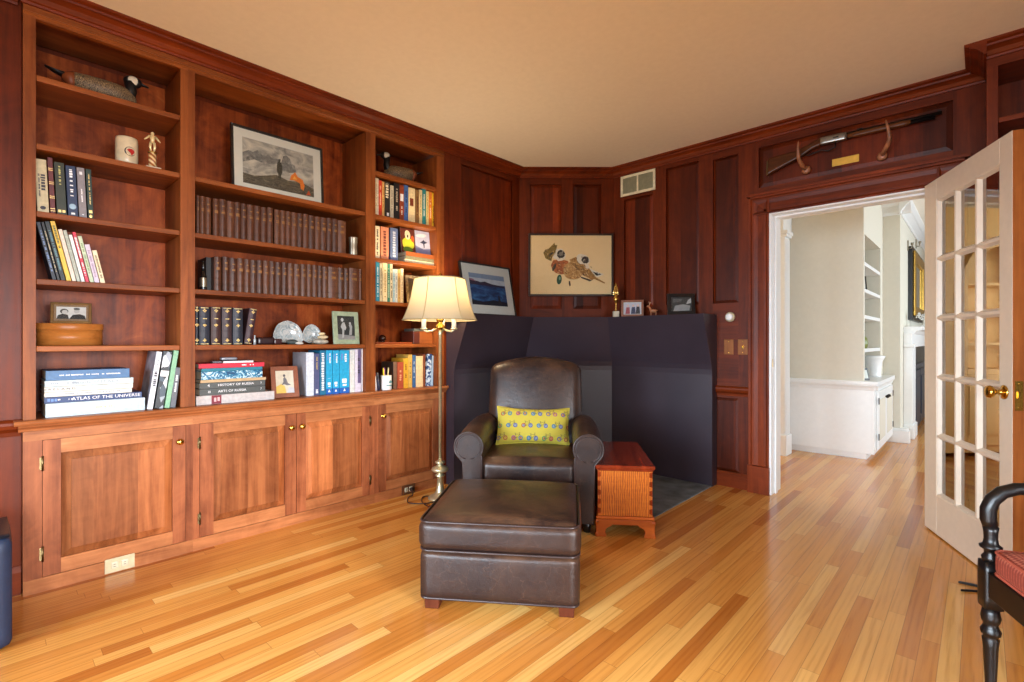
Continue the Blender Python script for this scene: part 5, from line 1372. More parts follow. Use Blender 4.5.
# ---- right bay, second shelf (z 1.398)
Z = SH[1]; GC = 'thin books on the second shelf of the narrow bay'
for k, (c0, c1, ct, rgb, lab, tc) in enumerate([(70, 82, 355, (24, 84, 90), 'thin dark teal book at the left end of the second narrow shelf', (120, 180, 180)), (83, 111, 358, (34, 134, 160), 'teal-blue book on the second narrow shelf', (210, 230, 230)), (113, 133, 366, (206, 196, 160), 'cream book with dark flecks right of the teal-blue one', (60, 50, 40)), (136, 170, 360, (232, 214, 166), 'wide cream book left of the green one', (180, 150, 90)), (171, 190, 372, (36, 120, 96), 'green book on the second narrow shelf', (200, 220, 190)),
   (191, 210, 372, (216, 200, 160), 'cream book with black title right of the green one', (30, 26, 24)), (213, 228, 410, (170, 200, 206), 'short pale blue book', (90, 120, 140)), (229, 248, 410, (200, 206, 196), 'short pale grey book right of the pale blue one', (130, 130, 130)), (249, 268, 412, (196, 158, 90), 'short tan book', (120, 70, 40)), (270, 292, 408, (228, 206, 164), 'short cream book at the right end of the thin books', (180, 150, 110))]):
    o, t, h = upright(cpx(c0), cpx(c1), cpy(ct), Z, rgb, lab + ' in the narrow bay' if k in (6, 8) else lab, group=GC, d=0.13); dashes(o, t / 2, h * 0.12, h * 0.88, t * 0.4, plain('ct%d' % c0, tc), c0)
cy_, w_, h_ = fr_at(407.5, 428, 302, 275.5, -3.12, SH[1])
r, (x0, x1, z0, z1) = frame('photo_frame', 'ornate silvery photo frame half hidden behind the lamp shade', (-3.12, cy_, SH[1] + 0.001), (-0.14, 0, PI / 2 - 0.1), w_, h_, 0.022, 0.014, plain('worn_silver', (168, 150, 120), 0.4, 0.3, var=0.3, scale=60), 0, leg=True, cat='photo frame')
W_, H_ = x1 - x0, z1 - z0
polymesh('photo', r, [(FLAT('sepia', (120, 100, 80)), P((0, 0), (1, 0), (1, 1), (0, 1))), (FLAT('sepia2', (60, 48, 40)), P((0.2, 0), (0.8, 0), (0.7, 0.5), (0.3, 0.5))), (FLAT('sepia3', (190, 160, 130)), [(x0 + W_ * u, z0 + H_ * v) for u, v in ell(0.5, 0.66, 0.16, 0.2)])])
# ---- right bay, first shelf (z 1.098): wooden boxes and a knob-ended rod
Z = SH[0]
pa, pb = on_x(413.5, 343, -3.10), on_x(436, 343, -3.10)
r = thing('box', 'brown wooden box with a lighter end on the first shelf behind the lamp', 'box', (-3.10, pa.y, Z + 0.0006), R90)
hb = on_x(425, 331.6, -3.10).z - Z; Lb = min(pb.y, 2.389) - pa.y
b = MB(); b.box(0, Lb * 0.32, 0, 0.16, 0, hb); b.build('dark_end', plain('dark_brown_box', (78, 30, 16), 0.4), r, bevel=0.003)
b = MB(); b.box(Lb * 0.32 + 0.0005, Lb, 0, 0.16, 0, hb); b.build('body', wood('box_wood', (110, 56, 24), (156, 88, 42), (180, 112, 60), 'x'), r, bevel=0.003)
b = MB(); b.box(Lb * 0.1, Lb, 0.02, 0.15, hb + 0.001, hb + 0.022); tag(b.build('book', cloth((86, 92, 86)), loc=(-3.10, pa.y, Z + 0.0006), rot=R90, bevel=0.002), 'grey-green book lying on the wooden box behind the lamp', 'book')
pa, pb = on_x(376.5, 343, -3.09), on_x(412.5, 343, -3.09)
b = MB(); b.box(0, pb.y - pa.y, 0, 0.2, 0, 0.012); tag(b.build('board', wood('thin_board', (96, 40, 18), (142, 66, 30), (166, 90, 44), 'x'), loc=(-3.09, pa.y, Z + 0.0006), rot=R90, bevel=0.002), 'thin reddish board lying on the first shelf of the narrow bay', 'board')
p = on_x(382.3, 333.5, -3.25); b = MB(); b.ball((0, 0, 0.028), 0.028, seg=18, rings=12); b.lathe([(0.004, 0), (0.02, 0.001), (0.018, 0.006), (0.004, 0.006)], 14)
tag(b.build('ball', plain('dark_ball', (52, 22, 14), 0.25), loc=(-3.25, p.y, Z + 0.0132)), 'small dark ball resting at the back of the first narrow shelf', 'ball')
# ---- right bay, worktop: mug, marker, books
def cqy(c): return 320 + c / 7.576
p = on_x(cpx(163), 388, -3.07)
r = thing('pen_mug', 'white mug with a green emblem holding pens on the worktop behind the lamp', 'mug', (-3.075, p.y, HC + 0.0006))
hm = on_x(cpx(163), cqy(420), -3.075).z - HC
b = MB(); rm = 0.038; b.lathe([(0.002, 0), (rm * 0.9, 0), (rm, 0.006), (rm, hm), (rm * 0.93, hm), (rm * 0.9, 0.01), (0.002, 0.01)], 28); b.build('body', M_white, r)
b = MB(); 
for dz, w in ((0.5, 0.030), (0.56, 0.022), (0.62, 0.010)): b.box(rm + 0.0002, rm + 0.001, -w / 2 + 0.01, w / 2 + 0.01, hm * dz, hm * dz + 0.005)
b.box(rm - 0.004, rm + 0.0006, -0.02, 0.02, hm * 0.30, hm * 0.36); b.build('emblem', plain('teal_print', (70, 130, 130)), r)
for dx, dy, col, lab in ((0.01, -0.02, (230, 200, 40), 'yellow marker standing in the white mug'), (0.0, 0.012, (214, 200, 150), 'cream pencil standing in the white mug'), (-0.012, -0.004, (120, 70, 150), 'violet pen standing in the white mug')):
    b = MB(); L = hm + 0.035; b.tube([(0, 0, 0), (dx * 0.6, dy * 0.8, L)], [0.005, 0.005], 10); b.tube([(dx * 0.6, dy * 0.8, L), (dx * 0.64, dy * 0.86, L + 0.008)], [0.005, 0.002], 10)
    tag(b.build('pen', plain('pen%d' % col[0], col, 0.4), loc=(-3.075 + dx * 0.6, p.y + dy * 0.7, HC + 0.013)), lab, 'pen')
for c0, c1, tp, rgb, lab, capc in ((70, 92, 372, (226, 224, 228), 'white marker with a red cap leaning left of the mug', (200, 30, 40)), (96, 112, 400, (40, 44, 70), 'dark blue marker leaning left of the mug', (60, 60, 66))):
    X = -3.07; a = on_x(cpx((c0 + c1) / 2), 388, X); zt = on_x(cpx((c0 + c1) / 2), cqy(tp), X).z; L = zt - HC
    r = thing('marker', lab, 'marker', (X, a.y, HC + 0.001), (0.12, 0.0, 0))
    b = MB(); b.lathe([(0.002, 0), (0.011, 0), (0.011, L * 0.68), (0.002, L * 0.68)], 14); b.build('barrel', plain('mk%d' % c0, rgb, 0.4), r)
    b = MB(); b.lathe([(0.002, L * 0.68), (0.0118, L * 0.68), (0.011, L), (0.002, L)], 14); b.build('cap', plain('cap%d' % c0, capc, 0.4), r)
GD = 'books on the worktop behind the floor lamp'
X = -3.075
o, t, h = upright(cpx(216), cpx(242), cqy(318), HC, (124, 92, 70), 'grey-brown book with its dark cover facing the mug', group=GD, d=0.16)
b = MB(); b.box(-0.001, 0, 0.003, 0.158, 0, h); b.build('jacket', plain('dark_jacket', (64, 48, 40), 0.5), o)
for k, (c0, c1, ct, rgb, lab, tc) in enumerate([(246, 292, 320, (168, 74, 44), 'red-brown book left of the yellow pair', (226, 160, 120)), (293, 327, 290, (214, 160, 44), 'golden yellow book, left of the yellow pair', (120, 80, 30)), (329, 358, 262, (206, 164, 76), 'mustard book, right of the yellow pair', (130, 100, 50)), (360, 385, 266, (56, 96, 140), 'blue book behind the lamp pole', (190, 200, 210)), (387, 440, 274, (226, 200, 150), 'thick cream book right of the blue one behind the lamp', None), (441, 458, 258, (130, 66, 36), 'narrow brown book right of the thick cream one', (180, 120, 70))]):
    o, t, h = upright(cpx(c0), cpx(c1), cqy(ct), HC, rgb, lab, group=GD, d=0.16)
    if tc: dashes(o, t / 2, h * 0.3, h * 0.8, t * 0.35, plain('dt%d' % c0, tc), c0)
def toile():
    t = NT('blue_white_print'); n = t.noise(t.obj(), 38.0, 3.0, 0.5, 0.5).outputs['Fac']
    return t.done(Base_Color=t.ramp(n, [(0.46, srgb(36, 66, 120)), (0.5, srgb(120, 150, 190)), (0.54, srgb(210, 224, 236))]), Roughness=0.4)
o, t, h = leaning(cpx(460), cpx(496), cpx(500 + 10), cqy(260), HC, (150, 180, 210), 'blue and white patterned book leaning right behind the lamp', right=True, group=GD, d=0.16, cover=toile())
o, t, h = leaning(cpx(497), cpx(516), cpx(540), cqy(270), HC, (160, 190, 214), 'light blue book at the right end, leaning against the bookcase side', right=True, group=GD, d=0.16)

# ------------------------------------------------------------------ decoys, mug, trophies on the left bay
M_goose = plain('goose_back', (112, 92, 66), 0.6, var=0.3, scale=60)
def barred():
    t = NT('barred_feathers'); v = t.obj()
    w = t.n('TexWave', {'Vector': v, 'Scale': 44.0, 'Distortion': 14.0, 'Detail': 4.0, 'Detail Scale': 2.5}, bands_direction='X').outputs['Fac']
    return t.done(Base_Color=t.ramp(w, [(0.2, srgb(66, 50, 34)), (0.6, srgb(104, 82, 56)), (0.95, srgb(150, 128, 94))]), Roughness=0.6)
M_barred = barred()
M_gblk = plain('goose_black', (22, 20, 20), 0.45); M_gwhite = plain('goose_cheek', (214, 206, 184), 0.6); M_tailbr = plain('goose_tail', (124, 62, 30), 0.5)
def decoy(name, label, loc, rz, L, body_w, body_h, neck_h, cheek, low=False):
    """wooden water-bird decoy: head toward +x"""
    r = thing(name, label, 'decoy', loc, (0, 0, rz))
    def ring(x, cz, w, h, n=20): return [(x, w * math.cos(2 * PI * k / n), max(0.0, cz + h * math.sin(2 * PI * k / n))) for k in range(n)]
    S = [(-0.50, 0.75, 0.06, 0.03), (-0.44, 0.70, 0.30, 0.16), (-0.34, 0.62, 0.60, 0.38), (-0.18, 0.52, 0.88, 0.50), (0.0, 0.50, 1.0, 0.52), (0.16, 0.50, 0.98, 0.52), (0.30, 0.50, 0.78, 0.48), (0.40, 0.46, 0.48, 0.36), (0.46, 0.42, 0.14, 0.14)]
    b = MB(); b.loft([ring(L * x, body_h * cz, body_w / 2 * w, body_h * h) for x, cz, w, h in S], None); b.build('body', M_barred, r, sub=1)
    b = MB(); b.loft([ring(L * x, body_h * cz, body_w / 2 * w, body_h * h, 14) for x, cz, w, h in [(-0.66, 0.92, 0.16, 0.03), (-0.55, 0.80, 0.36, 0.07), (-0.44, 0.74, 0.34, 0.14)]], None); b.build('tail', M_gblk if not low else M_gblk, r)
    b = MB(); b.loft([ring(L * x, body_h * cz, body_w / 2 * w, body_h * h, 14) for x, cz, w, h in [(-0.47, 0.66, 0.28, 0.14), (-0.40, 0.60, 0.56, 0.34), (-0.33, 0.56, 0.64, 0.46)]], None); b.build('rump', M_tailbr, r)
    nb = Vector((L * 0.36, 0, body_h * 0.62)); nt = Vector((L * 0.37, 0, neck_h * 0.86))
    b = MB(); b.tube([nb - Vector((0.015, 0, 0.02)), nb * 0.6 + nt * 0.4 + Vector((0.006, 0, 0)), nt], [body_w * 0.26, body_w * 0.19, body_w * 0.20], 14); b.ball(nt + Vector((0.012, 0, 0.006)), 0.030, sc=(1.35, 0.85, 0.95)); b.build('neck', M_gblk, r)
    b = MB()
    for s in (-1, 1): b.ball(nt + Vector((0.010, s * 0.0145, 0.006)), 0.025, seg=14, rings=8, sc=(1.0, 0.5, 0.9))
    b.build('cheek', cheek, r)
    b = MB(); b.loft([[(nt.x + x, w * math.cos(2 * PI * k / 10), nt.z + z + h * math.sin(2 * PI * k / 10)) for k in range(10)] for x, z, w, h in [(0.036, 0.008, 0.013, 0.012), (0.056, 0.004, 0.010, 0.007), (0.075, 0.0, 0.009, 0.003), (0.080, -0.001, 0.004, 0.001)]], None); b.build('bill', M_gblk, r)
    return r
p = on_x(100, 88, -3.16)
decoy('goose_decoy', 'long brown and black goose decoy with a pale cheek on the top left shelf', (-3.165, p.y + 0.005, SH[4] + 0.0006), PI / 2, 0.31, 0.13, 0.105, 0.160, M_gwhite, True)
p = on_x(402, 175, -3.15)
decoy('goose_decoy', 'grey-brown goose decoy facing left on the top shelf of the narrow bay', (-3.16, p.y - 0.01, SH[4] + 0.0006), -PI / 2 - 0.25, 0.27, 0.12, 0.115, 0.20, M_gwhite)
# mug with red bird head
p = on_x(127.5, 160, -3.10); hm = on_x(127.5, 137.5, -3.10).z - SH[3]
r = thing('mug', 'cream mug with a red and black emblem on the fourth shelf of the left bay', 'mug', (-3.12, p.y, SH[3] + 0.0006))
M_mug = plain('mug_cream', (206, 192, 160), 0.3)
rm = 0.046
b = MB(); b.lathe([(0.002, 0), (rm * 0.88, 0), (rm * 0.97, 0.008), (rm, 0.03), (rm, hm - 0.02), (rm * 0.96, hm - 0.004), (rm * 0.92, hm), (rm * 0.88, hm - 0.006), (rm * 0.9, 0.02), (0.002, 0.014)], 36); b.build('body', M_mug, r)
b = MB(); b.tube([(-rm + 0.004, 0.01, hm * 0.78), (-rm - 0.022, 0.014, hm * 0.74), (-rm - 0.024, 0.014, hm * 0.36), (-rm + 0.004, 0.01, hm * 0.28)], 0.006, 10); b.build('handle', M_mug, r)
def on_mug(pts, off):
    out = []
    for u, v in pts:
        a = u * 1.35 / rm + math.radians(8)
        out.append(((rm + off) * math.cos(a), (rm + off) * math.sin(a), hm * 0.44 + v * 1.35))
    return out
b = MB()
b.poly(on_mug(ell(0, 0, 0.017, 0.017, 18), 0.0010), M_ink)
b.poly(on_mug(ell(0.0015, 0.0005, 0.0145, 0.0145, 18), 0.0018), M_mug)
b.poly(on_mug([(-0.010, 0.004), (-0.004, 0.009), (0.006, 0.010), (0.012, 0.006), (0.014, -0.001), (0.009, -0.008), (0.004, -0.014), (0.001, -0.007), (-0.004, -0.002)], 0.0026), plain('emblem_red', (176, 30, 30), 0.4))
b.build('emblem', M_ink, r)
# trophy figure on a striped column
p = on_x(152.5, 166, -3.10); ht = on_x(152.5, 132.6, -3.10).z - SH[3]
r = thing('trophy', 'small trophy of a pale gold figure on a striped column beside the mug', 'trophy', (-3.10, p.y, SH[3] + 0.0006))
b = MB(); b.box(-0.03, 0.03, -0.032, 0.032, 0, 0.008); b.build('base', M_page, r, bevel=0.002)
def helix():
    t = NT('striped_column'); x, y, z = t.sep(t.obj())
    w = t.math('FRACT', t.math('MULTIPLY', t.math('ADD', z, t.math('MULTIPLY', y, 0.9)), 42.0))
    return t.done(Base_Color=t.ramp(w, [(0.45, srgb(226, 200, 150)), (0.55, srgb(150, 86, 40))], 'LINEAR'), Roughness=0.3)
b = MB(); b.lathe([(0.002, 0.008), (0.017, 0.008), (0.017, ht * 0.44), (0.002, ht * 0.44)], 20); b.build('column', helix(), r)
b = MB(); b.lathe([(0.002, ht * 0.44), (0.019, ht * 0.44), (0.021, ht * 0.455), (0.012, ht * 0.475), (0.002, ht * 0.475)], 20); b.build('cap', M_gold, r)
M_fig = plain('pale_gold_figure', (226, 204, 150), 0.3, 0.3)
b = MB(); h0 = ht * 0.475; hf = ht - h0
for s in (-1, 1):
    b.tube([(0, s * 0.006, h0), (0, s * 0.010, h0 + hf * 0.25), (0, s * 0.007, h0 + hf * 0.48)], [0.004, 0.006, 0.007], 8)
    b.tube([(0, s * 0.012, h0 + hf * 0.80), (0, s * 0.024, h0 + hf * 0.66), (0, s * 0.034, h0 + hf * 0.56)], [0.005, 0.0045, 0.003], 8)
b.tube([(0, 0, h0 + hf * 0.45), (0, 0, h0 + hf * 0.60), (0, 0, h0 + hf * 0.80), (0, 0, h0 + hf * 0.86)], [0.010, 0.009, 0.015, 0.005], 12)
b.ball((0, 0, h0 + hf * 0.93), 0.009, sc=(1, 0.9, 1.1)); b.build('figure', M_fig, r)
# ------------------------------------------------------------------ pictures and keepsakes over the hearth
ZM = 1.3255
# lake photograph leaning on the left wing
a, c = on_x(461.5, 300, -2.985), on_x(512.0, 300, -2.985)
h_ = on_x(462, 261, -2.985).z - ZM
r, (x0, x1, z0, z1) = frame('framed_picture', 'black-framed photograph of a blue lake at dusk leaning on the hearth mantel at left', (-2.935, (a.y + c.y) / 2, ZM + 0.003), (-0.20, 0, PI / 2), c.y - a.y, h_ * 1.03, 0.012, 0.022, M_blackfr, 0.075, M_mat)
W_, H_ = x1 - x0, z1 - z0
def P(*q): return [(x0 + W_ * u, z0 + H_ * v) for u, v in q]
water = scene_mat('lake_print', [(0.3, srgb(10, 26, 60)), (0.5, srgb(24, 62, 112)), (0.68, srgb(60, 112, 160))], 26.0, 0.6, (0.35, 1, 1))
polymesh('print', r, [(FLAT('dusk', (176, 186, 196)), P((0, 0.6), (1, 0.55), (1, 1), (0, 1))), (FLAT('dusk2', (120, 140, 166)), P((0, 0.86), (1, 0.84), (1, 1), (0, 1))), (water, P((0, 0), (1, 0), (1, 0.68), (0, 0.68))),
  (FLAT('ridge', (40, 32, 56)), P((0, 0.64), (0.3, 0.63), (0.7, 0.62), (0.97, 0.60), (0.97, 0.66), (0.85, 0.67), (0.6, 0.70), (0.42, 0.76), (0.3, 0.73), (0.18, 0.76), (0, 0.80))), (FLAT('alpen', (146, 104, 120)), P((0, 0.77), (0.18, 0.74), (0.1, 0.81), (0, 0.83))),
  (FLAT('deep', (8, 14, 34)), P((0, 0), (1, 0), (1, 0.12), (0.6, 0.18), (0.3, 0.1), (0, 0.16))), (FLAT('rower', (30, 26, 36)), P((0.72, 0.06), (0.84, 0.06), (0.8, 0.2), (0.78, 0.34), (0.75, 0.34), (0.74, 0.2)))])

import itertools
# framed bird print hung on the diagonal wall
nrm = Vector((DIR.y, -DIR.x, 0))
def on_diag(px, py, off):
    d = _ray(px, py); p0 = LC + nrm * off
    s = (p0.x * nrm.x + p0.y * nrm.y) / (d[0] * nrm.x + d[1] * nrm.y)
    return Vector((d[0] * s, d[1] * s, EYE + d[2] * s))
tl, br = on_diag(528.4, 233.5, 0.02), on_diag(613.2, 296.2, 0.02)
w_ = (Vector((br.x, br.y, 0)) - Vector((tl.x, tl.y, 0))).length
ctr = (tl + br) / 2
M_printbuff = plain('buff_paper', (216, 190, 140), 0.8, var=0.01)
r, (x0, x1, z0, z1) = frame('framed_picture', 'dark-framed print of game birds on buff paper hung on the diagonal wall', (ctr.x, ctr.y, br.z), (0, 0, DANG), w_, tl.z - br.z, 0.017, 0.03, plain('dark_walnut_frame', (42, 22, 14), 0.35), 0.0, M_printbuff)
def Pc(*q): return [(x0 + (x1 - x0) * (cx - 75) / 580, z0 + (z1 - z0) * (495 - cy) / 425) for cx, cy in q]
def Ec(cx, cy, rx, ry, n=16, a=0.0, j=0.0, s=0): return Pc(*[(x, y) for x, y in ell(cx, cy, rx, ry, n, a, j, s)])
feath = scene_mat('feather_print', [(0.3, srgb(84, 60, 24)), (0.5, srgb(142, 100, 46)), (0.7, srgb(188, 148, 84))], 40.0)
rust = scene_mat('rust_print', [(0.3, srgb(90, 42, 16)), (0.55, srgb(158, 84, 36)), (0.75, srgb(190, 130, 70))], 40.0)
tawny = scene_mat('tawny_print', [(0.3, srgb(120, 86, 40)), (0.5, srgb(170, 128, 70)), (0.7, srgb(206, 172, 116))], 46.0)
leafm = scene_mat('leaf_print', [(0.3, srgb(70, 56, 16)), (0.6, srgb(132, 106, 40)), (0.8, srgb(160, 136, 70))], 40.0)
dk, wt, gn = FLAT('dark', (44, 38, 30)), FLAT('whitef', (206, 198, 176)), FLAT('greenhead', (40, 74, 50))
def strokes(cx, cy, rx, ry, n, mats, L, ang, seed):
    rnd = random.Random(seed); out = []
    while len(out) < n:
        u, v = rnd.uniform(-1, 1), rnd.uniform(-1, 1)
        if u * u + v * v > 1: continue
        x, y = cx + u * rx, cy + v * ry; a = ang + rnd.uniform(-0.5, 0.5); l = L * rnd.uniform(0.6, 1.3); w = L * 0.16
        dx, dy = math.cos(a) * l / 2, math.sin(a) * l / 2
        out.append((rnd.choice(mats), Pc((x - dx, y - dy), (x - dy * 0.25, y + dx * 0.25), (x + dx, y + dy), (x + dy * 0.25, y - dx * 0.25))))
    return out
br_, lt_ = FLAT('brownstroke', (92, 60, 26)), FLAT('tanstroke', (206, 172, 120))
detail = (strokes(290, 300, 60, 46, 26, [dk, br_, lt_], 16, 0.4, 1) + strokes(382, 328, 64, 56, 30, [br_, lt_, br_], 18, 0.5, 2) + strokes(440, 300, 70, 18, 16, [dk, lt_], 22, 0.6, 3) + strokes(500, 350, 44, 14, 10, [dk, lt_], 20, 0.65, 4)
  + strokes(212, 196, 30, 38, 16, [dk, lt_, br_], 18, -0.9, 5) + strokes(284, 208, 42, 40, 14, [dk, wt], 14, 1.2, 6) + strokes(458, 244, 42, 32, 14, [dk, wt], 14, 0.9, 7) + strokes(560, 350, 34, 12, 8, [dk, wt], 20, 0.5, 8))
polymesh('print', r, [
  (wt, Pc((500, 310), (600, 350), (560, 372), (500, 345))), (dk, Pc((520, 330), (580, 352), (550, 362))),
  (feath, Pc((355, 245), (400, 225), (450, 262), (500, 312), (545, 372), (520, 392), (440, 352), (380, 300))),
  (wt, Ec(452, 242, 48, 36, 16, 0.5, 0.12, 2)), (dk, Ec(468, 248, 27, 27, 14, 0, 0.12, 3)), (wt, Ec(478, 290, 24, 14, 12, 0.8)),
  (rust, Pc((222, 285), (238, 250), (290, 240), (345, 255), (360, 300), (345, 345), (300, 352), (258, 342), (232, 318))),
  (tawny, Ec(382, 325, 72, 66, 20, 0.3, 0.05, 4)),
  (feath, Pc((352, 262), (430, 282), (520, 342), (545, 372), (612, 412), (606, 418), (540, 388), (450, 350), (395, 300))),
  (wt, Ec(282, 208, 46, 44, 18, 0, 0.12, 5)), (dk, Ec(294, 206, 28, 30, 16, 0, 0.1, 6)), (FLAT('greyf', (120, 112, 96)), Ec(294, 204, 14, 15, 12)),
  (leafm, Pc((168, 196), (182, 172), (205, 166), (226, 146), (248, 122), (252, 140), (268, 140), (262, 168), (254, 200), (232, 226), (226, 256), (204, 246), (184, 236))), (dk, Pc((206, 214), (232, 190), (240, 196), (214, 224))),
  (gn, Ec(282, 388, 18, 36, 16, 0.1)), (FLAT('paleg', (110, 140, 110)), Ec(286, 380, 7, 14, 10)), (dk, Ec(246, 300, 10, 30, 10, 0.4)),
  (dk, Pc((350, 398), (360, 400), (364, 432), (356, 438), (350, 420))), (dk, Pc((430, 365), (520, 392), (500, 402), (440, 378)))] + detail, step=0.00004)

# trophy on the mantel
def on_mantel(px, off, dz=0.0):
    p = on_diag(px, 300, off); return Vector((p.x, p.y, ZM + 0.0006 + dz))
p = on_mantel(616, 0.17); dep = -SN * p.x + CS * p.y
ht = (341 - 283) / FPX * dep + EYE - ZM
r = thing('trophy', 'slim gold trophy with a winged top at the middle of the hearth mantel', 'trophy', p, (0, 0, DANG))
b = MB(); b.box(-0.024, 0.024, -0.024, 0.024, 0, ht * 0.18); b.build('base', M_page, r, bevel=0.002)
b = MB(); b.lathe([(0.002, ht * 0.18), (0.010, ht * 0.181), (0.006, ht * 0.26), (0.004, ht * 0.36), (0.012, ht * 0.44), (0.022, ht * 0.50), (0.026, ht * 0.56), (0.010, ht * 0.60), (0.002, ht * 0.61)], 18); b.build('stem_cup', M_gold, r)
b = MB()
for k in range(6):
    a = PI * k / 6
    dx, dy = math.cos(a) * 0.030, math.sin(a) * 0.030
    b.loft([[(dx * q, dy * q, ht * zz), (dx * q * 0.8 + 0.002, dy * q * 0.8 + 0.002, ht * zz), (-dx * q, -dy * q, ht * zz), (-dx * q * 0.8 - 0.002, -dy * q * 0.8 - 0.002, ht * zz)] for zz, q in ((0.60, 0.3), (0.68, 1.0), (0.76, 0.8), (0.88, 0.45), (1.0, 0.05))], None)
b.build('winged_top', plain('bright_gold', (226, 196, 120), 0.25, 0.9), r)
# brown photo frame
def rw(px, y): return on_y(px, 310, y)
a, c = on_y(621.5, 310, 3.80), on_y(643.2, 310, 3.80); top = on_y(632, 300, 3.80).z
pm = on_y(632.3, 308, 3.80)
dep = -SN * pm.x + CS * pm.y; w_ = 21.6 / FPX * dep; h_ = (341 - 300) / FPX * dep + EYE - ZM
r, (x0, x1, z0, z1) = frame('photo_frame', 'small brown photo frame of a family group standing on the hearth mantel', (pm.x, pm.y, ZM + 0.002), (-0.12, 0, math.radians(26)), w_ * 1.02, h_, 0.02, 0.014, plain('tan_frame', (122, 66, 34), 0.4), 0.004, leg=True, cat='photo frame')
W_, H_ = x1 - x0, z1 - z0
def P(*q): return [(x0 + W_ * u, z0 + H_ * v) for u, v in q]
polymesh('photo', r, [(FLAT('ph_lt', (176, 176, 186)), P((0, 0), (1, 0), (1, 1), (0, 1))), (FLAT('ph_rd', (150, 70, 76)), P((0.08, 0), (0.36, 0), (0.34, 0.6), (0.14, 0.6))), (FLAT('ph_bl', (52, 58, 84)), P((0.42, 0), (0.7, 0), (0.66, 0.62), (0.46, 0.6))), (FLAT('ph_dk', (40, 40, 52)), P((0.7, 0), (0.96, 0), (0.92, 0.66), (0.74, 0.66))), *[(FLAT('ph_sk', (206, 170, 150)), [(x0 + W_ * u, z0 + H_ * v) for u, v in ell(q, 0.74, 0.06, 0.1, 10)]) for q in (0.24, 0.55, 0.83)]])
# little deer figure
pm = on_y(653.5, 309, 3.82); dep = -SN * pm.x + CS * pm.y
r = thing('deer_figurine', 'tiny tan antlered deer figure between the two photo frames on the mantel', 'figurine', (pm.x, pm.y, ZM + 0.0006), (0, 0, math.radians(25)))
M_deer = plain('tan_ceramic', (172, 110, 72), 0.4)
b = MB(); b.ball((0, 0, 0.045), 0.018, sc=(1.7, 0.75, 0.8))
for sx in (-0.02, 0.02):
    for sy in (-0.007, 0.007): b.tube([(sx, sy, 0.04), (sx, sy, 0)], [0.005, 0.003], 8)
b.tube([(-0.022, 0, 0.05), (-0.034, 0, 0.078)], [0.010, 0.007], 10); b.ball((-0.042, 0, 0.084), 0.009, sc=(1.5, 0.8, 0.9)); b.tube([(0.028, 0, 0.05), (0.036, 0, 0.046)], [0.004, 0.002], 6); b.build('body', M_deer, r)
b = MB()
for s in (-1, 1): b.tube([(-0.034, s * 0.004, 0.09), (-0.03, s * 0.014, 0.108), (-0.038, s * 0.018, 0.122)], [0.003, 0.0025, 0.0012], 6); b.tube([(-0.03, s * 0.014, 0.108), (-0.022, s * 0.018, 0.118)], [0.002, 0.001], 6)
b.build('antlers', plain('pale_antler', (206, 160, 120), 0.5), r)
# black photo frame
pm = on_y(681.5, 310, 3.80); dep = -SN * pm.x + CS * pm.y; w_ = 27.5 / FPX * dep; h_ = (341 - 293.5) / FPX * dep + EYE - ZM
r, (x0, x1, z0, z1) = frame('photo_frame', 'black photo frame with a dim black and white picture at the mantel\'s right end', (pm.x, pm.y, ZM + 0.002), (-0.14, 0, math.radians(42)), w_, h_, 0.030, 0.016, M_blackfr, 0, leg=True, cat='photo frame')
W_, H_ = x1 - x0, z1 - z0
def P(*q): return [(x0 + W_ * u, z0 + H_ * v) for u, v in q]
polymesh('photo', r, [(bw(58), P((0, 0), (1, 0), (1, 1), (0, 1))), (bw(150), P((0.1, 0), (0.9, 0.05), (0.95, 0.4), (0.6, 0.5), (0.2, 0.4))), (bw(90), P((0.1, 0.6), (0.5, 0.7), (0.6, 0.9), (0.1, 0.9))), (bw(180), P((0.75, 0.5), (1, 0.6), (1, 0.95), (0.85, 0.8)))])

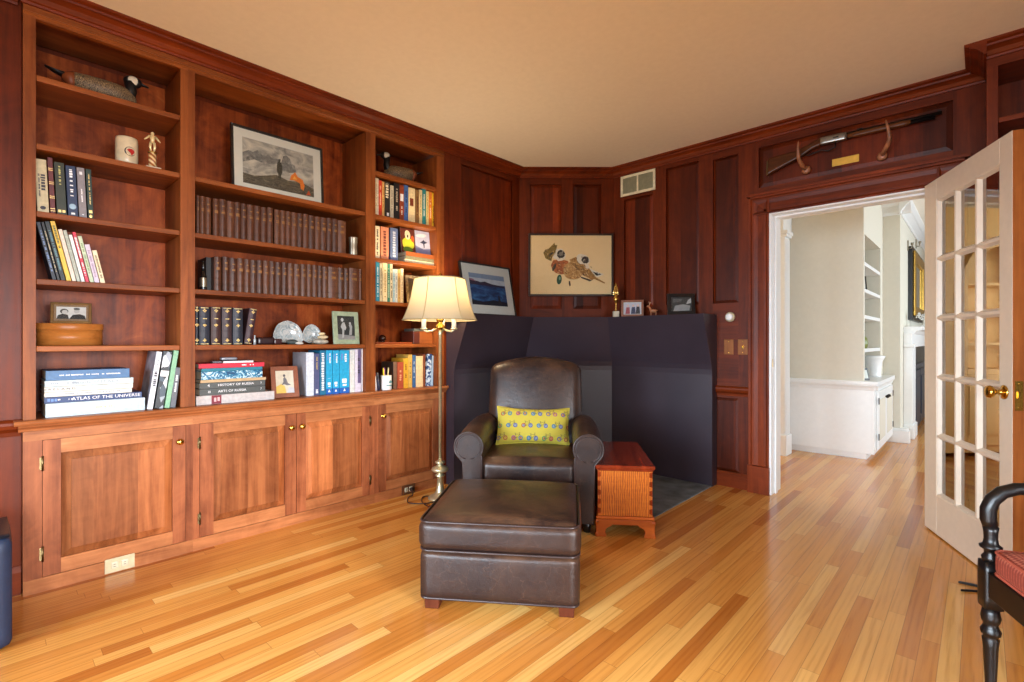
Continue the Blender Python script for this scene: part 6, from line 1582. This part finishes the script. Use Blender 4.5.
# ------------------------------------------------------------------ leather armchair
RC_ = (0, 0, YAW)
RC_ = (0, 0, YAW - math.radians(6.5))
cp = vd(0.092, 2.90)
r = thing('armchair', 'dark brown leather club armchair with rolled arms in the hearth corner', 'armchair', cp, RC_)
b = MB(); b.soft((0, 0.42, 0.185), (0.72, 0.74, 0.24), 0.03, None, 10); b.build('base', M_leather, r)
def arm_prof(s):
    cx, cz, R = 0.350, 0.495, 0.086
    pts = []
    # panel inner bottom -> up, round the roll, down the outside
    pts.append((cx - 0.078, 0.066)); pts.append((cx - 0.078, cz - 0.06))
    pts += [(cx + R * math.cos(math.radians(a)), cz + R * math.sin(math.radians(a))) for a in range(212, -57, -12)]
    pts.append((cx + 0.034, cz - 0.092)); pts.append((cx + 0.028, 0.066))
    return [(s * x, z) for x, z in pts]
for s in (-1, 1):
    pf = arm_prof(s)
    b = MB(); R_ = []
    n = 12
    cxm, czm = s * 0.340, 0.36
    for i in range(n + 1):
        u = i / n; y = 0.0 + 0.66 * u
        dz = 0.030 * math.sin(PI * u * 0.9) + 0.01 * u
        R_.append([(x + s * (-0.012 * u), y, z + (dz if z > 0.3 else 0)) for x, z in pf])
    ins_ = [(cxm + (x - cxm) * 0.94, czm + (z - czm) * 0.975 if z > 0.08 else z + 0.005) for x, z in pf]
    b.loft([[(x, -0.012, z) for x, z in ins_], [(x, -0.006, z) for x, z in pf]] + R_[0:], None, smooth=True, caps=False)
    b.poly([(x, -0.0121, z) for x, z in ins_]); b.poly([R_[-1][k] for k in range(len(R_[-1]))])
    a = b.build('arm', M_leather, r)
    b = MB(); b.tube([(x, -0.007, z) for x, z in pf], 0.0055, 8); b.tube([(s * (0.350 + 0.072 * math.cos(q * PI / 12)), -0.0125, 0.495 + 0.072 * math.sin(q * PI / 12)) for q in range(-5, 18)], 0.0035, 8); b.build('piping', M_piping, a)
def seat_fn(w, p):
    return w
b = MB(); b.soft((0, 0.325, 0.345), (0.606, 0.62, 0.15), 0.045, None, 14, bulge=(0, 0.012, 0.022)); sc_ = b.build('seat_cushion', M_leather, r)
def rrect(hx, y0, y1, z, rad, n=6):
    P = []
    for cx, cy, a0 in ((hx - rad, y1 - rad, 0), (-hx + rad, y1 - rad, 90), (-hx + rad, y0 + rad, 180), (hx - rad, y0 + rad, 270)):
        P += [(cx + rad * math.cos(math.radians(a0 + 90 * k / n)), cy + rad * math.sin(math.radians(a0 + 90 * k / n)), z) for k in range(n + 1)]
    return P + [P[0]]
b = MB()
for z in (0.392, 0.298): b.tube(rrect(0.298, 0.022, 0.628, z, 0.05), 0.005, 8)
b.build('piping', M_piping, sc_)
b = MB(); b.soft((0, 0.06, 0.20), (0.606, 0.08, 0.19), 0.02, None, 8); b.build('front_border', M_leather, r)
def back_fn(w, p):
    q = w.copy(); xx = w.x / 0.325
    if p[2] > 0: q.z += (0.062 * (1 - min(1, xx * xx)) - 0.012) * p[2]
    q.y += 0.20 * (w.z + 0.32) - 0.02 * (1 - min(1, xx * xx)) * (1 if p[1] < 0 else 0)
    return q
b = MB(); b.soft((0, 0.61, 0.645), (0.65, 0.19, 0.62), 0.045, None, 16, bulge=(0.004, 0.03, 0), fn=back_fn); bk = b.build('back', M_leather, r)
b = MB(); path = []
for k in range(25):
    x = -0.31 + 0.62 * k / 24; xx = x / 0.325
    path.append((x, 0.61 - 0.095 + 0.014 + 0.20 * 0.615 , 0.645 + 0.31 - 0.016 + 0.062 * (1 - xx * xx) - 0.012 - 0.02 * abs(xx) ** 8))
b.tube(path, 0.005, 8); b.build('piping', M_piping, bk)
for s in (-1, 1):
    b = MB(); b.soft((s * 0.33, 0.70, 0.33), (0.09, 0.16, 0.46), 0.04, None, 8); b.build('back_wing', M_leather, r)
    for y in (0.06, 0.72):
        b = MB(); b.lathe([(0.002, 0), (0.020, 0), (0.028, 0.066), (0.002, 0.067)], 14, o=(s * 0.345, y, 0)); b.build('foot', M_ebony, r)

# yellow pillow with printed bicycles
def pillow_mat():
    t = NT('bicycle_print'); x, y, z = t.sep(t.obj())
    cu, cv = 0.100, 0.080
    rowv = t.math('FLOOR', t.math('DIVIDE', t.math('ADD', z, 5.0), cv))
    xs_ = t.math('ADD', t.math('ADD', x, 5.0), t.math('MULTIPLY', rowv, 0.037))
    cell = t.white(t.comb(t.math('FLOOR', t.math('DIVIDE', xs_, cu)), rowv, 0.2))
    u = t.math('SUBTRACT', t.math('MULTIPLY', t.math('FRACT', t.math('DIVIDE', xs_, cu)), cu), cu / 2)
    v = t.math('SUBTRACT', t.math('MULTIPLY', t.math('FRACT', t.math('DIVIDE', t.math('ADD', z, 5.0), cv)), cv), cv / 2)
    au = t.math('ABSOLUTE', u)
    d = t.math('SQRT', t.math('ADD', t.math('POWER', t.math('SUBTRACT', au, 0.023), 2.0), t.math('POWER', t.math('ADD', v, 0.008), 2.0)))
    rim = t.math('LESS_THAN', t.math('ABSOLUTE', t.math('SUBTRACT', d, 0.0115)), 0.003)
    hub = t.math('LESS_THAN', d, 0.0105)
    # frame: slanted bars and top tube, handlebar
    def seg(x0, z0, x1, z1, w):
        dx, dz = x1 - x0, z1 - z0; L2 = dx * dx + dz * dz
        pu, pv = t.math('SUBTRACT', u, x0), t.math('SUBTRACT', v, z0)
        k = t.math('DIVIDE', t.math('ADD', t.math('MULTIPLY', pu, dx), t.math('MULTIPLY', pv, dz)), L2)
        k = t.n('Clamp', {0: k}).outputs[0]
        qx, qz = t.math('SUBTRACT', pu, t.math('MULTIPLY', k, dx)), t.math('SUBTRACT', pv, t.math('MULTIPLY', k, dz))
        return t.math('LESS_THAN', t.math('ADD', t.math('POWER', qx, 2.0), t.math('POWER', qz, 2.0)), w * w)
    bars = None
    for s in ((-0.023, -0.008, -0.010, 0.014), (-0.010, 0.014, 0.016, 0.014), (0.023, -0.008, 0.014, 0.022), (-0.004, -0.010, 0.016, 0.012), (-0.023, -0.008, -0.004, -0.010), (-0.004, -0.010, -0.012, 0.020), (0.010, 0.023, 0.020, 0.024), (-0.017, 0.020, -0.008, 0.020)):
        q = seg(*s, 0.0011); bars = q if bars is None else t.math('MAXIMUM', bars, q)
    wc = t.ramp(t.math('FRACT', t.math('ADD', t.math('MULTIPLY', cell, 3.7), t.math('MULTIPLY', t.math('GREATER_THAN', u, 0.0), 0.37))), [(0, srgb(150, 70, 50)), (0.25, srgb(60, 110, 130)), (0.5, srgb(84, 84, 130)), (0.75, srgb(70, 130, 80)), (0.9, srgb(140, 70, 110))], 'CONSTANT')
    wc2 = t.ramp(t.math('FRACT', t.math('MULTIPLY', cell, 7.1)), [(0, srgb(190, 150, 60)), (0.3, srgb(96, 130, 170)), (0.6, srgb(170, 90, 70)), (0.8, srgb(110, 150, 120))], 'CONSTANT')
    c = t.mix(t.math('MULTIPLY', hub, 0.75), srgb(180, 164, 56), wc2)
    c = t.mix(rim, c, wc); c = t.mix(t.math('MULTIPLY', bars, 0.9), c, srgb(60, 56, 50))
    n = t.noise(t.obj(), 300.0, 2.0).outputs['Fac']
    return t.done(Base_Color=c, Roughness=0.85, Normal=t.bump(n, 0.1, 0.001))
pw, ph = 0.50, 0.27
def pil_fn(w, p):
    q = w.copy(); ax, az = abs(p[0]), abs(p[2])
    k = max(0, 1 - ax ** 2.6) * max(0, 1 - az ** 2.6)
    q.y = w.y * (0.10 + 0.90 * k ** 0.5)
    q.x *= 1 - 0.055 * (1 - p[2] ** 2) * ax ** 2; q.z *= 1 - 0.17 * (1 - p[0] ** 2) * az ** 2
    return q
b = MB(); b.soft((0, 0, 0), (pw, 0.17, ph), 0.012, None, 22, fn=pil_fn)
pl = b.build('lumbar_pillow', pillow_mat(), rot=(-0.34, 0.03, YAW), loc=vd(0.142, 3.345, 0.545))
tag(pl, 'yellow lumbar pillow printed with little coloured bicycles on the armchair seat', 'pillow')

# ------------------------------------------------------------------ ottoman
oc = Vector((-1.622, 1.690, 0)); orot = (0, 0, math.radians(36.4))
r = thing('ottoman', 'dark brown worn leather ottoman on block feet in front of the armchair', 'ottoman', oc, orot)
hw, hd = 0.338, 0.322
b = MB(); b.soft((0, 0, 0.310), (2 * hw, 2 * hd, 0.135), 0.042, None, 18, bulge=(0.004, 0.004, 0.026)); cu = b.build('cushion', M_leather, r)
b = MB()
b.tube(rrect(hw - 0.006, -hd + 0.006, hd - 0.006, 0.368, 0.045), 0.0055, 8); b.tube(rrect(hw - 0.006, -hd + 0.006, hd - 0.006, 0.250, 0.045), 0.0055, 8)
b.build('piping', M_piping, cu)
b = MB(); b.soft((0, 0, 0.145), (2 * hw - 0.012, 2 * hd - 0.012, 0.200), 0.022, None, 12, bulge=(0.006, 0.006, 0)); ba = b.build('base', M_leather, r)
b = MB(); b.tube(rrect(hw - 0.010, -hd + 0.010, hd - 0.010, 0.051, 0.03), 0.0055, 8); b.build('piping', M_piping, ba)
for sx in (-1, 1):
    for sy in (-1, 1):
        b = MB(); b.loft([[(sx * (hw - 0.058) + x * k, sy * (hd - 0.052) + y * k, z) for x, y in ((-0.034, -0.034), (0.034, -0.034), (0.034, 0.034), (-0.034, 0.034))] for z, k in ((0, 0.86), (0.062, 1.0))], None, smooth=False); b.build('foot', W_foot, r, bevel=0.003)

# ------------------------------------------------------------------ little chest used as a side table
r = thing('blanket_chest', 'small reddish tiger-maple chest with bracket feet beside the armchair', 'chest', (-1.472, 2.502, 0), (0, 0, math.radians(37.3)))
bwid, blen = 0.308, 0.66
W2 = bwid / 2
b = MB(); b.box(-W2, W2, 0.012, 0.012 + blen, 0.118, 0.388); bx = b.build('body', M_tiger, r, bevel=0.002)
nd = 5
for s in (-1, 1):
    for k in range(nd):
        b = MB()
        z0_ = 0.130 + k * 0.052; x1_ = s * W2; x0_ = s * (W2 - 0.017)
        b.prism([(x0_, 0.0112, z0_ + 0.004), (x1_, 0.0112, z0_), (x1_, 0.0112, z0_ + 0.034), (x0_, 0.0112, z0_ + 0.030)], (0, 0.0006, 0))
        b.build('dovetail', W_chest_top, bx)
b = MB(); b.box(-W2 - 0.013, W2 + 0.013, -0.004, blen + 0.026, 0.3885, 0.410); b.box(-W2 - 0.006, W2 + 0.006, 0.004, blen + 0.018, 0.376, 0.3884); b.build('lid', W_chest_top, r, bevel=0.005, seg=3)
b = MB(); b.box(-W2 - 0.010, W2 + 0.010, 0.002, blen + 0.022, 0.100, 0.1178); b.build('base_moulding', W_box, r, bevel=0.005)
def skirt(w, n=6):
    F = []
    half = [(w, 0.1), (w + 0.004, 0.085), (w - 0.006, 0.055), (w - 0.002, 0.03), (w + 0.004, 0.018), (w + 0.004, 0.0), (w - 0.058, 0.0), (w - 0.060, 0.014), (w - 0.054, 0.030), (w - 0.060, 0.048), (w - 0.075, 0.056), (w - 0.088, 0.062), (w - 0.094, 0.072), (w - 0.104, 0.070)]
    return half
hf_ = skirt(W2 + 0.012)
pts = [(x, z) for x, z in hf_] + [(-x, z) for x, z in hf_[::-1]]
for y in (-0.002, blen + 0.006):
    for s in (-1, 1):
        pass
b = MB(); b.prism([(x, 0.0, z) for x, z in pts], (0, 0.018, 0)); b.prism([(x, blen + 0.006, z) for x, z in pts], (0, 0.018, 0))
hs_ = skirt(blen / 2 + 0.012)
pts2 = [(x, z) for x, z in hs_] + [(-x, z) for x, z in hs_[::-1]]
for s in (-1, 1):
    b.prism([(s * (W2 + 0.012) - (0.018 if s > 0 else 0), 0.012 + blen / 2 + y, z) for y, z in pts2], (0.018, 0, 0))
b.build('bracket_base', W_box, r, bevel=0.003)

# ------------------------------------------------------------------ floor lamp
lp = Vector((-2.80, 2.225, 0))
r = thing('floor_lamp', 'brass floor lamp with a pleated cream shade standing by the bookcase end', 'lamp', lp)
b = MB(); b.lathe([(0.002, 0.0005), (0.084, 0.0005), (0.085, 0.010), (0.078, 0.016), (0.060, 0.024), (0.040, 0.036), (0.030, 0.05), (0.024, 0.09), (0.019, 0.15), (0.030, 0.158), (0.036, 0.166), (0.022, 0.174), (0.02, 0.182), (0.052, 0.194), (0.062, 0.206), (0.054, 0.220), (0.026, 0.234), (0.018, 0.246), (0.034, 0.252), (0.036, 0.262), (0.016, 0.270), (0.011, 0.285), (0.002, 0.286)], 32); b.build('base', M_polebrass, r)
b = MB(); b.lathe([(0.0105, 0.28), (0.0105, 1.16), (0.014, 1.165), (0.014, 1.185), (0.011, 1.19), (0.011, 1.20)], 16); b.build('pole', M_polebrass, r)
b = MB(); b.lathe([(0.002, 1.195), (0.022, 1.20), (0.034, 1.212), (0.038, 1.224), (0.022, 1.236), (0.016, 1.25), (0.024, 1.262), (0.030, 1.275), (0.018, 1.30), (0.012, 1.33), (0.010, 1.36), (0.002, 1.365)], 24); b.build('body', M_brass, r)
M_candle = plain('candle_sleeve', (236, 228, 206), 0.5)
for k in range(3):
    a = math.radians(43.3 + 180 + 30) + 2 * PI * k / 3
    ca, sa = math.cos(a), math.sin(a)
    b = MB(); b.tube([(ca * 0.02, sa * 0.02, 1.212), (ca * 0.06, sa * 0.06, 1.192), (ca * 0.10, sa * 0.10, 1.186), (ca * 0.122, sa * 0.122, 1.198)], 0.007, 10)
    b.lathe([(0.004, 1.194), (0.020, 1.198), (0.026, 1.206), (0.024, 1.210), (0.012, 1.212), (0.004, 1.212)], 16, o=(ca * 0.122, sa * 0.122, 0)); am = b.build('arm', M_polebrass, r)
    b = MB(); b.lathe([(0.002, 1.212), (0.0165, 1.213), (0.0165, 1.286), (0.002, 1.287)], 16, o=(ca * 0.122, sa * 0.122, 0)); b.build('candle_sleeve', M_candle, am)
# shade: six gently concave panels
def shade_ring(z, rad, n=6, m=8):
    P = []
    for k in range(n):
        for j in range(m):
            a = 2 * PI * (k + j / m) / n + math.radians(43.3 + 12)
            f = j / m
            rr = rad * (math.cos(PI / n) / math.cos((f - 0.5) * 2 * PI / n) * 0.35 + 0.65)
            P.append((rr * math.cos(a), rr * math.sin(a), z))
    return P
prof = [(1.268, 0.262), (1.30, 0.245), (1.35, 0.226), (1.42, 0.206), (1.50, 0.190), (1.55, 0.181), (1.562, 0.178)]
b = MB(); b.loft([shade_ring(z, q) for z, q in prof], None, caps=False)
def shade_mat():
    t = NT('lamp_shade_cloth')
    d = t.n('BsdfDiffuse', {'Color': srgb(238, 226, 196)}); tr = t.n('BsdfTranslucent', {'Color': srgb(128, 116, 92)})
    m = t.n('MixShader', {0: 0.55, 1: d.outputs[0], 2: tr.outputs[0]})
    t.t.links.new(m.outputs[0], t.out.inputs[0]); return t.m
sh = b.build('lamp_shade', shade_mat(), r)
b = MB()
M_trim = plain('shade_braid', (176, 160, 120), 0.7)
for z, q in ((1.269, 0.2625), (1.561, 0.1785)): P_ = shade_ring(z, q + 0.001); b.tube(P_ + [P_[0]], 0.004, 6)
for k in range(6):
    a = 2 * PI * k / 6 + math.radians(43.3 + 12)
    b.tube([((q + 0.001) * math.cos(a), (q + 0.001) * math.sin(a), z) for z, q in prof], 0.0032, 6)
b.build('braid', M_trim, sh)
b = MB(); b.tube([(0, 0, 1.36), (0, 0, 1.575)], 0.004, 8)
for k in range(3):
    a = 2 * PI * k / 3; b.tube([(0, 0, 1.57), (0.178 * math.cos(a), 0.178 * math.sin(a), 1.559)], 0.0025, 6)
b.lathe([(0.002, 1.575), (0.010, 1.58), (0.012, 1.59), (0.005, 1.60), (0.002, 1.612)], 12); b.build('harp', M_brass, r)
bl = NT('lit_bulb'); em = bl.n('Emission', {'Color': (1, 0.72, 0.38, 1), 'Strength': 8.0}); bl.t.links.new(em.outputs[0], bl.out.inputs[0])
b = MB(); b.ball((0, 0, 1.43), 0.032, sc=(1, 1, 1.3)); b.build('bulb', bl.m, r)
# lamp cord to the socket
M_cord = plain('brown_cord', (52, 28, 18), 0.5)
b = MB()
s_ = Vector((XL + 0.016, pc.y, 0.040)); pts = [s_, s_ + Vector((0.03, 0.004, -0.006)), s_ + Vector((0.055, -0.01, -0.030)), Vector((-2.96, pc.y - 0.06, 0.006)), Vector((-2.86, pc.y - 0.12, 0.005)), Vector((-2.76, pc.y - 0.02, 0.005)), Vector((-2.80, pc.y + 0.09, 0.005)), Vector((-2.90, pc.y + 0.05, 0.0055)), Vector((-2.87, pc.y - 0.01, 0.006)), Vector((-2.78, pc.y - 0.06, 0.005)), Vector((-2.64, pc.y - 0.07, 0.005)), Vector((-2.60, pc.y + 0.03, 0.005)), Vector((-2.68, 2.12, 0.006))]
# smooth path
sm = []
for i in range(len(pts) - 1):
    p0, p1, p2, p3 = pts[max(i - 1, 0)], pts[i], pts[i + 1], pts[min(i + 2, len(pts) - 1)]
    for k in range(6):
        u = k / 6
        sm.append(0.5 * ((2 * p1) + (p2 - p0) * u + (2 * p0 - 5 * p1 + 4 * p2 - p3) * u * u + (3 * p1 - p0 - 3 * p2 + p3) * u ** 3))
sm.append(pts[-1])
b.tube([Vector((p.x, p.y, max(p.z, 0.0045))) for p in sm], 0.0036, 8)
r = thing('power_cord', 'thin brown lamp cord looping across the floor to the socket', 'cord', (0, 0, 0)); b.build('cord', M_cord, r)
b = MB(); b.soft((0, 0, 0), (0.026, 0.03, 0.026), 0.006, None, 5); b.build('plug', plain('plug_black', (30, 24, 22), 0.4), r, loc=(XL + 0.024, pc.y + 0.0195, 0.036))

# ------------------------------------------------------------------ black armchair at the right edge
r = thing('open_armchair', 'black turned-leg open armchair with a red patterned cushion, cut by the right edge', 'chair', (0.022, 2.008, 0), (0, 0, math.radians(-66)))
cw_, cd_ = 0.54, 0.50
def turned(x, y, top):
    b = MB()
    b.lathe([(q * 0.80, z) for q, z in [(0.002, 0), (0.014, 0), (0.016, 0.02), (0.013, 0.03), (0.016, 0.12), (0.022, 0.235), (0.025, 0.255), (0.020, 0.262), (0.028, 0.268), (0.030, 0.278), (0.024, 0.288), (0.020, 0.296), (0.026, 0.306), (0.029, 0.318), (0.026, 0.330), (0.024, 0.345), (0.002, 0.346)]], 20, o=(x, y, 0))
    b.soft((x, y, 0.412), (0.046, 0.046, 0.136), 0.005, None, 4)
    return b
for x in (0, cw_):
    b = turned(x, 0, 0); b.build('front_leg', M_ebony, r)
    b = MB(); b.lathe([(q * 0.82, z) for q, z in [(0.002, 0.478), (0.024, 0.480), (0.026, 0.492), (0.018, 0.502), (0.019, 0.512), (0.031, 0.518), (0.032, 0.524), (0.022, 0.530), (0.019, 0.545), (0.020, 0.565), (0.023, 0.580), (0.002, 0.581)]], 20, o=(x, 0, 0)); b.build('arm_post', M_ebony, r)
    b = MB()
    Pa = [(x, 0.0, 0.575), (x, -0.006, 0.60), (x, -0.006, 0.63), (x, 0.004, 0.658), (x, 0.026, 0.682), (x, 0.058, 0.695), (x, 0.10, 0.698), (x, 0.20, 0.694), (x, 0.32, 0.696), (x, 0.44, 0.712), (x, 0.50, 0.728)]
    b.tube(Pa, [0.0165, 0.019, 0.019, 0.0185, 0.018, 0.0175, 0.0175, 0.018, 0.018, 0.018, 0.018], 14); b.build('arm', M_ebony, r)
    b = MB(); b.tube([(x, cd_ + 0.06, 0.0), (x, cd_ + 0.01, 0.25), (x, cd_, 0.45), (x, cd_ + 0.02, 0.7), (x, cd_ + 0.09, 0.95)], [0.016, 0.02, 0.022, 0.02, 0.016], 12); b.build('rear_leg', M_ebony, r)
    b = MB(); b.box(x - 0.018, x + 0.018, 0.028, cd_ - 0.02, 0.384, 0.457); b.build('side_rail', M_ebony, r, bevel=0.003)
b = MB(); b.box(0.028, cw_ - 0.028, -0.018, 0.018, 0.384, 0.457); b.build('front_rail', M_ebony, r, bevel=0.003)
b = MB(); b.box(0.02, cw_ - 0.02, cd_ - 0.018, cd_ + 0.018, 0.384, 0.457); b.build('back_rail', M_ebony, r, bevel=0.003)
for z in (0.62, 0.78, 0.92):
    b = MB(); b.tube([(0.0, cd_ + 0.02 + (z - 0.7) * 0.28, z), (cw_ / 2, cd_ + 0.05 + (z - 0.7) * 0.28, z + 0.01), (cw_, cd_ + 0.02 + (z - 0.7) * 0.28, z)], 0.014, 10); b.build('back_slat', M_ebony, r)
def damask():
    t = NT('red_lattice_fabric'); x, y, z = t.sep(t.obj())
    u = t.math('MULTIPLY', t.math('ADD', x, y), 62.0); v = t.math('MULTIPLY', t.math('SUBTRACT', x, y), 62.0)
    k = t.math('MULTIPLY', t.math('SINE', t.math('MULTIPLY', u, 2 * PI * 0.7)), t.math('SINE', t.math('MULTIPLY', v, 2 * PI * 0.7)))
    n = t.noise(t.obj(), 160.0, 2.0).outputs['Fac']
    c = t.ramp(t.math('ADD', t.math('MULTIPLY', k, 0.5), t.math('MULTIPLY', n, 0.6)), [(0.05, srgb(136, 58, 44)), (0.35, srgb(170, 84, 64)), (0.7, srgb(192, 118, 92))])
    return t.done(Base_Color=c, Roughness=0.8)
M_dam = damask()
b = MB(); b.soft((cw_ / 2, 0.235, 0.493), (cw_ - 0.062, 0.50, 0.075), 0.026, None, 14, bulge=(0.003, 0.003, 0.012)); cu = b.build('seat_cushion', M_dam, r)
b = MB()
for z in (0.523, 0.463): b.tube([(p[0] + cw_ / 2, p[1], p[2]) for p in rrect((cw_ - 0.066) / 2, -0.013, 0.482, z, 0.03)], 0.004, 8)
b.build('piping', plain('red_piping', (176, 84, 62), 0.8), cu)

# doorstop prongs on the floor
r = thing('doorstop', 'small dark metal two-pronged piece lying on the floor below the glass door', 'doorstop', (0.03, 3.12, 0.0006))
b = MB()
for (x, y) in ((-0.105, -0.03), (-0.095, -0.125)):
    b.prism([(0.012, 0.004 + y * 0.4, 0.0), (0.0, -0.012 + y * 0.4, 0.0), (x, y - 0.004, 0.0), (x + 0.004, y + 0.006, 0.0)], (0, 0, 0.010))
b.box(-0.004, 0.016, -0.062, 0.006, 0.0, 0.012); b.build('prong_plate', M_darkiron, r, bevel=0.002)

# navy box at the left edge
b = MB(); b.soft((0, 0, 0.205), (0.30, 0.44, 0.40), 0.024, None, 12, bulge=(0.012, 0, 0.008)); nb = b.build('body', M_navy)
r = thing('navy_cabinet', 'dark navy blue box-shaped cabinet on the floor, cut by the left edge', 'cabinet', (-2.665 + -0.05, -0.150, 0), (0, 0, 0))
nb.parent = r
b = MB(); b.soft((0, 0, 0.409), (0.288, 0.428, 0.012), 0.006, None, 6); b.build('top', plain('navy_top', (20, 26, 38), 0.35), r)

# ------------------------------------------------------------------ daylight, lamp, camera
def area(name, loc, rot, sx, sy, power, col, spread=115):
    l = D.lights.new(name, 'AREA'); l.shape = 'RECTANGLE'; l.size = sx; l.size_y = sy; l.energy = power; l.color = col
    l.spread = math.radians(spread)
    o = D.objects.new(name, l); COL.objects.link(o); o.location = loc; o.rotation_euler = rot
    return o
DAY = (0.93, 0.96, 1.0)
for k, (a, c, p, q) in enumerate(REARW):
    area('daylight', ((a + c) / 2, -2.50, (p + q) / 2), (PI / 2 - 0.36, 0, 0), c - a - 0.04, q - p - 0.04, 56, (0.74, 0.87, 1.0), 84)
for k, (a, c, p, q) in enumerate(RIGHTW):
    area('daylight', (2.50, (a + c) / 2, (p + q) / 2), (PI / 2 - 0.28, 0, PI / 2), c - a - 0.04, q - p - 0.04, 58, DAY, 78)
for k, (a, c, p, q) in enumerate(HALLW):
    area('daylight', (2.77, (a + c) / 2, (p + q) / 2), (PI / 2, 0, PI / 2), c - a - 0.04, q - p - 0.04, 46, (0.78, 0.90, 1.0))
area('daylight', (-3.47, YR + 0.45, 1.35), (PI / 2, 0, 0), 0.7, 1.6, 60, (1.0, 0.95, 0.86), 160)  # added light at the unseen bay window, brightens the cupboard mirrored in the door
l = D.lights.new('lamp_bulb_light', 'POINT'); l.energy = 22; l.color = (1, 0.78, 0.50); l.shadow_soft_size = 0.045
o = D.objects.new('lamp_bulb_light', l); COL.objects.link(o); o.location = lp + Vector((0, 0, 1.50))

w = D.worlds.new('world'); SC.world = w; w.use_nodes = True
bg = w.node_tree.nodes['Background']; bg.inputs[0].default_value = (0.75, 0.87, 1.0, 1); bg.inputs[1].default_value = 0.25

cam = D.cameras.new('camera'); co = D.objects.new('camera', cam); COL.objects.link(co)
co.location = (0, 0, EYE); co.rotation_euler = (PI / 2, 0, YAW)
cam.sensor_width = 36.0; cam.lens = FPX / 1024 * 36.0; cam.clip_start = 0.02; cam.clip_end = 60
SC.camera = co
SC.view_settings.view_transform = 'Standard'; SC.view_settings.look = 'None'
SC.view_settings.gamma = 1.0; SC.view_settings.exposure = 0.0; SC.view_settings.use_curve_mapping = False
SC.cycles.use_denoising = True
SC.cycles.max_bounces = 10; SC.cycles.diffuse_bounces = 5; SC.cycles.glossy_bounces = 5; SC.cycles.transparent_max_bounces = 12
SC.cycles.sample_clamp_indirect = 8.0; SC.cycles.caustics_reflective = False
